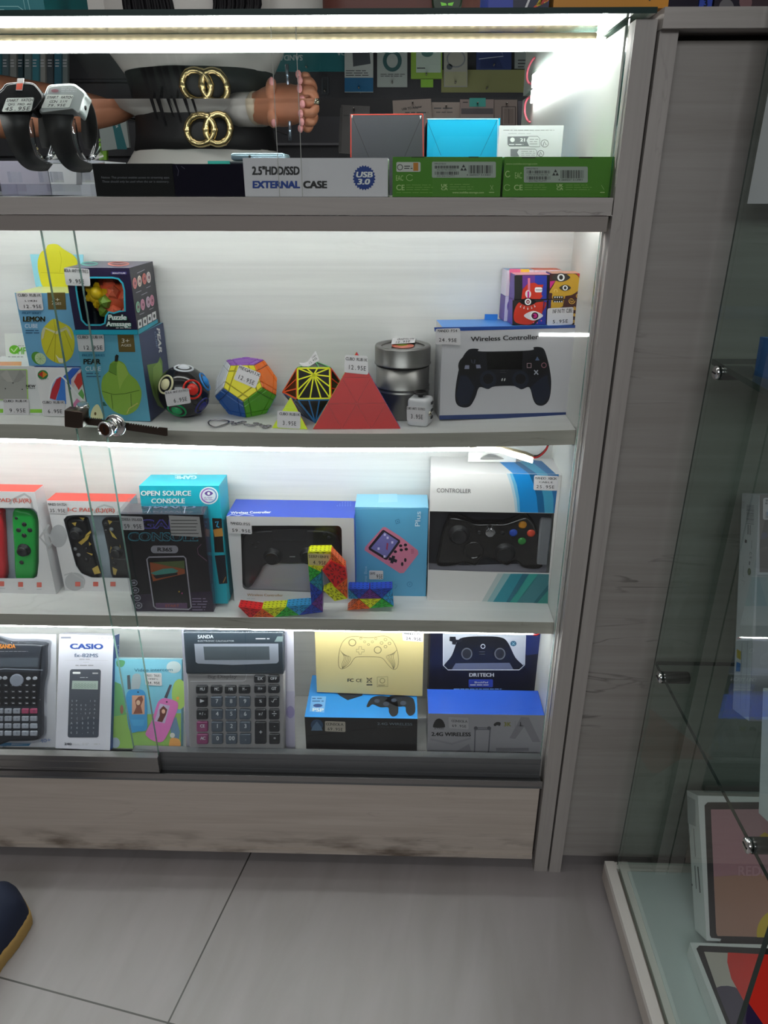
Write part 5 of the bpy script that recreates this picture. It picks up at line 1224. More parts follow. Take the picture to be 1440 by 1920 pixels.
# ---------- rainbow snake puzzle
t = thing('snake_puzzle', 'rainbow coloured folding snake puzzle of lattice wedges, at the front of the middle shelf', 'toy', tuple(atZ(*VP(B1, 640, 940), S2)))
O1 = atZ(*VP(B1, 420, 950), S2); n1 = V3((0.03, -1, 0)).normalized()
KC = {'r': 'e0141c', 'o': 'f2641c', 'y': 'e4e81c', 'g': '2eb83a', 'c': '2a9ad4', 'b': '1a44b8', 'v': '6a2a8c', 't': '1a8ca8'}
def wedge(P, k, off=0.0, th=.0155, n=n1):
    b = MB(); F = Face(b, O1 + n*off, n, B1); cm = m_(KC[k], .28); dk = m_(tuple(int(KC[k][i:i+2], 16)*.6 for i in (0, 2, 4)), .5)
    cx = sum(p[0] for p in P)/len(P); cy = sum(p[1] for p in P)/len(P); P = [(x+(cx-x)*.012, y+(cy-y)*.012) for x, y in P]
    card(F, P, th, cm, n)
    # lattice: dark openings between spokes
    for i in range(len(P)):
        a, q = P[i], P[(i+1) % len(P)]
        for s0, s1_ in ((.12, .46), (.54, .88)):
            for r0, r1 in ((.12, .42), (.50, .80)):
                z_ = lambda s_, r_: (a[0]+(q[0]-a[0])*s_ + (cx-a[0]-(q[0]-a[0])*s_)*r_, a[1]+(q[1]-a[1])*s_ + (cy-a[1]-(q[1]-a[1])*s_)*r_)
                m1 = (s0+s1_)/2
                F.poly([z_(s0+.03, r0), z_(s1_-.03, r0), z_(m1, r1)], dk, 1)
    # the lattice of the upper face
    up = [F.pt(*p) for p in P]
    for i in range(len(P)):
        p0, p1 = up[i], up[(i+1) % len(P)]; e = p1-p0; nn = e.cross(n).normalized()
        cen = sum(up, V3((0, 0, 0)))/len(up)
        if nn.dot((p0+p1)/2-cen) < 0: nn = -nn
        if nn.z > .5 and e.length > .012:
            u = e.normalized(); L = e.length; N = max(2, int(L/.0045))
            for a in range(N):
                for c_ in range(3):
                    q0 = p0 + e*((a+.5)/N) - n*(th*(c_+.5)/3) + nn*.0002; s_ = .0013
                    b.add([q0-u*s_*1.1, q0-n*s_, q0+u*s_*1.1, q0+n*s_], [(0, 1, 2, 3)], dk)
    b.build('wedge', t)
for P, k in (([(160, 882), (308, 900), (240, 962)], 'r'), ([(240, 962), (312, 898), (392, 950)], 'o'), ([(312, 893), (470, 884), (395, 950)], 'y'), ([(395, 950), (468, 882), (550, 937)], 'g'),
             ([(470, 880), (628, 868), (552, 937)], 'c'), ([(552, 937), (630, 868), (704, 918)], 'b'), ([(632, 866), (702, 790), (704, 916)], 'v'), ([(620, 730), (702, 788), (630, 866)], 'b'),
             ([(620, 725), (694, 664), (700, 786)], 't'), ([(610, 620), (694, 660), (618, 722)], 'g'), ([(606, 540), (690, 640), (694, 660), (610, 620)], 'y')): wedge(P, k)
wedge([(606, 538), (618, 528), (755, 526), (766, 540), (756, 600), (690, 645)], 'y', .0005)
wedge([(756, 528), (850, 628), (846, 640), (756, 590)], 'o', .0075, .014); wedge([(755, 588), (850, 632), (860, 700), (784, 760), (700, 652)], 'r', .009, .012)
wedge([(784, 760), (860, 700), (862, 830)], 'o', .009, .012); wedge([(706, 778), (770, 748), (862, 832), (780, 848)], 'y', .008, .012)
for P, k in (([(866, 768), (930, 832), (870, 832)], 'c'), ([(870, 766), (1002, 768), (936, 830)], 'b'), ([(936, 832), (1004, 770), (1080, 830)], 'v'), ([(1008, 768), (1152, 763), (1084, 828)], 'b'), ([(1152, 765), (1160, 880), (1088, 828)], 'c'),
             ([(862, 905), (936, 838), (1004, 895)], 'o'), ([(940, 836), (1080, 832), (1008, 893)], 'y'), ([(1010, 893), (1084, 832), (1158, 882)], 'g')): wedge(P, k, -.012)
price(t, Face(None, O1 + n1*.0011, n1, B1), [(608, 538), (755, 542), (748, 620), (614, 612)], [('SERPIENTE', .02, .36, .95, .24), ('4.95E', .2, .9, .85, .32)], paper=m_('d2c68c'))

# ================================================================== floor of the lower case
# ---------- scientific calculator on its card
LN = .27
c = carton('calculator_pack', 'blister card with a dark scientific calculator, far left of the bottom row', 'calculator', (-230, 1015), (445, 1022), (-215, 118), S3, .0012, B3, {'all': m_('cccdd6')}, lean=.41)
F = c.front; F.poly([(-150, 1010), (230, 1010), (250, 985), (-150, 985)], m_('1f6f9c'), 1); F.text('40+', 320, 985, 405, 975, 30, m_('8a9ac4'), bold=.03)
c.mb.build('card', c.t)
b = MB(); Fb = Face(b, c.A, c.n, B3); slab(b, Fb, spline([(-120, 185), (100, 178), (365, 185), (380, 240), (378, 420), (352, 560), (350, 880), (330, 930), (290, 955), (100, 960), (-120, 958)], 3), .010, m_('2e323a', .35)); body_ = b.build('calculator_body', c.t)
b = MB(); F2 = Face(b, c.A+c.n*.0103, c.n, B3); F2.rect(-120, 310, 304, 385, m_('4a5058', .15), 1); F2.text('SANDA', 0, 236, 122, 234, 34, m_('d8883a'), 1, bold=.04); F2.fine(0, 254, 250, 266, 1, grey, 1)
F2.line([(-120, 412), (40, 398), (340, 408)], 7, m_('8c929c', .2), 1); F2.poly([(-120, 425), (300, 425), (298, 690), (-120, 690)], m_('191b20', .4), 1); b.build('display', body_)
for x, y in ((0, 470), (42, 470), (228, 474), (280, 472)): b = MB(); F2 = Face(b, c.A+c.n*.0100, c.n, B3); slab(b, F2, [(x+18*math.cos(a), y+14*math.sin(a)) for a in [math.pi*k/6 for k in range(12)]], .0018, m_('a9acb4')); b.build('key', body_)
b = MB(); F2 = Face(b, c.A+c.n*.0100, c.n, B3); slab(b, F2, [(136+54*math.cos(a), 488+50*math.sin(a)) for a in [math.pi*k/12 for k in range(24)]], .0025, m_('878c98', .25)); b.build('key', body_, 'large round key')
for j, y in enumerate((530, 580, 628, 672)):
    for i, x in enumerate((-8, 48, 105, 160, 215, 270)): b = MB(); F2 = Face(b, c.A+c.n*.0100, c.n, B3); slab(b, F2, rr(x-15, y-10, x+15, y+10, 4, 2), .0016, m_('23262c')); F2 = Face(b, F2.O+F2.n*.0017, F2.n, B3); F2.rect(x-9, y-3, x+9, y+3, lgrey, 1); b.build('key', body_)
for j, y in enumerate((732, 792, 850, 908)):
    for i, x in enumerate((0, 68, 136, 204, 270)): b = MB(); F2 = Face(b, c.A+c.n*.0100, c.n, B3); slab(b, F2, rr(x-28, y-20, x+28, y+20, 6, 2), .0022, m_('b04a6c') if (j == 0 and i > 2) else m_('9ea2ac')); F2 = Face(b, F2.O+F2.n*.0023, F2.n, B3); F2.text('7 8 9DA4 5 6x/1 2 3+-0 . E=='.replace(' ', '')[(j*5+i) % 20], x-7, y+9, x+7, y+9, 18, m_('5a5e6c'), 1, mono=True); b.build('key', body_)
b = MB(); Fb = Face(b, c.A, c.n, B3); o_ = c.A + c.n*.0
P_ = spline([(-140, 170), (100, 160), (385, 168), (402, 240), (398, 430), (372, 570), (372, 900), (345, 960), (100, 985), (-140, 980)], 3)
slab(b, Fb, P_, .0145, glass_mat('blister_clear', (.94, .95, .97), 1.22, .0), bev=.004); b.build('blister', c.t)

# ---------- slim white calculator box
c = carton('calculator_box', 'slim white calculator box with dark blue lettering and a navy side', 'box', (441, 1028), (874, 1046), (470, 122), S3, .018, B3, {'all': m_('d2d2de'), 'right': m_('21407c'), 'top': m_('d2d2de')}, lean=.44)
F = c.front
F.text('CASIO', 560, 238, 816, 240, 42, m_('2c4a94'), bold=.05); F.text('fx-82MS', 592, 304, 780, 306, 30, m_('6a7890'), bold=.03); F.fine(630, 314, 740, 328, 1, grey); F.fine(660, 340, 720, 352, 1, lgrey); F.fine(600, 362, 772, 378, 1, grey)
F.rect(484, 142, 564, 158, m_('7a7e8c'), 1); F.text('16.95', 785, 160, 900, 166, 22, m_('9a9ca4'))
P_ = rr(556, 402, 802, 944, 18); F.poly([(x-(y-402)*.035, y) for x, y in P_], m_('484d58', .4), 1)
F.poly([(575, 492), (780, 494), (778, 562), (570, 558)], m_('a8b8b0'), 2); F.rect(578, 422, 640, 438, wht, 2, r=6); F.fine(636, 460, 716, 474, 1, lgrey, 2); F.text('8888888', 590, 548, 765, 550, 38, m_('8f9f98'), 3); F.rect(735, 428, 780, 438, lgrey, 2)
for j, y in enumerate((652, 685, 717, 750, 790, 830, 868, 905)):
    for i in range(6 if j < 4 else 5):
        x = 574+i*(36 if j < 4 else 44)-(y-650)*.03
        if j == 0 and i in (2, 3): continue
        F.text('SALPMF78945612303.=x+-/()'[(j*5+i*3) % 24], x-7, y+8, x+7, y+8, 15 if j < 4 else 19, m_('b4b8c2'), 2, mono=True)
F.text('240', 512, 1002, 568, 1003, 18, m_('3a3e4a'), 2, bold=.04); F.fine(572, 990, 630, 1000, 1, lgrey); F.fine(655, 984, 712, 1006, 2, lgrey); F.fine(748, 986, 800, 1004, 1, lgrey); F.line([(510, 330), (860, 332)], 2, lgrey, 1)
R = c.right; R.text('CASIO', 925, 210, 930, 340, 22, m_('8aa0cc'), bold=.03, up=(20, -4))
c.mb.build('carton', c.t)

# ---------- walkie talkie box
c = carton('toy_phone_box', 'picture box of blue and pink toy walkie talkies over green grass, lettered Video intercom', 'box', (890, 1028), (1437, 1036), (925, 318), S3, .010, B3, {'all': m_('7fc4dc'), 'top': m_('9ac4d0')}, lean=.42)
F = c.front
F.poly([(905, 770), (1000, 745), (1120, 760), (1437, 750), (1437, 1036), (890, 1028)], m_('8fb860'), 1); F.poly([(912, 500), (960, 520), (1000, 640), (1000, 760), (905, 775)], m_('6aa870'), 2)
F.poly(spline([(930, 330), (990, 335), (985, 370), (960, 385), (930, 375)], 3), m_('5a9a6a'), 2); F.ell(1380, 385, 58, 48, m_('c8d8dc'), 2); F.ell(1425, 600, 60, 120, m_('a8cc6a'), 2); F.ell(1412, 632, 12, 14, m_('e8a84a'), 3)
F.poly([(1350, 800), (1400, 780), (1430, 900), (1420, 960), (1360, 960)], m_('6a8aa8'), 2); F.text('Video intercom', 1068, 420, 1372, 415, 26, m_('3a7a94'), 4, bold=.01)
F.poly([(1010, 450), (1032, 446), (1040, 560), (1015, 560)], m_('5a6068'), 3); F.poly(spline([(1055, 450), (1110, 440), (1120, 500), (1100, 560), (1045, 560)], 3), m_('a9b4bc'), 3)
F.poly(spline([(1015, 580), (1060, 560), (1140, 570), (1165, 640), (1170, 780), (1165, 880), (1100, 895), (1035, 895), (1008, 760), (1000, 640)], 4), m_('3f9ad8'), 4)
F.rect(1050, 608, 1150, 758, m_('e0a890'), 5); F.poly([(1075, 650), (1100, 620), (1130, 612), (1140, 640), (1120, 690), (1135, 750), (1060, 755), (1085, 700)], m_('8a5040'), 6); F.ell(1100, 665, 16, 20, m_('e8c0a8'), 7); F.ell(1098, 582, 8, 7, m_('2a4a6a'), 5, n=10)
F.poly([(1040, 800), (1150, 800), (1140, 850), (1060, 850)], m_('4aa6e0'), 5)
F.poly([(1348, 522), (1366, 526), (1328, 632), (1304, 626)], m_('4a4a58'), 3)
F.poly(spline([(1265, 650), (1310, 630), (1400, 655), (1415, 700), (1380, 800), (1340, 900), (1290, 975), (1220, 970), (1165, 930), (1160, 900), (1210, 800), (1240, 700)], 4), m_('e07ac0'), 4)
F.poly([(1272, 672), (1350, 690), (1310, 830), (1228, 812)], m_('c8b8d8'), 5); F.poly([(1270, 720), (1300, 690), (1330, 720), (1320, 760), (1290, 820), (1250, 812), (1270, 770)], m_('6a3a34'), 6); F.ell(1300, 735, 14, 18, m_('e8b8a0'), 7); F.ell(1326, 660, 7, 7, m_('4a2a4a'), 5, n=10)
F.ell(915, 985, 38, 42, m_('a8b8c8'), 2); F.poly(spline([(1350, 960), (1380, 945), (1425, 960), (1432, 1020), (1350, 1028)], 3), m_('e0a05a'), 3); F.ell(1370, 925, 20, 20, m_('e0e0d8'), 3); F.ell(968, 720, 14, 36, m_('9a6a5a'), 3)
c.mb.build('carton', c.t)
price(c.t, F, [(1145, 428), (1285, 430), (1288, 532), (1158, 526)], [('WALKI TALKI', .08, .3, .95, .2), ('INFANTIL', .2, .55, .8, .14), ('34.95E', .12, .88, .9, .2)])

# ---------- large desk calculator on its card
c = carton('calculator_pack', 'blister card with a big silver desk calculator with grey, black and plum keys', 'calculator', (150, 1252), (1202, 1262), (140, 60), S3, .0012, B4, {'all': m_('c4c2d0')}, lean=.27)
F = c.front; F.rect(1120, 700, 1196, 1255, m_('b4b0c8'), 1); F.ell(1155, 900, 40, 60, m_('8c84b0'), 2)
c.mb.build('card', c.t)
SIL = mat('a9a7a8', .3, .3)
b = MB(); Fb = Face(b, c.A, c.n, B4); slab(b, Fb, [(178, 500), (1108, 500), (1118, 1225), (1090, 1246), (222, 1246), (200, 1225)], .011, SIL, bev=.003); body_ = b.build('calculator_body', c.t)
b = MB(); slab(b, Face(None, c.A, c.n, B4), [(148, 90), (1098, 90), (1106, 470), (1100, 500), (186, 500), (172, 480)], .014, m_('2c353d', .25), bev=.003)
F2 = Face(b, c.A+c.n*.0142, c.n, B4); F2.poly([(228, 242), (1038, 240), (1042, 410), (1025, 430), (600, 446), (262, 432), (242, 418)], m_('8d929e', .3), 1); F2.poly([(316, 268), (950, 266), (956, 396), (328, 398)], m_('4a5258', .12), 2)
F2.text('SANDA', 262, 190, 412, 188, 34, m_('b8bcc2'), 1, bold=.03); F2.text('ELECTRONIC CALCULATOR', 262, 222, 612, 222, 15, m_('b0b4ba'), 1); F2.fine(820, 180, 985, 206, 1, lgrey, 1); F2.poly([(1010, 205), (1030, 170), (1085, 170), (1078, 222), (1000, 222)], m_('6a7a7a'), 1)
b.build('display', body_)
b = MB(); F2 = Face(b, c.A+c.n*.0113, c.n, B4); F2.text('Big Display', 360, 575, 638, 572, 34, m_('6a686a'), 1, bold=.01); F2.line([(190, 604), (700, 600), (722, 590), (742, 500), (1000, 496)], 5, m_('dcdce0', .2), 1); b.build('lettering', body_)
KB = m_('1e2228', .3); KG = m_('4d5865', .35); KP = m_('8c3f6c', .35)
def key(x0, y0, x1, y1, m, t_, sz=34, ink='d8dce0'):
    b = MB(); F2 = Face(b, c.A+c.n*.0110, c.n, B4); slab(b, F2, rr(x0, y0, x1, y1, 14, 2), .0034, m, bev=.0014)
    F2 = Face(b, F2.O+F2.n*.0036, F2.n, B4); cx, cy = (x0+x1)/2, (y0+y1)/2; km = m_(ink)
    if t_ == '>': F2.poly([(cx-22, cy-18), (cx+22, cy), (cx-22, cy+18)], km, 1)
    elif t_ == 'd': F2.line([(cx-22, cy), (cx+22, cy)], 7, km, 1); F2.ell(cx, cy-18, 6, 6, km, 1, n=8); F2.ell(cx, cy+18, 6, 6, km, 1, n=8)
    elif t_ == 'v': F2.line([(cx-24, cy), (cx-12, cy+14), (cx+2, cy-18), (cx+26, cy-18)], 7, km, 1)
    else:
        w = sz*.78*len(t_); F2.text(t_, cx-w/2, cy+sz/2, cx+w/2, cy+sz/2, sz, km, 1, bold=.04, mono=True)
    b.build('key', body_)
key(806, 540, 916, 612, KB, 'EX', 30); key(940, 538, 1052, 612, KB, 'OFF', 26)
for x0, s_ in ((248, 'MU'), (388, 'MC'), (524, 'MR'), (658, 'M-')): key(x0, 638, x0+112, 716, KB, s_, 30)
key(808, 634, 920, 712, KB, 'M+', 30); key(942, 632, 1052, 712, KB, 'GT', 30)
for j, (y, row) in enumerate(((742, ('>', '7', '8', '9', '%', 'v')), (864, ('+/-', '4', '5', '6', 'x/', 'd')), (982, ('CE', '1', '2', '3', None, '-')), (1100, ('AC', '0', '00', '.', None, '=')))):
    for x0, s_ in zip((250, 392, 528, 662, 812, 946), row):
        if s_ is None: continue
        key(x0+j*2, y, x0+j*2+(110 if x0 != 946 else 102), y+102, KP if s_ in ('CE', 'AC') else KG if x0 in (392, 528, 662) else KB, s_, 40 if x0 in (392, 528, 662) else 30)
key(814, 984, 924, 1200, KB, '+', 44)
b = MB(); slab(b, Face(None, c.A, c.n, B4), [(136, 70), (1118, 70), (1124, 480), (1130, 1235), (1100, 1258), (206, 1258), (182, 1235), (160, 500)], .0185, glass_mat('blister_clear2', (.95, .955, .97), 1.2, .0), bev=.004); b.build('blister', c.t)

# ---------- black and blue wireless box with the yellow box standing on it
c = carton('controller_box', 'black box with bright blue lid picturing two pads, under the yellow box', 'box', (96, 692), (668, 702), (88, 502), S3, .085, B5, {'all': m_('0c0d10', .3), 'top': m_('2b8fe0', .3)}, back=.133, tr=(672, 528))
F = c.front
F.ell(150, 552, 32, 30, m_('2a4a6c'), 1); F.poly([(128, 560), (150, 532), (172, 560), (180, 580), (120, 580)], m_('5a7a9c'), 2); F.text('2.4G WIRELESS', 464, 551, 645, 554, 13, m_('6a7a84'), 1, bold=.02); F.fine(464, 558, 648, 566, 1, dgrey, 1); F.fine(120, 666, 172, 676, 1, dgrey, 1)
T = c.top
T.poly([(122, 402), (198, 404), (188, 488), (112, 482)], m_('7ab8f0'), 1); T.fine(126, 408, 192, 436, 2, m_('2a5a9c'), 2); T.text('PSP', 128, 482, 184, 484, 18, m_('e8f0f8'), 2, bold=.03); T.ell(155, 452, 24, 9, m_('2a4a8c'), 2)
T.poly([(255, 386), (390, 386), (385, 400), (310, 424), (268, 400)], m_('1a2230'), 1)
for dx, dy, k in ((0, 0, 1), (88, -4, 1)):
    T.poly(spline([(408+dx, 455+dy), (430+dx, 415+dy), (470+dx, 402+dy), (530+dx, 408+dy), (565+dx, 425+dy), (572+dx, 490+dy), (545+dx, 510+dy), (525+dx, 490+dy), (520+dx, 462+dy), (480+dx, 462+dy), (440+dx, 446+dy), (420+dx, 460+dy)], 3), m_('141a26'), 2+k)
    T.ell(510+dx, 445+dy, 16, 12, m_('3a4458'), 5); T.ell(462+dx, 430+dy, 14, 10, m_('3a4458'), 5)
c.mb.build('carton', c.t)
price(c.t, F, [(192, 530), (298, 533), (299, 586), (192, 582)], [('CONSOLA', .05, .38, .9, .26), ('69.95E', .12, .88, .88, .3)], paper=m_('b8b0a4'))
zc_ = c.z + c.h
YB_ = m_('d8c68c', .5)
c = carton('controller_box', 'pale yellow box with a line drawn controller, standing on the black and blue box', 'box', (150, 381), (697, 402), (143, 60), zc_+.0003, .035, B5, {'all': YB_}, lean=.05, back=.131)
F = c.front; LI = m_('7a6f4e'); 
F.line(spline([(265, 250), (262, 205), (270, 155), (285, 120), (310, 98), (350, 92), (400, 98), (440, 98), (500, 90), (540, 110), (565, 160), (574, 215), (566, 255), (545, 262), (520, 240), (490, 205), (450, 198), (370, 198), (345, 205), (320, 240), (285, 260)], 4), 2.6, LI, 1, closed=True)
F.ring(334, 124, 20, 19, 4, LI, 1); F.ring(466, 162, 20, 19, 4, LI, 1); F.line([(355, 158), (368, 158), (368, 145), (382, 145), (382, 158), (396, 160), (396, 172), (382, 172), (382, 184), (368, 184), (368, 172), (355, 172)], 2.4, LI, 1, closed=True)
for x, y in ((506, 108), (486, 126), (527, 128), (506, 145)): F.ring(x, y, 9, 8, 2.5, LI, 1, n=14)
for x, y in ((378, 102), (418, 134), (456, 104), (398, 120), (438, 120)): F.ring(x, y, 7, 6, 2, LI, 1, n=12)
for k in range(5):
    F.line(spline([(272+k*4, 165+k*6), (292+k*8, 200), (280+k*8, 235), (282, 258)], 4, False), 2, LI, 1); F.line(spline([(566-k*4, 160+k*6), (546-k*9, 195), (556-k*5, 235), (548, 262)], 4, False), 2, LI, 1)
F.text('FC', 310, 327, 340, 327, 17, m_('3a362a'), 1, bold=.05); F.text('CE', 354, 328, 384, 328, 17, m_('3a362a'), 1, bold=.02)
F.line([(408, 306), (436, 332)], 3, m_('3a362a'), 1); F.line([(436, 306), (408, 332)], 3, m_('3a362a'), 1); F.line([(410, 310), (434, 310), (430, 332), (414, 332)], 2.5, m_('3a362a'), 1, closed=True); F.rect(408, 340, 438, 346, m_('3a362a'), 1)
F.line([(463, 303), (518, 301), (518, 352), (463, 352)], 2.5, m_('8a7c50'), 1, closed=True); F.ring(490, 322, 14, 14, 3, m_('8a7c50'), 1); F.fine(468, 340, 512, 350, 1, m_('8a7c50'), 1)
c.mb.build('carton', c.t)
price(c.t, F, [(592, 62), (704, 64), (702, 120), (596, 112)], [('MANDO PC', .08, .35, .9, .2), ('24.95E', .15, .86, .92, .3)])

# ---------- navy controller box at the back right
c = carton('controller_box', 'dark navy box picturing a white and black controller, behind the blue lidded box', 'box', (726, 512), (1302, 516), (712, 40), S3, .034, B5, {'all': m_('10142c', .3), 'right': m_('10142c', .3)}, back=.1325)
F = c.front
F.poly([(1120, 60), (1320, 60), (1316, 180), (1240, 190)], m_('1a2a66', .3), 1)
Po = spline([(805, 60), (1235, 60), (1232, 150), (1222, 240), (1190, 264), (1000, 266), (830, 262), (806, 240)], 3)
F.poly([(808, 60), (1232, 60), (1226, 235), (1200, 262), (830, 262), (806, 240)], m_('c4c8d4', .2), 2)
F.poly(spline([(880, 115), (920, 95), (1010, 90), (1100, 95), (1140, 120), (1180, 200), (1222, 245), (1200, 262), (830, 262), (808, 245), (850, 190)], 4), m_('15171e', .25), 3); F.poly([(870, 230), (1150, 228), (1170, 262), (850, 262)], m_('6a708a', .2), 4)
for x in (928, 1100): F.ell(x, 180, 30, 32, m_('26282e'), 5); F.ring(x, 180, 28, 30, 5, m_('6a6e78'), 6)
F.ring(1012, 142, 12, 12, 3, m_('d0d4dc'), 5); F.poly([(840, 92), (870, 92), (872, 108), (904, 108), (902, 120), (874, 122), (870, 134), (852, 132), (852, 118), (838, 114)], m_('15171e'), 4); F.ell(1170, 128, 16, 14, m_('2a5a78'), 4); F.line([(1163, 121), (1177, 135)], 3, m_('8ab8d0'), 5); F.line([(1177, 121), (1163, 135)], 3, m_('8ab8d0'), 5)
F.fine(992, 164, 1030, 188, 2, m_('3a3c44'), 5)
F.line([(806, 60), (806, 240), (830, 264), (1200, 264), (1228, 238), (1234, 60)], 4, m_('dfe3ee', .15), 5)
F.text('DR1TECH', 942, 300, 1068, 300, 19, m_('d4d6dc'), 2, bold=.05); F.rect(938, 314, 1064, 356, m_('2a44b8'), 2, r=6); F.text('ShockPad', 968, 334, 1038, 334, 10, wht, 3); F.fine(945, 338, 1060, 348, 1, wht, 3, words=True)
c.mb.build('carton', c.t)
# ---------- blue lidded white wireless box in front of it
c = carton('console_box', 'white wireless console box with royal blue lid, right end of the bottom row', 'box', (722, 702), (1308, 712), (722, 492), S3, .048, B5, {'all': m_('a2a0a8', .35), 'top': m_('2a5ed0', .3), 'right': m_('a2a0a8')}, back=.093, tr=(1322, 502))
F = c.front
F.poly(spline([(752, 560), (765, 528), (785, 518), (805, 530), (816, 560), (800, 566), (768, 566)], 3), m_('1a1a1e'), 1); F.text('ATARI', 758, 574, 808, 574, 7, INK, 1)
F.text('2.4G WIRELESS', 746, 608, 948, 610, 20, INK, 1, bold=.05)
F.line([(968, 702), (972, 565), (1050, 566), (1040, 702)], 7, m_('6a6a74'), 2); F.ell(975, 568, 10, 10, m_('5a5a64'), 3); F.ell(1044, 568, 10, 10, m_('5a5a64'), 3); F.rect(966, 570, 1046, 577, m_('7a7a84'), 3)
F.poly(spline([(1068, 548), (1085, 536), (1104, 540), (1100, 556), (1086, 552), (1074, 558)], 3), INK, 1); F.text('3K', 1122, 558, 1158, 558, 22, m_('8a8a3a'), 1, bold=.04); F.line([(1180, 530), (1180, 562)], 2, grey, 1); F.line([(1192, 556), (1222, 556)], 4, INK, 1); F.line([(1207, 556), (1207, 536)], 4, INK, 1)
F.poly([(1150, 620), (1210, 510), (1250, 512), (1310, 640), (1270, 640), (1226, 560), (1180, 624)], m_('8c8a92'), 1); F.poly([(870, 690), (940, 650), (955, 700), (870, 704)], m_('8c8a92'), 1); F.line([(740, 625), (850, 650), (950, 620)], 10, m_('96949c'), 1); F.rect(1080, 670, 1250, 686, m_('84828a'), 1)
c.top.fine(860, 362, 1160, 370, 1, m_('6a9ae8'), 1)
c.mb.build('carton', c.t)
price(c.t, F, [(832, 510), (936, 514), (938, 572), (836, 566)], [('CONSOLA', .15, .4, .95, .22), ('69.95E', .15, .85, .9, .24)], paper=m_('b4b2b8'))

# ================================================================== ratchet lock on the sliding door
t = thing('showcase_lock', 'chrome ratchet lock with a toothed brown bar clipped on the sliding glass door', 'lock', (-.29, -.02, .585))
VL = (100, 740, 6.0); BRZ = mat('5a4f48', .3, .9)
Fl = Face(None, V3((-.30, -.0095, .58)), V3((0, -1, 0)), VL)
b = MB(); teeth = [(355, 250)]; x = 372
while x < 540: teeth += [(x, 268+(x-370)*.10), (x+6, 255+(x-370)*.10), (x+12, 270+(x-370)*.10)]; x += 22
bar = [(355, 248), (372, 262)] + teeth[1:] + [(600, 292), (820, 318)]
x = 840
while x < 1170: bar += [(x, 320+(x-840)*.14), (x+10, 326+(x-840)*.14), (x+18, 342+(x-840)*.14)]; x += 28
bar += [(1185, 368), (1280, 378), (1284, 462), (1262, 466), (820, 398), (600, 362), (355, 336)]
F_ = Face(b, V3((-.30, -.0060, .58)), V3((0, -1, 0)), VL); card(F_, bar, .0018, BRZ, V3((0, -1, 0))); b.build('ratchet_bar', t)
b = MB(); F_ = Face(b, V3((-.30, -.0130, .58)), V3((0, -1, 0)), VL); slab(b, F_, [(150, 158), (300, 165), (362, 182), (358, 350), (304, 362), (152, 342)], .006, BRZ, bev=.001, back=.008); b.build('clamp', t)
b = MB(); c0 = F_.pt(275, 150); b.lathe(c0+V3((0, .012, -.004)), (0, -.3, 1), [(.0062, 0), (.0062, .004), (.005, .0055)], CHROME, 20); b.build('clamp_screw', t)
b = MB(); ax = V3((-.25, -1, .05)).normalized(); q = Face(None, V3((-.29, -.008, .58)), V3((0, -1, 0)), VL).pt(715, 335)
b.lathe(q, ax, [(.0105, 0), (.0112, .001), (.0112, .0034), (.0100, .0046), (.0080, .0050), (.0074, .0052), (.0072, .017), (.0078, .0175), (.0078, .0205), (.0070, .0212), (.0062, .0212), (.0060, .0202), (.0010, .0200)], CHROME, 36)
b.build('cylinder', t)
b = MB(); e = q + ax*.0204; b.lathe(e, ax, [(.0056, 0), (.0054, .0004)], mat('4a2e20', .35, .6), 28); up_ = V3((0, 0, 1)); s_ = ax.cross(up_).normalized()
b.add([e+ax*.0006+s_*x*.0008+up_*y*.0034 for x, y in ((-1, -1), (1, -1), (1, 1), (-1, 1))], [(0, 1, 2, 3)], mat('0a0605', .5)); b.build('keyhole', t)
# ================================================================== upper case
G_ = (720, 280, 3.2727); HB = (120, 0, 2.88)
def ybox(name, label, cat, tl, br, Y, depth, view, cols, z0=ZF+.0003, group=None, xr=None, **kw):
    """a box whose front stands in the plane y = Y on a floor seen edge-on, so its pixels give the width and the height"""
    a = atY(*VP(view, tl[0], br[1]), Y); b_ = atY(*VP(view, br[0], br[1]), Y); t_ = atY(*VP(view, *tl), Y)
    c = Carton.__new__(Carton); c.A = V3((a.x, Y, z0)); c.u = V3((1, 0, 0)); c.n = V3((0, -1, 0)); c.up = V3((0, 0, 1))
    c.w = b_.x-a.x; c.h = t_.z-z0; c.d = depth; c.z = z0; c.view = view; c.mb = MB(); c.cols = cols; c.shell(cols)
    c.front = Face(c.mb, c.A, c.n, view); c.right = Face(c.mb, c.A+c.u*c.w, c.u, view); c.top = Face(c.mb, c.A+c.up*c.h, c.up, view); c.left = Face(c.mb, c.A, -c.u, view)
    c.t = thing(name, label, cat, c.base(), group); return c
c = ybox('gadget_box', 'low matt black box with two lines of tiny print, right of the smartwatches', 'box', (544, 920), (986, 1102), .016, .07, U1, {'all': m_('0b0b0d', .5, spec=.2)})
c.front.text('Notice: This product enables access to streaming apps.', 570, 1004, 955, 1004, 13, m_('74747a'), 1); c.front.text('These should only be used when the car is stationary.', 575, 1027, 952, 1027, 13, m_('74747a'), 1)
c.mb.build('carton', c.t)
c = ybox('gadget_box', 'low glossy navy black box between the matt black box and the drive case box', 'box', (988, 922), (1384, 1102), .016, .07, U1, {'all': m_('1a1826', .15, spec=.35)})
F = c.front; F.line([(990, 930), (1005, 960), (1000, 990)], 2, m_('5a5870'), 1); F.line([(1020, 935), (1040, 950)], 2, m_('5a5870'), 1); c.mb.build('carton', c.t)
zt_ = c.z+c.h
c2 = ybox('teal_box', 'flat bright teal box behind the navy black box', 'box', (1176, 905), (1364, 1000), .088, .05, U1, {'all': m_('35b8a8')}); c2.mb.build('carton', c2.t)
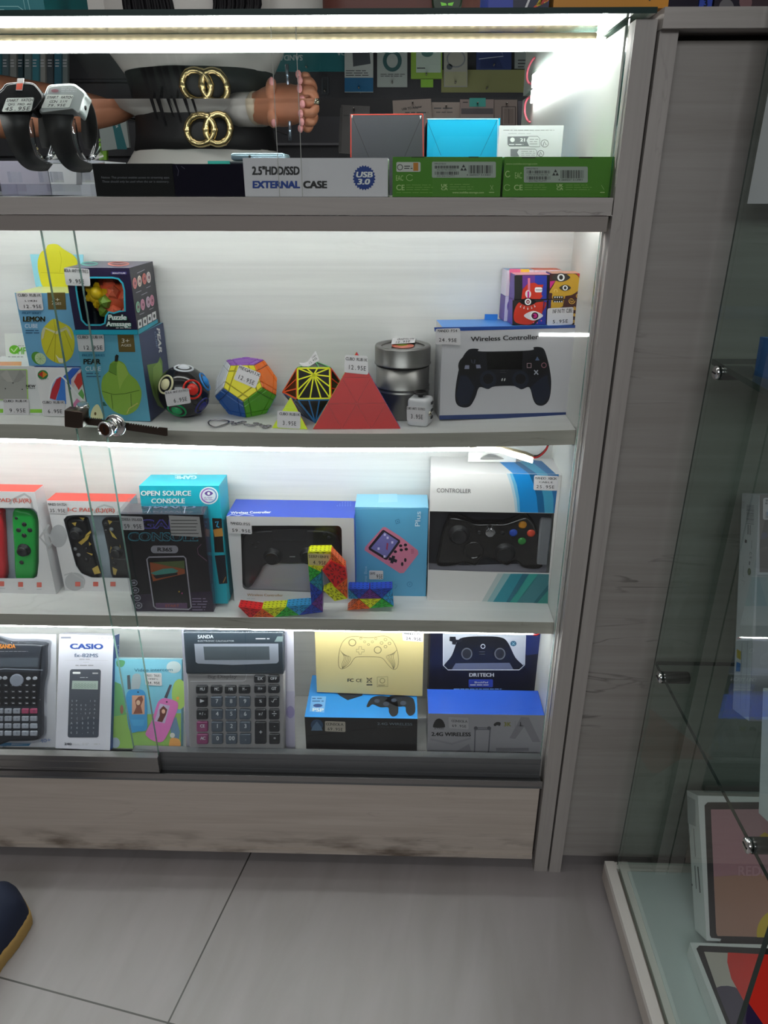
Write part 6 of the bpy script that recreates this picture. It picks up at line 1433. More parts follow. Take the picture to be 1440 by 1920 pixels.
c = ybox('drive_case_box', 'low white EXTERNAL CASE box with a round blue seal', 'box', (72, 1066), (1034, 1328), .014, .055, U2, {'all': m_('e2dee4', .4)})
F = c.front
F.text('2.5"HDD/SSD', 120, 1178, 436, 1178, 56, INK, bold=.05); F.text('EXTERNAL', 125, 1268, 438, 1268, 48, m_('27479c'), bold=.06); F.text('CASE', 466, 1268, 620, 1268, 48, INK, bold=.06)
cx_, cy_ = 874, 1200; F.poly([(cx_+(78 if i % 2 else 68)*math.cos(math.pi*i/24), cy_+(86 if i % 2 else 75)*math.sin(math.pi*i/24)) for i in range(48)], m_('23418f'), 1)
F.text('USB', 820, 1196, 928, 1196, 38, wht, 2, bold=.05, up=(7, -38)); F.text('3.0', 830, 1244, 908, 1244, 38, wht, 2, bold=.05, up=(7, -38)); c.mb.build('carton', c.t)
# phone lying on the boxes
q0 = atY(*VP(HB, 900, 862), .045); q1 = atY(*VP(HB, 1190, 862), .045); zz = zt_+.0006
t = thing('phone', 'pale blue phone in a clear case, lying edge-on on top of the low boxes', 'phone', ((q0.x+q1.x)/2, .06, zz))
z1_ = atY(*VP(HB, 1000, 826), .045).z
def soft_box(lo, hi, r, m, n=3):
    import bmesh
    bm = bmesh.new(); vs = [bm.verts.new((x, y, z)) for x in (lo[0], hi[0]) for y in (lo[1], hi[1]) for z in (lo[2], hi[2])]
    for f in ((0, 1, 3, 2), (4, 6, 7, 5), (0, 4, 5, 1), (2, 3, 7, 6), (0, 2, 6, 4), (1, 5, 7, 3)): bm.faces.new([vs[i] for i in f])
    bmesh.ops.recalc_face_normals(bm, faces=bm.faces); bmesh.ops.bevel(bm, geom=list(bm.edges), offset=r, segments=n, affect='EDGES', profile=.5)
    bm.verts.index_update(); b = MB(); b.add([v.co.copy() for v in bm.verts], [[v.index for v in f.verts] for f in bm.faces], m, True); bm.free(); return b
h_ = .0065
soft_box((q0.x, .045, zz+.003), (q1.x, .085, zz+.003+h_), .0024, mat('a9c4d0', .2, .5)).build('body', t)
soft_box((q0.x-.001, .0436, zz), (q1.x+.004, .0866, zz+.0026), .001, mat('5d6468', .3)).build('case', t)
b = MB(); b.lathe((q0.x+.018, .0449, zz+.003+h_/2), (0, -1, 0), [(.0012, 0), (.0012, .0003)], BLACK, 14); b.build('camera_hole', t)
# the two green drive boxes
GR = m_('4b8a1e', .35); GP = m_('b9d68c'); GB = m_('a8b2a8')
for k, (x0, x1) in enumerate(((52, 712), (726, 1392))):
    c = ybox('drive_box', ('green drive box with an orange badge and barcode label, beside the white drive case box', 'green drive box with barcode label, at the right end of the top case')[k], 'box', (x0, 46), (x1, 290), .013, .07, G_, {'all': GR}, group='green drive boxes')
    F = c.front; dx = 0 if k == 0 else 565
    lx, ly = (294, 76) if k == 0 else (858, 106)
    F.rect(lx, ly, lx+392, ly+98, GB, 1, r=8)
    F.text('MPN:DTB310', lx+16, ly+17, lx+86, ly+17, 9, INK, 2); F.bars(lx+18, ly+24, lx+166, ly+42, INK, 2, 22); F.text('P/N HDTB310EK3AA', lx+30, ly+54, lx+150, ly+54, 8, INK, 2); F.bars(lx+18, ly+60, lx+166, ly+80, INK, 2, 22); F.text('S/N 9361TU7TT', lx+30, ly+92, lx+140, ly+92, 8, INK, 2)
    for a_, b_ in ((194, 34), (184, 54), (204, 54)): F.poly([(lx+a_-10, ly+b_), (lx+a_, ly+b_-18), (lx+a_+10, ly+b_)], INK, 2)
    F.bars(lx+226, ly+22, lx+372, ly+72, INK, 2, 24); F.text('4 260557 513401', lx+212, ly+86, lx+360, ly+86, 11, INK, 2)
    if k == 0:
        F.rect(76, 78, 224, 138, m_('cfd0c8'), 1, r=8); F.ring(98, 110, 18, 18, 4, INK, 2); F.rect(180, 82, 210, 132, m_('c8802a'), 2); F.fine(124, 96, 176, 124, 2, INK, 2)
        F.text('EAC', 74, 192, 118, 192, 34, GP, 1); F.ring(158, 174, 22, 20, 3, GP, 1, a0=.5, a1=5.7); F.text('CE', 76, 250, 126, 250, 34, GP, 1, bold=.02); F.fine(136, 212, 300, 254, 3, m_('8ab85a'), 1, th=.22)
        F.text('UK', 352, 230, 390, 230, 18, GP, 1, bold=.04); F.text('CA', 352, 250, 390, 250, 18, GP, 1, bold=.04); F.fine(404, 208, 560, 252, 3, m_('8ab85a'), 1, th=.22); F.text('www.toshiba-storage.com', 420, 270, 612, 270, 12, GP, 1, bold=.03); F.line([(644, 264), (676, 264)], 5, GP, 1); F.line([(652, 220), (670, 250)], 2, GP, 1); F.line([(670, 220), (654, 250)], 2, GP, 1); F.fine(76, 258, 300, 272, 1, m_('8ab85a'), 1, th=.2)
        F.rect(168, 44, 248, 51, m_('2c4a14'), 1); F.rect(520, 44, 580, 51, m_('2c4a14'), 1)
    else:
        F.text('www.toshiba-storage.com', 748, 94, 940, 94, 12, GP, 1); F.ring(760, 152, 17, 20, 5, GP, 1, a0=.5, a1=5.4); F.text('EAC', 804, 178, 846, 178, 38, GP, 1); F.ring(756, 234, 20, 19, 3, GP, 1, a0=.5, a1=5.7); F.text('CE', 798, 250, 850, 250, 34, GP, 1, bold=.02)
        F.fine(862, 212, 1020, 254, 3, m_('8ab85a'), 1, th=.22); F.text('UK', 1060, 230, 1098, 230, 18, GP, 1, bold=.04); F.text('CA', 1060, 250, 1098, 250, 18, GP, 1, bold=.04); F.fine(1114, 212, 1290, 254, 3, m_('8ab85a'), 1, th=.22); F.line([(1326, 264), (1354, 264)], 5, GP, 1); F.line([(1334, 220), (1350, 248)], 2, GP, 1)
        F.rect(846, 47, 930, 54, m_('2c3a14'), 1); F.rect(1196, 47, 1280, 54, m_('3c2a24'), 1)
    c.mb.build('carton', c.t)
# the three boxes behind
c = ybox('gadget_box', 'dark grey box with folded end flaps and red edges, behind the white drive case box', 'box', (782, 768), (1278, 1062), .115, .10, U2, {'all': m_('3a3b40', .4), 'right': m_('b83428'), 'top': m_('c43a2c')}); F = c.front
F.line([(785, 1062), (785, 774), (1270, 770), (1274, 1062)], 7, m_('c8402e'), 2); F.line([(795, 790), (905, 1060)], 3, BLACK, 1); F.line([(1262, 788), (1146, 1060)], 3, BLACK, 1); F.poly([(788, 776), (798, 776), (792, 800)], m_('c8c8c8'), 3); F.poly([(1248, 782), (1262, 780), (1254, 806)], m_('c8c8c8'), 3)
c.mb.build('carton', c.t)
c = ybox('gadget_box', 'bright cyan box with folded end flaps, behind the green drive boxes', 'box', (0, 726), (438, 962), .118, .10, U3, {'all': m_('0aa2cc', .35), 'top': white}); F = c.front
F.line([(0, 730), (438, 730), (432, 962)], 5, m_('d0e4ea'), 2); F.line([(4, 740), (88, 955)], 3, m_('0a6a8c'), 1); F.line([(432, 738), (330, 955)], 3, m_('0a6a8c'), 1); c.mb.build('carton', c.t)
c = ybox('gadget_box', 'white box printed with grey recycling panels, at the right behind the green drive boxes', 'box', (436, 770), (824, 962), .112, .06, U3, {'all': m_('d4d4d8', .4), 'right': m_('a8a8ac')}); F = c.front
F.fine(470, 794, 785, 804, 1, grey, 1, ragged=.05); F.fine(500, 812, 670, 828, 1, lgrey, 1)
F.poly([(496, 838), (628, 836), (612, 862), (630, 898), (508, 898), (496, 886)], m_('77797e'), 1); F.line([(628, 836), (680, 836), (694, 850), (694, 900), (630, 900)], 3, m_('77797e'), 1); F.fine(632, 848, 690, 890, 3, grey, 1, th=.25)
F.ell(526, 858, 15, 15, white, 2, n=8); F.text('21', 574, 868, 602, 868, 20, white, 2, bold=.05); F.fine(505, 880, 600, 894, 1, white, 2); F.ring(724, 880, 24, 24, 3, m_('5a5c60'), 1); F.line([(714, 895), (722, 868), (734, 890)], 4, m_('5a5c60'), 1)
F.poly([(514, 914), (566, 914), (555, 935), (568, 960), (514, 960)], m_('77797e'), 1); F.line([(566, 914), (664, 914), (676, 926), (676, 960)], 3, m_('77797e'), 1); F.fine(580, 922, 668, 958, 3, grey, 1, th=.25); F.ring(700, 942, 20, 20, 3, m_('5a5c60'), 1); F.line([(692, 955), (698, 932), (708, 950)], 4, m_('5a5c60'), 1)
c.mb.build('carton', c.t)

c = ybox('gadget_box', 'dull lilac grey box behind the foot of the smartwatch stands', 'box', (15, 905), (292, 1100), .125, .10, U1, {'all': m_('8f8a98', .4)}); c.mb.build('carton', c.t)
c = ybox('gadget_box', 'pale grey box with a darker upright band, behind the silvery smartwatch', 'box', (296, 900), (545, 1100), .118, .10, U1, {'all': m_('b4b4b8', .4)}); c.front.rect(430, 960, 462, 1040, m_('77777c'), 1); c.mb.build('carton', c.t)
# ---------- smartwatches on clear stands
ACR = glass_mat('acrylic', (.90, .91, .94), 1.5, .03, 1.3)
def ribbon(b, view, L, R, th, m):
    Lp = [V3(p) for p in spline([tuple(atY(*VP(view, x, y), Y)) for x, y, Y in L], 5, False)]; Rp = [V3(p) for p in spline([tuple(atY(*VP(view, x, y), Y)) for x, y, Y in R], 5, False)]
    N = len(Lp); off = []
    for i in range(N):
        t_ = Lp[min(i+1, N-1)]-Lp[max(i-1, 0)]; w = Rp[i]-Lp[i]; off.append(t_.cross(w).normalized()*th)
    vs = []
    for i in range(N): vs += [Lp[i]+off[i]*.5, Rp[i]+off[i]*.5, Rp[i]-off[i]*.5, Lp[i]-off[i]*.5]
    fs = [(0, 1, 2, 3), (4*N-4, 4*N-1, 4*N-2, 4*N-3)]
    for i in range(N-1):
        a = 4*i
        for k in range(4): fs.append((a+k, a+4+k, a+4+(k+1) % 4, a+(k+1) % 4))
    b.add(vs, fs, m, True)
RUB = mat('0d0d0f', .55)
def watch(label, dx, dy, faceP, facemat, sidemat, deco, lab, xs=1.0):
    g_ = lambda P: [(x*xs+dx, y+dy, Y) for x, y, Y in P]
    O = atY(*VP(UW, 670*xs+dx, 330+dy), .050); n = V3((-.10, -.84, .50)).normalized()
    t = thing('smartwatch', label, 'watch', (O.x, .07, ZF+.03))
    b = MB(); F = Face(b, O, n, UW); fp = [(x*xs+dx, y+dy) for x, y in faceP]
    slab(b, F, spline(fp, 3), .0022, sidemat, bev=.002, back=.009); b.build('case', t)
    b = MB(); F2 = Face(b, O+n*.0018, n, UW); cx = sum(p[0] for p in fp)/len(fp); cy = sum(p[1] for p in fp)/len(fp)
    slab(b, F2, spline([(cx+(x-cx)*.93, cy+(y-cy)*.92) for x, y in fp], 3), .0008, facemat, bev=.0006); b.build('screen', t)
    if deco: deco(t, Face(None, O+n*.0028, n, UW), dx, dy)
    b = MB(); ribbon(b, UW, g_([(470, 505, .047), (520, 690, .040), (590, 880, .042), (690, 1050, .052), (790, 1130, .066), (900, 1150, .080), (1010, 1148, .088)]),
                     g_([(830, 520, .045), (805, 620, .040), (815, 760, .041), (850, 900, .046), (890, 990, .056), (970, 1050, .070), (1068, 1075, .088)]), .0022, RUB); b.build('front_strap', t)
    b = MB(); ribbon(b, UW, g_([(880, 330, .060), (905, 480, .074), (915, 620, .084), (925, 760, .092), (960, 900, .098)]), g_([(975, 290, .058), (1050, 430, .070), (1088, 590, .080), (1095, 750, .088), (1060, 900, .094)]), .0022, RUB); b.build('back_strap', t)
    # crown
    b = MB(); q = F.pt(905*xs+dx, 400+dy)-n*.004; b.lathe(q, (1, 0, 0), [(.0022, 0), (.0022, .0025), (.0016, .003)], mat('3a3a3c', .3, .8), 16); b.build('crown', t)
    if lab: price(t, Face(None, O+n*.0030, n, UW), *lab, lift=1, paper=m_('f6f8f2'))
    return t
def stand(label, dx, xs=1.0):
    g_ = lambda P: [(x*xs+dx, y, Y) for x, y, Y in P]
    q = atY(*VP(UW, 700+dx, 1380), .07); t = thing('watch_stand', label, 'stand', (q.x, .07, ZF+.0003))
    b = MB(); ribbon(b, UW, g_([(740, 560, .052), (790, 700, .050), (840, 880, .052), (900, 1000, .060), (980, 1040, .072), (1030, 1000, .084)]), g_([(840, 560, .060), (865, 700, .060), (890, 860, .062), (935, 970, .068), (1000, 1020, .078), (1080, 800, .092)]), .0022, ACR); b.build('ring', t)
    b = MB(); ribbon(b, UW, g_([(1020, 1050, .075), (1000, 1060, .070)]), g_([(1180, 1050, .085), (1130, 870, .085)]), .002, ACR)
    P0 = atY(*VP(UW, 800*xs+dx, 1150), .060); b.box((P0.x-.020, .058, ZF+.012), (P0.x-.017, .080, P0.z), ACR); b.box((P0.x+.010, .058, ZF+.012), (P0.x+.013, .080, P0.z), ACR); b.build('upright', t)
    b = MB(); P0 = atY(*VP(UW, 640*xs+dx, 1300), .03); b.box((P0.x-.035, .022, ZF+.0003), (P0.x+.034, .098, ZF+.0105), ACR); b.build('foot', t)
    return t
fp2 = [(530, 225), (560, 190), (600, 178), (760, 168), (840, 172), (885, 195), (970, 270), (950, 340), (905, 500), (860, 480), (820, 455), (700, 470), (480, 495), (455, 488), (445, 460)]
def deco2(t, F, dx, dy):
    b = MB(); F.mb = b; F.rect(548, 215, 668, 270, m_('a8a4a8'), 0); F.ell(618, 243, 42, 18, m_('96606a'), 1); F.fine(690, 200, 868, 260, 3, m_('d8dade'), 1, th=.35); b.build('print_film', t)
watch('smartwatch in silvery protective film on black strap, right of the black one', 0, 0, fp2, mat('ccd0d0', .25, .2), mat('aab0b0', .35, .4), deco2, ([(528, 285), (830, 290), (782, 430), (462, 438)], [('SMART WATCH', .05, .3, .98, .2), ('CON SIM', .22, .62, .85, .18), ('79.95E', .2, .92, .85, .2)]))
stand('clear acrylic stand under the silvery smartwatch', 0)
def deco1(t, F, dx, dy):
    b = MB(); F.mb = b; P = [(195, 102), (268, 98), (250, 238), (178, 236)]; card(F, [(x, y) for x, y in P], .0008, m_('e4dedc'), F.n); F2 = Face(b, F.O, F.n, F.view); F2.poly([(190, 160), (260, 158), (248, 230), (182, 230)], m_('ee5a3c'), 1); b.build('sticker', t, 'white and orange sticker')
fp1 = [(30, 225), (60, 180), (120, 158), (280, 148), (380, 160), (430, 200), (490, 290), (480, 360), (400, 470), (330, 470), (300, 465), (200, 470), (-10, 490), (-40, 470), (-40, 300)]
watch('smartwatch with black face and an orange sticker on top, nearest the left edge', -480, -15, [(x+480, y+15) for x, y in fp1], mat('1c1a1d', .2), mat('141214', .2, .5), deco1, ([(75, 325), (385, 318), (350, 472), (20, 478)], [('SMART WATCH', .03, .28, .98, .2), ('QWS PRO 4G', .15, .56, .95, .16), ('45.95E', .08, .94, .96, .28)]))
stand('clear acrylic stand under the black smartwatch', -480)
b = MB(); P0 = atY(0, 330, .05); b.box((P0.x-.09, .03, ZF+.0003), (P0.x-.010, .10, ZF+.0105), ACR); b.box((P0.x-.05, .06, ZF+.0105), (P0.x-.047, .09, ZF+.075), ACR)
tag(b.build('watch_stand'), 'empty clear acrylic stand at the far left edge of the top case', 'stand')

# ================================================================== behind the counter: hanging packs, seen directly and mirrored in the glass top
MZ = GT+.0002
YW = 1.66
def hang(label, pts_tl, pts_br, Y, view, base, art=None, mirror=None, rot=0, thick=.012, hole=True, name='accessory_pack', cat='package', tag_=None):
    F = Face(None, V3((0, Y, 1)), V3((0, -1, 0)), view, mirror)
    (x0, y0), (x1, y1) = pts_tl, pts_br
    c_, s_ = math.cos(rot), math.sin(rot); cx, cy = (x0+x1)/2, (y0+y1)/2
    P = [(cx+(x-cx)*c_-(y-cy)*s_, cy+(x-cx)*s_+(y-cy)*c_) for x, y in ((x0, y0), (x1, y0), (x1, y1), (x0, y1))]
    W_ = [F.pt(*p) for p in P]; zmin = min(p.z for p in W_); xm = sum(p.x for p in W_)/4
    t = thing(name, label, cat, (xm, Y, zmin), 'hanging accessory packs')
    b = MB(); F.mb = b
    if F.flip(W_): W_.reverse()
    card(F, P, thick, m_(base, .45), V3((0, -1, 0)))
    if art: art(F)
    b.build('card', t)
    b = MB(); ztop = max(p.z for p in W_); b.tube([(xm, Y+thick, ztop-.008), (xm, 1.654 if -.36 < xm < .36 and ztop < 1.0 else YW+.04, ztop-.006)], .002, STEEL, 6); b.tube([(xm, Y-.02, ztop-.009), (xm, Y+.004, ztop-.008)], .002, STEEL, 6); b.build('hook', t)
    return t
TEAL = m_('12848c'); 
def a_(F):
    F.text('SANDA', 298, 384, 458, 384, -1, m_('b8ccd0'), 1, bold=.03, up=(0, 30)) if False else None
# mirrored row (the glass shows them upside down): give the mirrored pixels
def sanda(F): F.text('SANDA', 460, 372, 300, 372, 34, m_('b4c8cc'), 2, bold=.04, up=(0, 36)); F.rect(250, 380, 740, 384, m_('0c6a74'), 1)
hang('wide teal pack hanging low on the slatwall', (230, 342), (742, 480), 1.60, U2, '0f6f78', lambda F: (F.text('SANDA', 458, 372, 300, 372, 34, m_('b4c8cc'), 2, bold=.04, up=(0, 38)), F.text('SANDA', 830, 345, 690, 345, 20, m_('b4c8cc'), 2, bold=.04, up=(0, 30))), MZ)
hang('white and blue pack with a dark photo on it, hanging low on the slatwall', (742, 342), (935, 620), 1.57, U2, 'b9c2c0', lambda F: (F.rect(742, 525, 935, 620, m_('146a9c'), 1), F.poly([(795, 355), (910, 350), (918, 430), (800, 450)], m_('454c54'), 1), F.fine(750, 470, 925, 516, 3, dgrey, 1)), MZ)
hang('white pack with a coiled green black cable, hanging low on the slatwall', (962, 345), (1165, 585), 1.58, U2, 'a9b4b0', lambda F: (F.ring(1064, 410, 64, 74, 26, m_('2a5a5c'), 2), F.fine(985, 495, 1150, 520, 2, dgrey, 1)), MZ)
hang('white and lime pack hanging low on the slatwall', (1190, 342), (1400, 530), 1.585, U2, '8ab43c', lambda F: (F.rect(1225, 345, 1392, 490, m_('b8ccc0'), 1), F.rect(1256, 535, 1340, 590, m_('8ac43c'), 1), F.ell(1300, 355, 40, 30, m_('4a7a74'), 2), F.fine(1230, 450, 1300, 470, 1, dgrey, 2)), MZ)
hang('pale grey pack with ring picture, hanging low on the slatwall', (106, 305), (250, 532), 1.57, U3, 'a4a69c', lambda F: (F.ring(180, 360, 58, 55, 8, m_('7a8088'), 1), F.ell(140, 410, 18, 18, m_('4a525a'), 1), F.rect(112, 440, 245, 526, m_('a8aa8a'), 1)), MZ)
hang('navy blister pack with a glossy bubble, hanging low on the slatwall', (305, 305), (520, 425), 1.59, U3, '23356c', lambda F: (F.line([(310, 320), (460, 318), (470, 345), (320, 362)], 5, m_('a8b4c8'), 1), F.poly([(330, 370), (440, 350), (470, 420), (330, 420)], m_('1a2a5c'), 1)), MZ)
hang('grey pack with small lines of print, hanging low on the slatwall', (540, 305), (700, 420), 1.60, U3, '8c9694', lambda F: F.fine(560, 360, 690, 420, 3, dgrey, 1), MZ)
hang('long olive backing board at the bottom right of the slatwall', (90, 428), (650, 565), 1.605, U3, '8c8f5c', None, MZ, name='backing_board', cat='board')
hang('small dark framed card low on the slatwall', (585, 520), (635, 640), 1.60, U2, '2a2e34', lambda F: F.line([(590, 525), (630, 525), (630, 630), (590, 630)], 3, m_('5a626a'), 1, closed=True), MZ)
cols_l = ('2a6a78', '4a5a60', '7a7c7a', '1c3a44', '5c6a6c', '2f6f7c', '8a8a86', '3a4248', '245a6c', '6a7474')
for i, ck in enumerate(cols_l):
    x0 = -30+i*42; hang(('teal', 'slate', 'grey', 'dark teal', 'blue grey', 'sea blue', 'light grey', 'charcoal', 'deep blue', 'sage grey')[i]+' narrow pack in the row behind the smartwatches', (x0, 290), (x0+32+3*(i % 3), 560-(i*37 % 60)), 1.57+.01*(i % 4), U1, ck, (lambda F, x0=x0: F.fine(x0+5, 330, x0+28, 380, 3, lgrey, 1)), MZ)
# direct row
hang('pale pack with a teal stripe, hanging left of the woman', (560, 640), (716, 840), 1.45, U1, '9aa4a2', lambda F: (F.poly([(620, 640), (660, 640), (716, 840), (660, 840)], m_('12646a'), 1), F.text('SANDA', 640, 670, 652, 720, 16, wht, 2, up=(16, -4))), None, rot=-.12)
hang('lime green edged pack low left of the woman', (556, 780), (600, 900), 1.5, U1, '8cc43c')
hang('grey box with printed band, hanging at an angle right of the hand', (712, 712), (905, 1040), 1.30, U2, '5d5a5a', lambda F: (F.rect(735, 775, 910, 785, m_('4a4848'), 1), F.poly([(712, 730), (730, 712), (720, 1030), (700, 1020)], m_('4a4848'), 1), F.fine(830, 960, 895, 1020, 3, dgrey, 1)), None, rot=.05, thick=.03)
hang('pale card lettered USB TO Adapter, behind the dark grey box', (1070, 672), (1330, 860), 1.50, U2, '9a8c84', lambda F: (F.text('USB TO Adapter', 1130, 745, 1265, 725, 16, INK, 1, bold=.03), F.fine(1150, 750, 1320, 770, 1, dgrey, 1)), None, rot=-.05)
hang('pale card with two lines of small print, right of the adapter card', (1330, 690), (1520, 860), 1.52, U2, '9c8e86', lambda F: (F.fine(1345, 720, 1500, 740, 1, dgrey, 1), F.fine(1360, 750, 1480, 765, 1, dgrey, 1)), None)
hang('pale clear fronted box with a teal tag on top, by the red wire', (205, 610), (412, 760), 1.46, U3, '8c7c78', lambda F: (F.rect(262, 596, 362, 655, m_('2a9a90'), 2), F.rect(212, 665, 408, 700, m_('4a4448'), 1), F.fine(222, 620, 262, 634, 1, INK, 1)), None)
hang('pale pack showing a rectangular socket, by the end of the glass case', (415, 612), (556, 770), 1.46, U3, '857670', lambda F: (F.line([(462, 655), (545, 655), (545, 768), (462, 768)], 8, m_('4a3c3a'), 1, closed=True), F.rect(474, 668, 534, 760, m_('756660'), 1), F.line([(504, 668), (504, 760)], 4, m_('4a3c3a'), 2)), None)
hang('grey clear bag pack at the right end of the slatwall', (560, 620), (665, 770), 1.5, U3, '5c5760', None, None)
hang('slim cream pack just right of the white blouse', (1060, 660), (1112, 830), 1.25, HB, '8c8684', lambda F: F.line([(1066, 780), (1108, 780)], 4, m_('5a5654'), 1), None)
hang('lilac cloth covered pack hanging just beside the woman and her belt', (1026, 600), (1080, 860), 1.48, HB, '5a5c98', None)
# dark drawer front behind the hand
b = MB(); q = atY(500, 300, 1.65); b.box((q.x-.05, 1.655, .60), (.35, 1.699, 1.0), m_('3a3a40', .45)); q2 = atY(500, 268, 1.648); b.box((q2.x, 1.648, q2.z-.006), (q2.x+.30, 1.656, q2.z), m_('6a6a70', .3)); tag(b.build('drawer_unit'), 'dark grey drawer unit with a light handle line behind the hand', 'drawers')

# ---------- things standing on the glass top
ZG = .9487
c = ybox('gadget_box', 'teal box with thin pale lines standing on the glass top at the left', 'box', (-90, -160), (85, 22), .03, .10, (0, 0, 1), {'all': m_('0b7f88', .35), 'right': m_('0c5f66', .35)}, z0=ZG)
F = c.front; F.line([(-60, 12), (34, 12), (48, 22)], 1.6, m_('8fd0d4'), 1); F.line([(-10, 18), (8, 18)], 1.4, m_('8fd0d4'), 1); F.line([(44, 0), (48, 20)], 1.0, m_('8fd0d4'), 1); F.line([(50, -10), (57, 22)], 1.3, m_('8fd0d4'), 1); c.mb.build('carton', c.t)
c = ybox('gadget_box', 'royal blue box with a colourful cartoon patterned end standing on the glass top', 'box', (915, -60), (1028, 17), .02, .08, (0, 0, 1), {'all': m_('2440b4', .35)}, z0=ZG)
F = c.front; F.rect(962, -60, 1028, 17, m_('1a1f3c'), 1); F.line([(985, 17), (1000, -20)], 4, white, 2)
for i, k in enumerate(('e04a28', 'e8c82a', 'd83a2a', 'f0e04a', 'e87a2a')): F.poly(spline([(1000+i*5, 14-i*3), (1010+i*4, 4-i*8), (1018+i*3, -8), (1012+i*4, 10-i*2)], 3), m_(k), 2)
c.mb.build('carton', c.t)
c = ybox('shoebox', 'orange yellow flat box lying over the right corner of the glass top', 'box', (1037, -60), (1252, 16), .02, .12, (0, 0, 1), {'all': m_('d08a10', .4)}, z0=ZG+.0045)
c.front.ell(1218, 0, 2, 2, BLACK, 1, n=8); c.mb.build('carton', c.t)
b = MB(); q0 = atY(1045, 16, .025); q1 = atY(1200, 16, .025); b.box((q0.x, .022, ZG), (q1.x, .11, ZG+.0042), m_('dcd8d0')); tag(b.build('paper_stack'), 'thin stack of white papers under the orange yellow box', 'paper')
for k, (x0, x1, ck, lb) in enumerate(((1256, 1308, '1f1a2c', 'dark aubergine box'), (1310, 1334, '3a52b8', 'bright blue sticker covered box'), (1338, 1390, '2c2838', 'dark plum box with a grey disc'), (1392, 1450, '4a3c44', 'dusky pink and black box'))):
    c = ybox('gadget_box', lb+' at the back of the neighbouring counter', 'box', (x0, -80), (x1, 15), .40, .05, (0, 0, 1), {'all': m_(ck, .4)}, z0=.9487, group='boxes on the neighbouring counter')
    if k == 1: c.front.text('3', 1318, 12, 1328, 12, 14, m_('1a2240'), 1, mono=True, bold=.05)
    if k == 2: c.front.ell(1362, 14, 14, 16, m_('77767c'), 1)
    if k == 3: c.front.ell(1398, 4, 12, 14, m_('8a6a70'), 1)
    c.mb.build('carton', c.t)
b = soft_box(tuple(atY(598, 22, .30).lerp(atY(598, 22, .30), 0)), (0, 0, 0), .001, RUB) if False else None
q0 = atY(600, 15, .22); q1 = atY(912, 15, .22)
b = soft_box((q0.x, .22, ZG), (q1.x, .32, ZG+.16), .03, m_('5e2f28', .5), 6); t = thing('handbag', 'brown handbag with a round green leaf charm on the glass top', 'bag', ((q0.x+q1.x)/2, .27, ZG)); b.build('body', t)
b = MB(); q = atY(838, 2, .215); b.lathe(q, (0, -1, 0), [(.016, 0), (.016, .002), (.014, .003)], m_('1a2a14', .4), 24); b.build('charm', t, 'dark round charm')
b = MB(); F = Face(b, q+V3((0, -.0034, 0)), V3((0, -1, 0)), (0, 0, 1)); F.poly([(826, 4), (836, 6), (838, 10), (828, 11)], m_('7ac83a'), 0); F.poly([(840, 6), (851, 4), (848, 11), (840, 10)], m_('7ac83a'), 0); b.build('leaf', t, 'bright green leaf')

# ================================================================== the woman behind the counter
def lerp_rings(b, rings, m, n=40, cap=False):
    """loft through ellipses (x, y, z, rx, ry, wrinkle)"""
    vs = []
    for j, (x, y, z, rx, ry, wr) in enumerate(rings):
        for i in range(n):
            a = 2*math.pi*i/n; k = 1+wr*(math.sin(a*7+j*1.1)+.6*math.sin(a*13+j*.7)); vs.append((x+rx*k*math.cos(a), y+ry*k*math.sin(a), z))
    fs = []
    for j in range(len(rings)-1):
        for i in range(n): k = (i+1) % n; fs.append((j*n+i, j*n+k, (j+1)*n+k, (j+1)*n+i))
    if cap: fs += [tuple(range(n-1, -1, -1)), tuple((len(rings)-1)*n+i for i in range(n))]
    b.add(vs, fs, m, True)
PX, PY = -.385, .86
woman = thing('person', 'person in white blouse and wide black belt with gold rings, behind the counter', 'person', (PX, PY, FZ))
SKIN = mat('b5795c', .5)
def skin_mesh(name, verts, edges, root, m, parent, sub=2):
    me = bpy.data.meshes.new(name); o0 = V3(parent['_o'])
    me.from_pydata([V3(v[:3])-o0 for v in verts], [], []); me = bpy.data.meshes.new(name); me.from_pydata([V3(v[:3])-o0 for v in verts], edges, [])
    o = bpy.data.objects.new(name, me); COL.objects.link(o); o.parent = parent; me.materials.append(m)
    md = o.modifiers.new('skin', 'SKIN'); md.use_smooth_shade = True
    if not me.skin_vertices: 
        bpy.context.view_layer.objects.active = o; me.skin_vertices.new() if hasattr(me.skin_vertices, 'new') else None
    for i, v in enumerate(verts): me.skin_vertices[0].data[i].radius = (v[3], v[4] if len(v) > 4 else v[3])
    me.skin_vertices[0].data[root].use_root = True
    s = o.modifiers.new('sub', 'SUBSURF'); s.levels = sub; s.render_levels = sub
    return o
Vb = []; Eb = []
def vtx(x, y, z, r, r2=None, frm=None): Vb.append((x, y, z, r, r2 or r)); i = len(Vb)-1; (Eb.append((frm, i)) if frm is not None else None); return i
pel = vtx(PX, PY, .84, .13, .10); wai = vtx(PX, PY, .96, .105, .085, pel); che = vtx(PX, PY, 1.14, .13, .095, wai); upc = vtx(PX, PY, 1.28, .12, .08, che)
nk = vtx(PX, PY-.005, 1.375, .05, .05, upc); nk2 = vtx(PX, PY-.01, 1.42, .046, .046, nk); hd = vtx(PX, PY-.02, 1.50, .068, .080, nk2); hd2 = vtx(PX, PY-.015, 1.57, .066, .078, hd)
for s_ in (-1, 1):
    hip = vtx(PX+s_*.085, PY, .78, .085, .085, pel); kn = vtx(PX+s_*.09, PY-.01, .45, .055, .055, hip); an = vtx(PX+s_*.09, PY+.01, .075, .036, .036, kn); to = vtx(PX+s_*.095, PY-.12, .018, .032, .028, an)
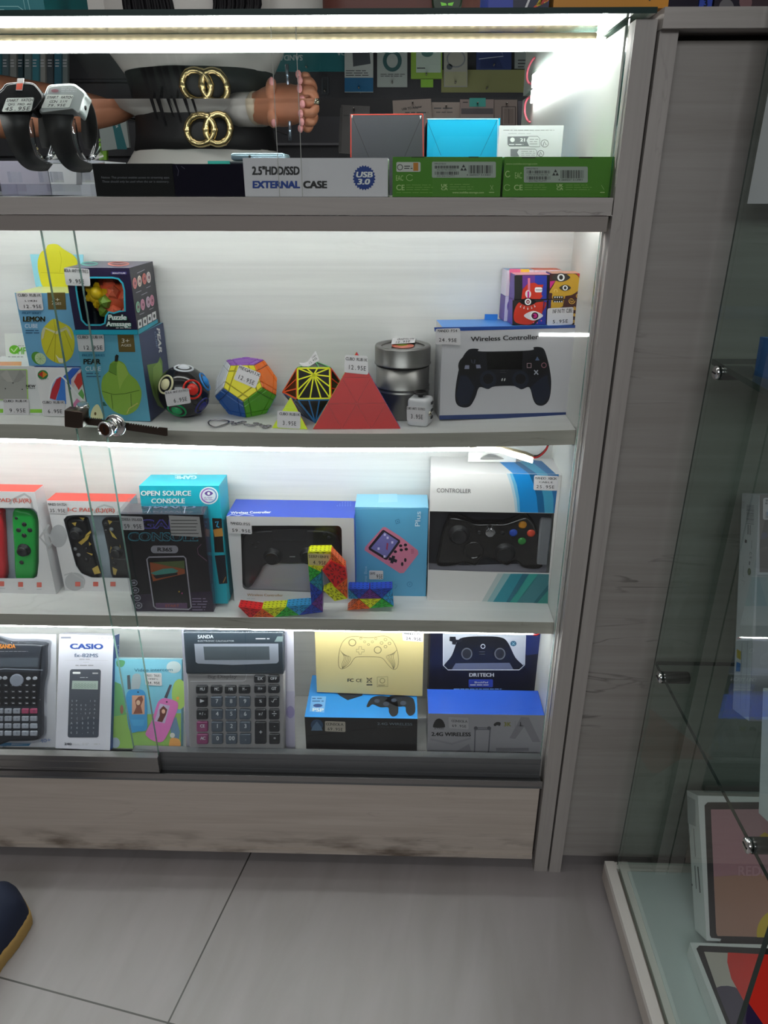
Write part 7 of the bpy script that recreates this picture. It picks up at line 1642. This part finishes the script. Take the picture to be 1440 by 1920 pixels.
# her right arm (left in the photo): sleeve pushed up, bare elbow beside the waist
sh = vtx(PX-.16, PY, 1.29, .052, .052, upc); el = vtx(PX-.135, PY+.0, .965, .042, .042, sh); w1 = vtx(PX-.270, PY-.10, .925, .027, .027, el); pm = vtx(PX-.330, PY-.14, .915, .028, .018, w1)
for k in range(4):
    f1 = vtx(PX-.372, PY-.125-k*.018, .913, .0085, .0085, pm); f2 = vtx(PX-.398, PY-.125-k*.018, .900, .008, .008, f1); f3 = vtx(PX-.404, PY-.128-k*.018, .880, .007, .007, f2)
f1 = vtx(PX-.335, PY-.185, .905, .0095, .0095, pm); vtx(PX-.352, PY-.205, .892, .008, .008, f1)
# her left arm (right in the photo): forearm forward, the hand curled round a pen
H = lambda x, y, Y: atY(460+x/7.2, 130+y/7.2, Y)
sh = vtx(PX+.16, PY, 1.29, .052, .052, upc); el = vtx(PX+.140, PY-.01, 1.00, .042, .042, sh); el = vtx(-.300, .775, .955, .030, .030, el)
wr = H(255, 560, .745); w1 = vtx(wr.x, wr.y, wr.z, .024, .026, el); p_ = H(430, 560, .705); pm = vtx(p_.x, p_.y, p_.z, .022, .030, w1)
p2 = H(640, 520, .695); pk = vtx(p2.x, p2.y, p2.z, .018, .028, pm)
def fing(pts, r=.0088, frm=None):
    i = frm
    for k, (x, y, Y) in enumerate(pts):
        q = H(x, y, Y); i = vtx(q.x, q.y, q.z, r*(1-.09*k), None, i)
fing([(800, 330, .690), (930, 380, .678), (900, 450, .660), (790, 470, .655)], .0092, pk)
fing([(820, 440, .682), (955, 520, .668), (900, 600, .650), (770, 590, .646)], .0094, pk)
fing([(800, 560, .680), (940, 640, .668), (900, 720, .652), (790, 700, .646)], .0090, pk)
fing([(740, 650, .684), (880, 750, .672), (850, 810, .660), (770, 790, .655)], .0080, pk)
fing([(360, 640, .690), (370, 700, .672), (400, 760, .662)], .0098, pm)
body = skin_mesh('body', Vb, Eb, 0, SKIN, woman); body['_o'] = woman['_o']
NAIL = mat('e09a9c', .2)
for x, y, Y in ((385, 725, .655), (745, 600, .640), (760, 710, .640), (745, 800, .648), (770, 470, .648)):
    b = MB(); q = H(x, y, Y); b.sphere(q, .0062, NAIL, 12, 8, (.75, .5, 1)); b.build('nail', body)
b = MB(); q = H(950, 440, .668); b.sphere(q+V3((0, -.004, 0)), .0075, mat('b8b4a0', .15, .9), 14, 8, (1, .6, .8)); b.tube([q+V3((.010*math.cos(a)*.4, .010*math.sin(a), .009*math.cos(a))) for a in [math.pi*k/8 for k in range(16)]], .0014, mat('c8c4b8', .15, 1), 6, closed=True); b.build('ring', woman)
# face
b = MB(); b.sphere((PX, PY-.098, 1.500), .012, SKIN, 12, 8, (.8, 1.2, 1.5)); b.build('nose', body)
for s_ in (-1, 1):
    b = MB(); b.sphere((PX+s_*.028, PY-.088, 1.530), .011, mat('eeeeee', .3), 12, 8, (1.2, .7, .7)); b.sphere((PX+s_*.028, PY-.094, 1.530), .006, mat('2a1a12', .2), 10, 6); b.build('eye', body)
    b = MB(); b.sphere((PX+s_*.076, PY-.01, 1.505), .02, SKIN, 12, 8, (.35, .8, 1.3)); b.build('ear', body)
b = MB(); b.sphere((PX, PY-.092, 1.462), .018, mat('a84a4a', .4), 14, 8, (1.2, .5, .4)); b.build('mouth', body)
BLO = mat('c9c6c2', .75); BELT = mat('101014', .55); GOLD = mat('cdb987', .25, 1); HAIR = mat('0d0b10', .6, spec=.25)
b = MB(); W0 = .118
lerp_rings(b, [(PX, PY, .935, .122, .098, .015), (PX, PY-.004, .950, .150, .118, .03), (PX, PY-.004, .975, .168, .130, .035), (PX, PY, 1.02, .170, .128, .03), (PX, PY, 1.10, .168, .125, .02), (PX, PY, 1.20, .172, .122, .012), (PX, PY, 1.28, .165, .112, .008), (PX, PY, 1.335, .125, .090, .004), (PX, PY, 1.365, .075, .068, .0)], BLO, 56)
b.build('blouse', woman)
def sleeve(pts, name='sleeve'):
    b = MB(); N = len(pts); b.tube([p[:3] for p in pts], [p[3] for p in pts], BLO, 20); 
    for i, v in enumerate(b.v):
        k = i % 20; b.v[i] = v + V3((math.sin(k*2.2+i*.1)*.0022, math.cos(k*1.7)*.002, math.sin(k*1.3+i*.07)*.002))
    return b.build(name, woman)
sleeve([(PX-.13, PY, 1.31, .055), (PX-.165, PY, 1.26, .066), (PX-.172, PY-.005, 1.17, .066), (PX-.160, PY-.006, 1.05, .066), (PX-.145, PY-.004, .998, .052)])
cuf = V3((-.262, .752, .949))
sleeve([(PX+.13, PY, 1.31, .055), (PX+.165, PY, 1.26, .068), (PX+.168, PY, 1.12, .070), (PX+.158, PY-.005, 1.03, .066), (PX+.135, PY-.03, .978, .052), (PX+.110, PY-.055, .958, .044), (-.292, .775, .952, .038), tuple(cuf)+(.030,)])
b = MB(); d_ = V3((1, -.45, -.03)).normalized(); b.lathe(cuf-d_*.004, d_, [(.030, 0), (.0315, .001), (.030, .015), (.028, .016)], mat('d9cbb4', .6), 28); b.build('cuff', woman, 'cream cuff')
b = MB(); lerp_rings(b, [(PX, PY, .20, .26, .22, .05), (PX, PY, .45, .235, .20, .045), (PX, PY, .70, .205, .17, .035), (PX, PY, .82, .175, .140, .025), (PX, PY, .875, .140, .112, .012), (PX, PY, .895, .126, .102, 0)], BLO, 56); b.build('skirt', woman)
b = MB(); lerp_rings(b, [(PX, PY, .879, .1345, .1085, 0), (PX, PY, .880, .137, .111, 0), (PX, PY, .905, .131, .106, 0), (PX, PY, .938, .128, .104, 0), (PX, PY, .9485, .127, .103, 0), (PX, PY, .949, .124, .100, 0)], BELT, 56); belt = b.build('belt', woman)
for cx, cy, rx, ry in ((738, 700, 74, 78), (832, 696, 66, 80)):
    b = MB(); P = []; rr_ = []
    for i in range(48):
        a = 2*math.pi*i/48; px, py = HB[0]+(cx+rx*math.cos(a))/HB[2], HB[1]+(cy+ry*math.sin(a))/HB[2]
        q = atY(px, py, PY-.1135-.003*math.cos(a)*(1 if cx < 800 else -1)); P.append(q); rr_.append(.0060*(1.2 if i % 8 == 0 else 1.0))
    b.tube(P, rr_, GOLD, 10, closed=True); b.build('belt_ring', belt, 'ribbed gold ring')
b = MB(); b.sphere((PX, PY+.004, 1.535), .092, HAIR, 28, 18, (.95, 1.05, 1.05)); 
v_ = b.v; 
for i, v in enumerate(v_):
    if v.y < PY-.045 and v.z < 1.565: b.v[i] = V3((v.x, PY-.045, v.z))
lerp_rings(b, [(PX, PY+.06, 1.05, .11, .035, .02), (PX, PY+.065, 1.25, .125, .04, .02), (PX, PY+.055, 1.42, .10, .05, .01), (PX, PY+.03, 1.54, .088, .06, 0)], HAIR, 32, True)
b.build('hair', woman)
for k, (xa, xb) in enumerate(((232, 322), (402, 488))):
    b = MB(); random.seed(20+k)
    for i in range(70):
        x = xa+(xb-xa)*(i+.5)/70; top_ = V3((PX+(-.075 if k == 0 else .075)+(.03*(random.random()-.5)), PY-.03+.02*random.random(), 1.50))
        ch = atY(x, 8, .735+random.uniform(-.006, .006)); mid = top_.lerp(ch, .55)+V3((0, -.035, 0))
        cl = ((296, 222), (312, 232), (326, 216), (340, 226), (356, 214), (368, 208))[min(5, i*6//70)]; xe = (cl[0]+random.uniform(-2, 2)) if k == 0 else (350+20*(i/70)+random.uniform(-10, 30)); ye = cl[1]+6-abs(random.gauss(0, 6))
        if k == 1: ye = random.uniform(30, 120)
        en = atY(xe, ye, .722); P = [tuple(top_), tuple(mid), tuple(ch), tuple(ch.lerp(en, .5)+V3((-.004 if k == 0 else .006, -.004, 0))), tuple(en)]
        P = spline(P, 4, False); b.tube(P, [.0056*(1-.97*(j/(len(P)-1))**1.3) for j in range(len(P))], HAIR, 5)
    b.build('hair_lock', woman)
b = MB(); q = H(640, 800, .66); q2 = H(700, 900, .655); b.tube([H(600, 700, .668), H(605, 960, .668)], .0028, mat('8c98a8', .2, .8), 10); tag(b.build('pen'), 'slim silver pen held in the curled hand', 'pen')

# ================================================================== inside the tall glass showcase
def leanbox(name, label, P0, up, n, w, h, d, cols):
    c = Carton.__new__(Carton); c.A = V3(P0); c.up = V3(up).normalized(); c.u = V3((1, 0, 0)); c.n = V3(n).normalized(); c.w, c.h, c.d = w, h, d; c.z = P0[2]; c.mb = MB(); c.cols = cols; c.shell(cols); c.t = thing(name, label, 'box', tuple(c.P(w/2, 0, d/2))); return c
def leanfit(pb, pt_, zf, d):
    z0 = zf
    for _ in range(6):
        P = atZ(pb[0], pb[1], z0); T = atX(pt_[0], pt_[1], P.x); u = (T-P); h = u.length; u.normalize(); z0 = zf + d*u.y
    return tuple(P), u, V3((0, -u.z, u.y)), h
TB = (1260, 1460, 6.0); T7 = (1120, 1560, 4.5); P1 = (1360, 900, 8.727); P2_ = (1340, 1180, 8.727)
WHT = m_('d4d6d8', .35)
P_0, up, n, L_ = leanfit((1325, 1764), (1308.3, 1491.7), .0318, .033)
c = leanbox('tablet_box', 'white tablet box with a pink picture leaning against the back of the showcase', P_0, up, n, .25, L_, .033, {'all': WHT})
F = Face(c.mb, c.A, c.n, TB)
fr = m_('232226', .3); pk1 = m_('c49aa0', .35)
F.poly([(365, 300), (400, 265), (1500, 262), (1500, 1900), (440, 1790), (425, 1760)], fr, 1); F.poly([(435, 345), (1500, 340), (1500, 1790), (510, 1768), (495, 1730)], m_('a87c86', .35), 2)
F.poly([(470, 1100), (1500, 1040), (1500, 1790), (510, 1768), (495, 1730)], m_('a88070', .35), 3); F.ell(1240, 1740, 290, 290, m_('c9b02a', .35), 4, n=40); F.poly([(560, 1773), (1500, 1792), (1500, 2200), (400, 2200)], fr, 5)
F.poly([(985, 640), (1040, 600), (1200, 700), (1200, 1000), (1040, 820)], m_('b8942a', .35), 4)
F.text('REDMI Pad', 745, 1088, 1380, 1092, 115, m_('b98f98', .35), 5, bold=.03)
Lf = Face(c.mb, c.A, -c.u, TB); Lf.bars(0, 0, 1, 1, INK, 0, 0) if False else None
Lf.poly([(170, 190), (262, 240), (268, 540), (180, 500)], m_('a8acae'), 1); Lf.line([(245, 560), (265, 880)], 8, grey, 1); Lf.line([(292, 990), (318, 1285)], 12, dgrey, 1); Lf.line([(258, 980), (275, 1240)], 9, m_('6a6c70'), 1); Lf.line([(190, 560), (200, 660)], 9, grey, 1); Lf.ell(228, 1195, 8, 14, dgrey, 1)
c.mb.build('carton', c.t)
c = Carton.__new__(Carton); c.A = V3((.3255, -.3080, .0320)); c.u = V3((1, 0, 0)); c.up = V3((0, 1, 0)); c.n = V3((0, 0, 1)); c.A = V3((.3255, -.3080, .0540)); c.w, c.h, c.d = .26, .158, .0215; c.z = .032; c.mb = MB(); c.shell({'all': WHT}); c.t = thing('tablet_box', 'white tablet box with a red and purple picture lying flat on the showcase floor', 'box', (.45, -.23, .0322))
F = Face(c.mb, c.A, c.n, T7)
F.poly([(835, 985), (860, 958), (1600, 990), (2000, 1000), (2000, 2300), (1300, 2300), (1210, 1920)], fr, 1)
F.poly([(900, 1012), (1600, 1045), (2000, 1050), (2000, 2300), (1340, 2300), (1180, 1760), (1000, 1300)], m_('b8b0a8', .35), 2)
F.poly([(1000, 1318), (1040, 1302), (1100, 1300), (1160, 1312), (1220, 1350), (1300, 1440), (1420, 1700), (1500, 2100), (1340, 2300), (1180, 1760)], m_('4a4258', .35), 3)
F.poly([(1100, 1020), (1600, 1045), (2000, 1050), (2000, 2300), (1700, 1900), (1380, 1640), (1230, 1420), (1130, 1240), (1095, 1100)], m_('d8281c', .35), 4)
F.poly([(1270, 1440), (1380, 1600), (1500, 1760), (1640, 2300), (1500, 2300), (1380, 1900), (1250, 1600)], m_('2a1c44', .35), 5)
Lf = Face(c.mb, c.A, -c.u, T7); Lf.line([(740, 1110), (900, 1600)], 6, grey, 1); Lf.line([(850, 1320), (940, 1600)], 9, m_('9a9ca0'), 1)
c.mb.build('carton', c.t)
P_0, up, n, L_ = leanfit((1404, 1352), (1423.6, 927.5), .3445, .034)
c = leanbox('phone_box', 'tall white phone box with barcode side leaning on the glass shelf of the showcase', P_0, up, n, .10, L_, .034, {'all': m_('c2c4c8', .35)})
F = Face(c.mb, c.A, c.n, P1); F.rect(560, 240, 900, 1510, m_('8c8684', .4), 1); F.rect(530, 1520, 900, 1545, m_('c8ccd0', .3), 2); F.poly([(520, 1550), (900, 1550), (900, 2600), (490, 2600)], m_('9ba4a6', .3), 1)
Lf = Face(c.mb, c.A, -c.u, P1)
for i in range(16): y = 410+i*20; Lf.line([(350, y), (470, y+8+random.random()*6)], random.choice((4, 7, 10)), m_('55585e'), 1)
Lf.fine(270, 340, 330, 470, 6, grey, 1); Lf.line([(375, 730), (372, 890)], 14, m_('5a5c60'), 1); Lf.line([(410, 735), (408, 900)], 10, m_('5a5c60'), 1); Lf.poly([(325, 970), (358, 985), (350, 1035), (318, 1020)], INK, 1)
Lf.line([(435, 985), (430, 1130)], 8, grey, 1); Lf.text('C E', 402, 1180, 402, 1290, 34, m_('4a4c50'), 2, up=(34, 0)); Lf.ell(396, 1500, 28, 60, m_('6f7f5c'), 2); Lf.ring(396, 1500, 22, 50, 8, m_('2f3f2c'), 3)
Lf.line([(400, 1330), (396, 1390)], 20, m_('6a6c70'), 1); Lf.line([(300, 1400), (290, 1560), (320, 1600)], 5, m_('7a7c80'), 1); Lf.line([(262, 1640), (322, 1660), (300, 1720)], 5, m_('7a7c80'), 1)
Lf2 = Face(c.mb, c.A, -c.u, P2_); Lf2.poly([(368, 320), (434, 362), (430, 500), (362, 460)], m_('b4a024'), 2); Lf2.poly([(362, 530), (428, 560), (420, 690), (350, 690)], m_('2f6fb0'), 2)
for x in (450, 540, 620): Lf2.line([(x, 220), (x-30, 1300)], 5, m_('8a8e94'), 1)
c.mb.build('carton', c.t)
price(c.t, Face(None, c.A, c.n, P1), [(610, 290), (860, 290), (850, 650), (605, 650)], [('ZTE A35', .15, .28, .95, .2), ('119.95E', .15, .92, .95, .3)])
b = MB(); o = c; e = .0014; Pq = o.P; q = [Pq(-e, 0, -e), Pq(o.w, 0, -e), Pq(o.w, 0, o.d+e), Pq(-e, 0, o.d+e), Pq(-e, o.h+.003, -e), Pq(o.w, o.h+.003, -e), Pq(o.w, o.h+.003, o.d+e), Pq(-e, o.h+.003, o.d+e)]
b.add(q, [(0, 1, 5, 4), (3, 0, 4, 7), (4, 5, 6, 7)], glass_mat('phone_wrap', (.92, .92, .94), 1.3, .06)); b.build('clear_wrap', c.t)
up = V3((0, .028, .0713)).normalized(); n = V3((0, -up.z, up.y))
c = leanbox('phone_box', 'white phone box in front of the tall one on the same glass shelf', (.2990, -.2600, .3520), up, n, .10, .105, .018, {'all': m_('b9bcc2', .35)})
Lf2 = Face(c.mb, c.A, -c.u, P2_)
c.mb.build('carton', c.t)
up = V3((0, .1, 1)).normalized()
c = leanbox('phone_box', 'blue box on the upper glass shelf of the showcase', (.300, -.125, .6772), up, V3((0, -1, .1)), .12, .032, .05, {'all': m_('1668b8', .35), 'left': m_('124f8c', .35)}); c.mb.build('carton', c.t)
b = MB(); b.box((.2855, YB-.0035, .8065), (.60, YB-.0028, 1.35), m_('d2cdd2', .6)); tag(b.build('paper_sheet'), 'large blank white paper sheet hung inside the showcase, upper right', 'paper')
BT = glass_mat('blue_tape', (.84, .87, .99), 1.2, .3)
b = MB(); F = Face(b, V3((XS-.0003, -.2, .41)), V3((-1, 0, 0)), P2_); card(F, [(235, 1012), (2600, 1012), (2600, 1432), (125, 1432)], .00008, BT, V3((-1, 0, 0))); tag(b.build('adhesive_tape'), 'strip of translucent blue tape stuck on the glass pane of the showcase', 'tape')

# ================================================================== navy espadrille at the lower left
S_ = (0, 1660, 9.6)
fp = lambda x, y, z=-.017: atZ(*VP(S_, x, y), z)
t = thing('espadrille', 'navy espadrille shoe with a jute rope sole, toe pointing in from the left edge', 'shoe', tuple(fp(0, 1000)))
tip = [(-1500, 1500), (-1000, 700), (-500, 420), (-120, 400), (60, 340), (200, 285), (330, 285), (430, 340), (510, 470), (590, 640), (560, 760), (480, 900), (300, 1180), (120, 1400), (0, 1580), (-300, 2000), (-700, 2500), (-1300, 3000), (-1700, 2700), (-1800, 2100)]
P0 = [V3(p) for p in spline([tuple(fp(*p)) for p in tip], 4)]
cen = sum(P0, V3((0, 0, 0)))/len(P0)
b = MB(); N = len(P0); rings = [(1.0, .0005), (1.012, .006), (1.012, .014), (.985, .020), (.93, .021)]
vs = []
for k, z in rings: vs += [V3((cen.x+(p.x-cen.x)*k, cen.y+(p.y-cen.y)*k, FZ + z + .0006*math.sin(i*2.1))) for i, p in enumerate(P0)]
fs = [(j*N+i, j*N+(i+1) % N, (j+1)*N+(i+1) % N, (j+1)*N+i) for j in range(len(rings)-1) for i in range(N)]
jm = mat('a8884e', .85, noise=900); b.add(vs, fs, jm, True); b.build('rope_sole', t)
b = MB(); rings = [(.985, .018), (.975, .026), (.94, .036), (.86, .047), (.72, .056), (.50, .062), (.25, .065), (.02, .066)]; vs = []
for k, z in rings: vs += [V3((cen.x+(p.x-cen.x)*k, cen.y+(p.y-cen.y)*k, FZ+z)) for p in P0]
fs = [(j*N+i, j*N+(i+1) % N, (j+1)*N+(i+1) % N, (j+1)*N+i) for j in range(len(rings)-1) for i in range(N)]
b.add(vs, fs, mat('0f1a33', .8, noise=700), True); b.build('upper', t)
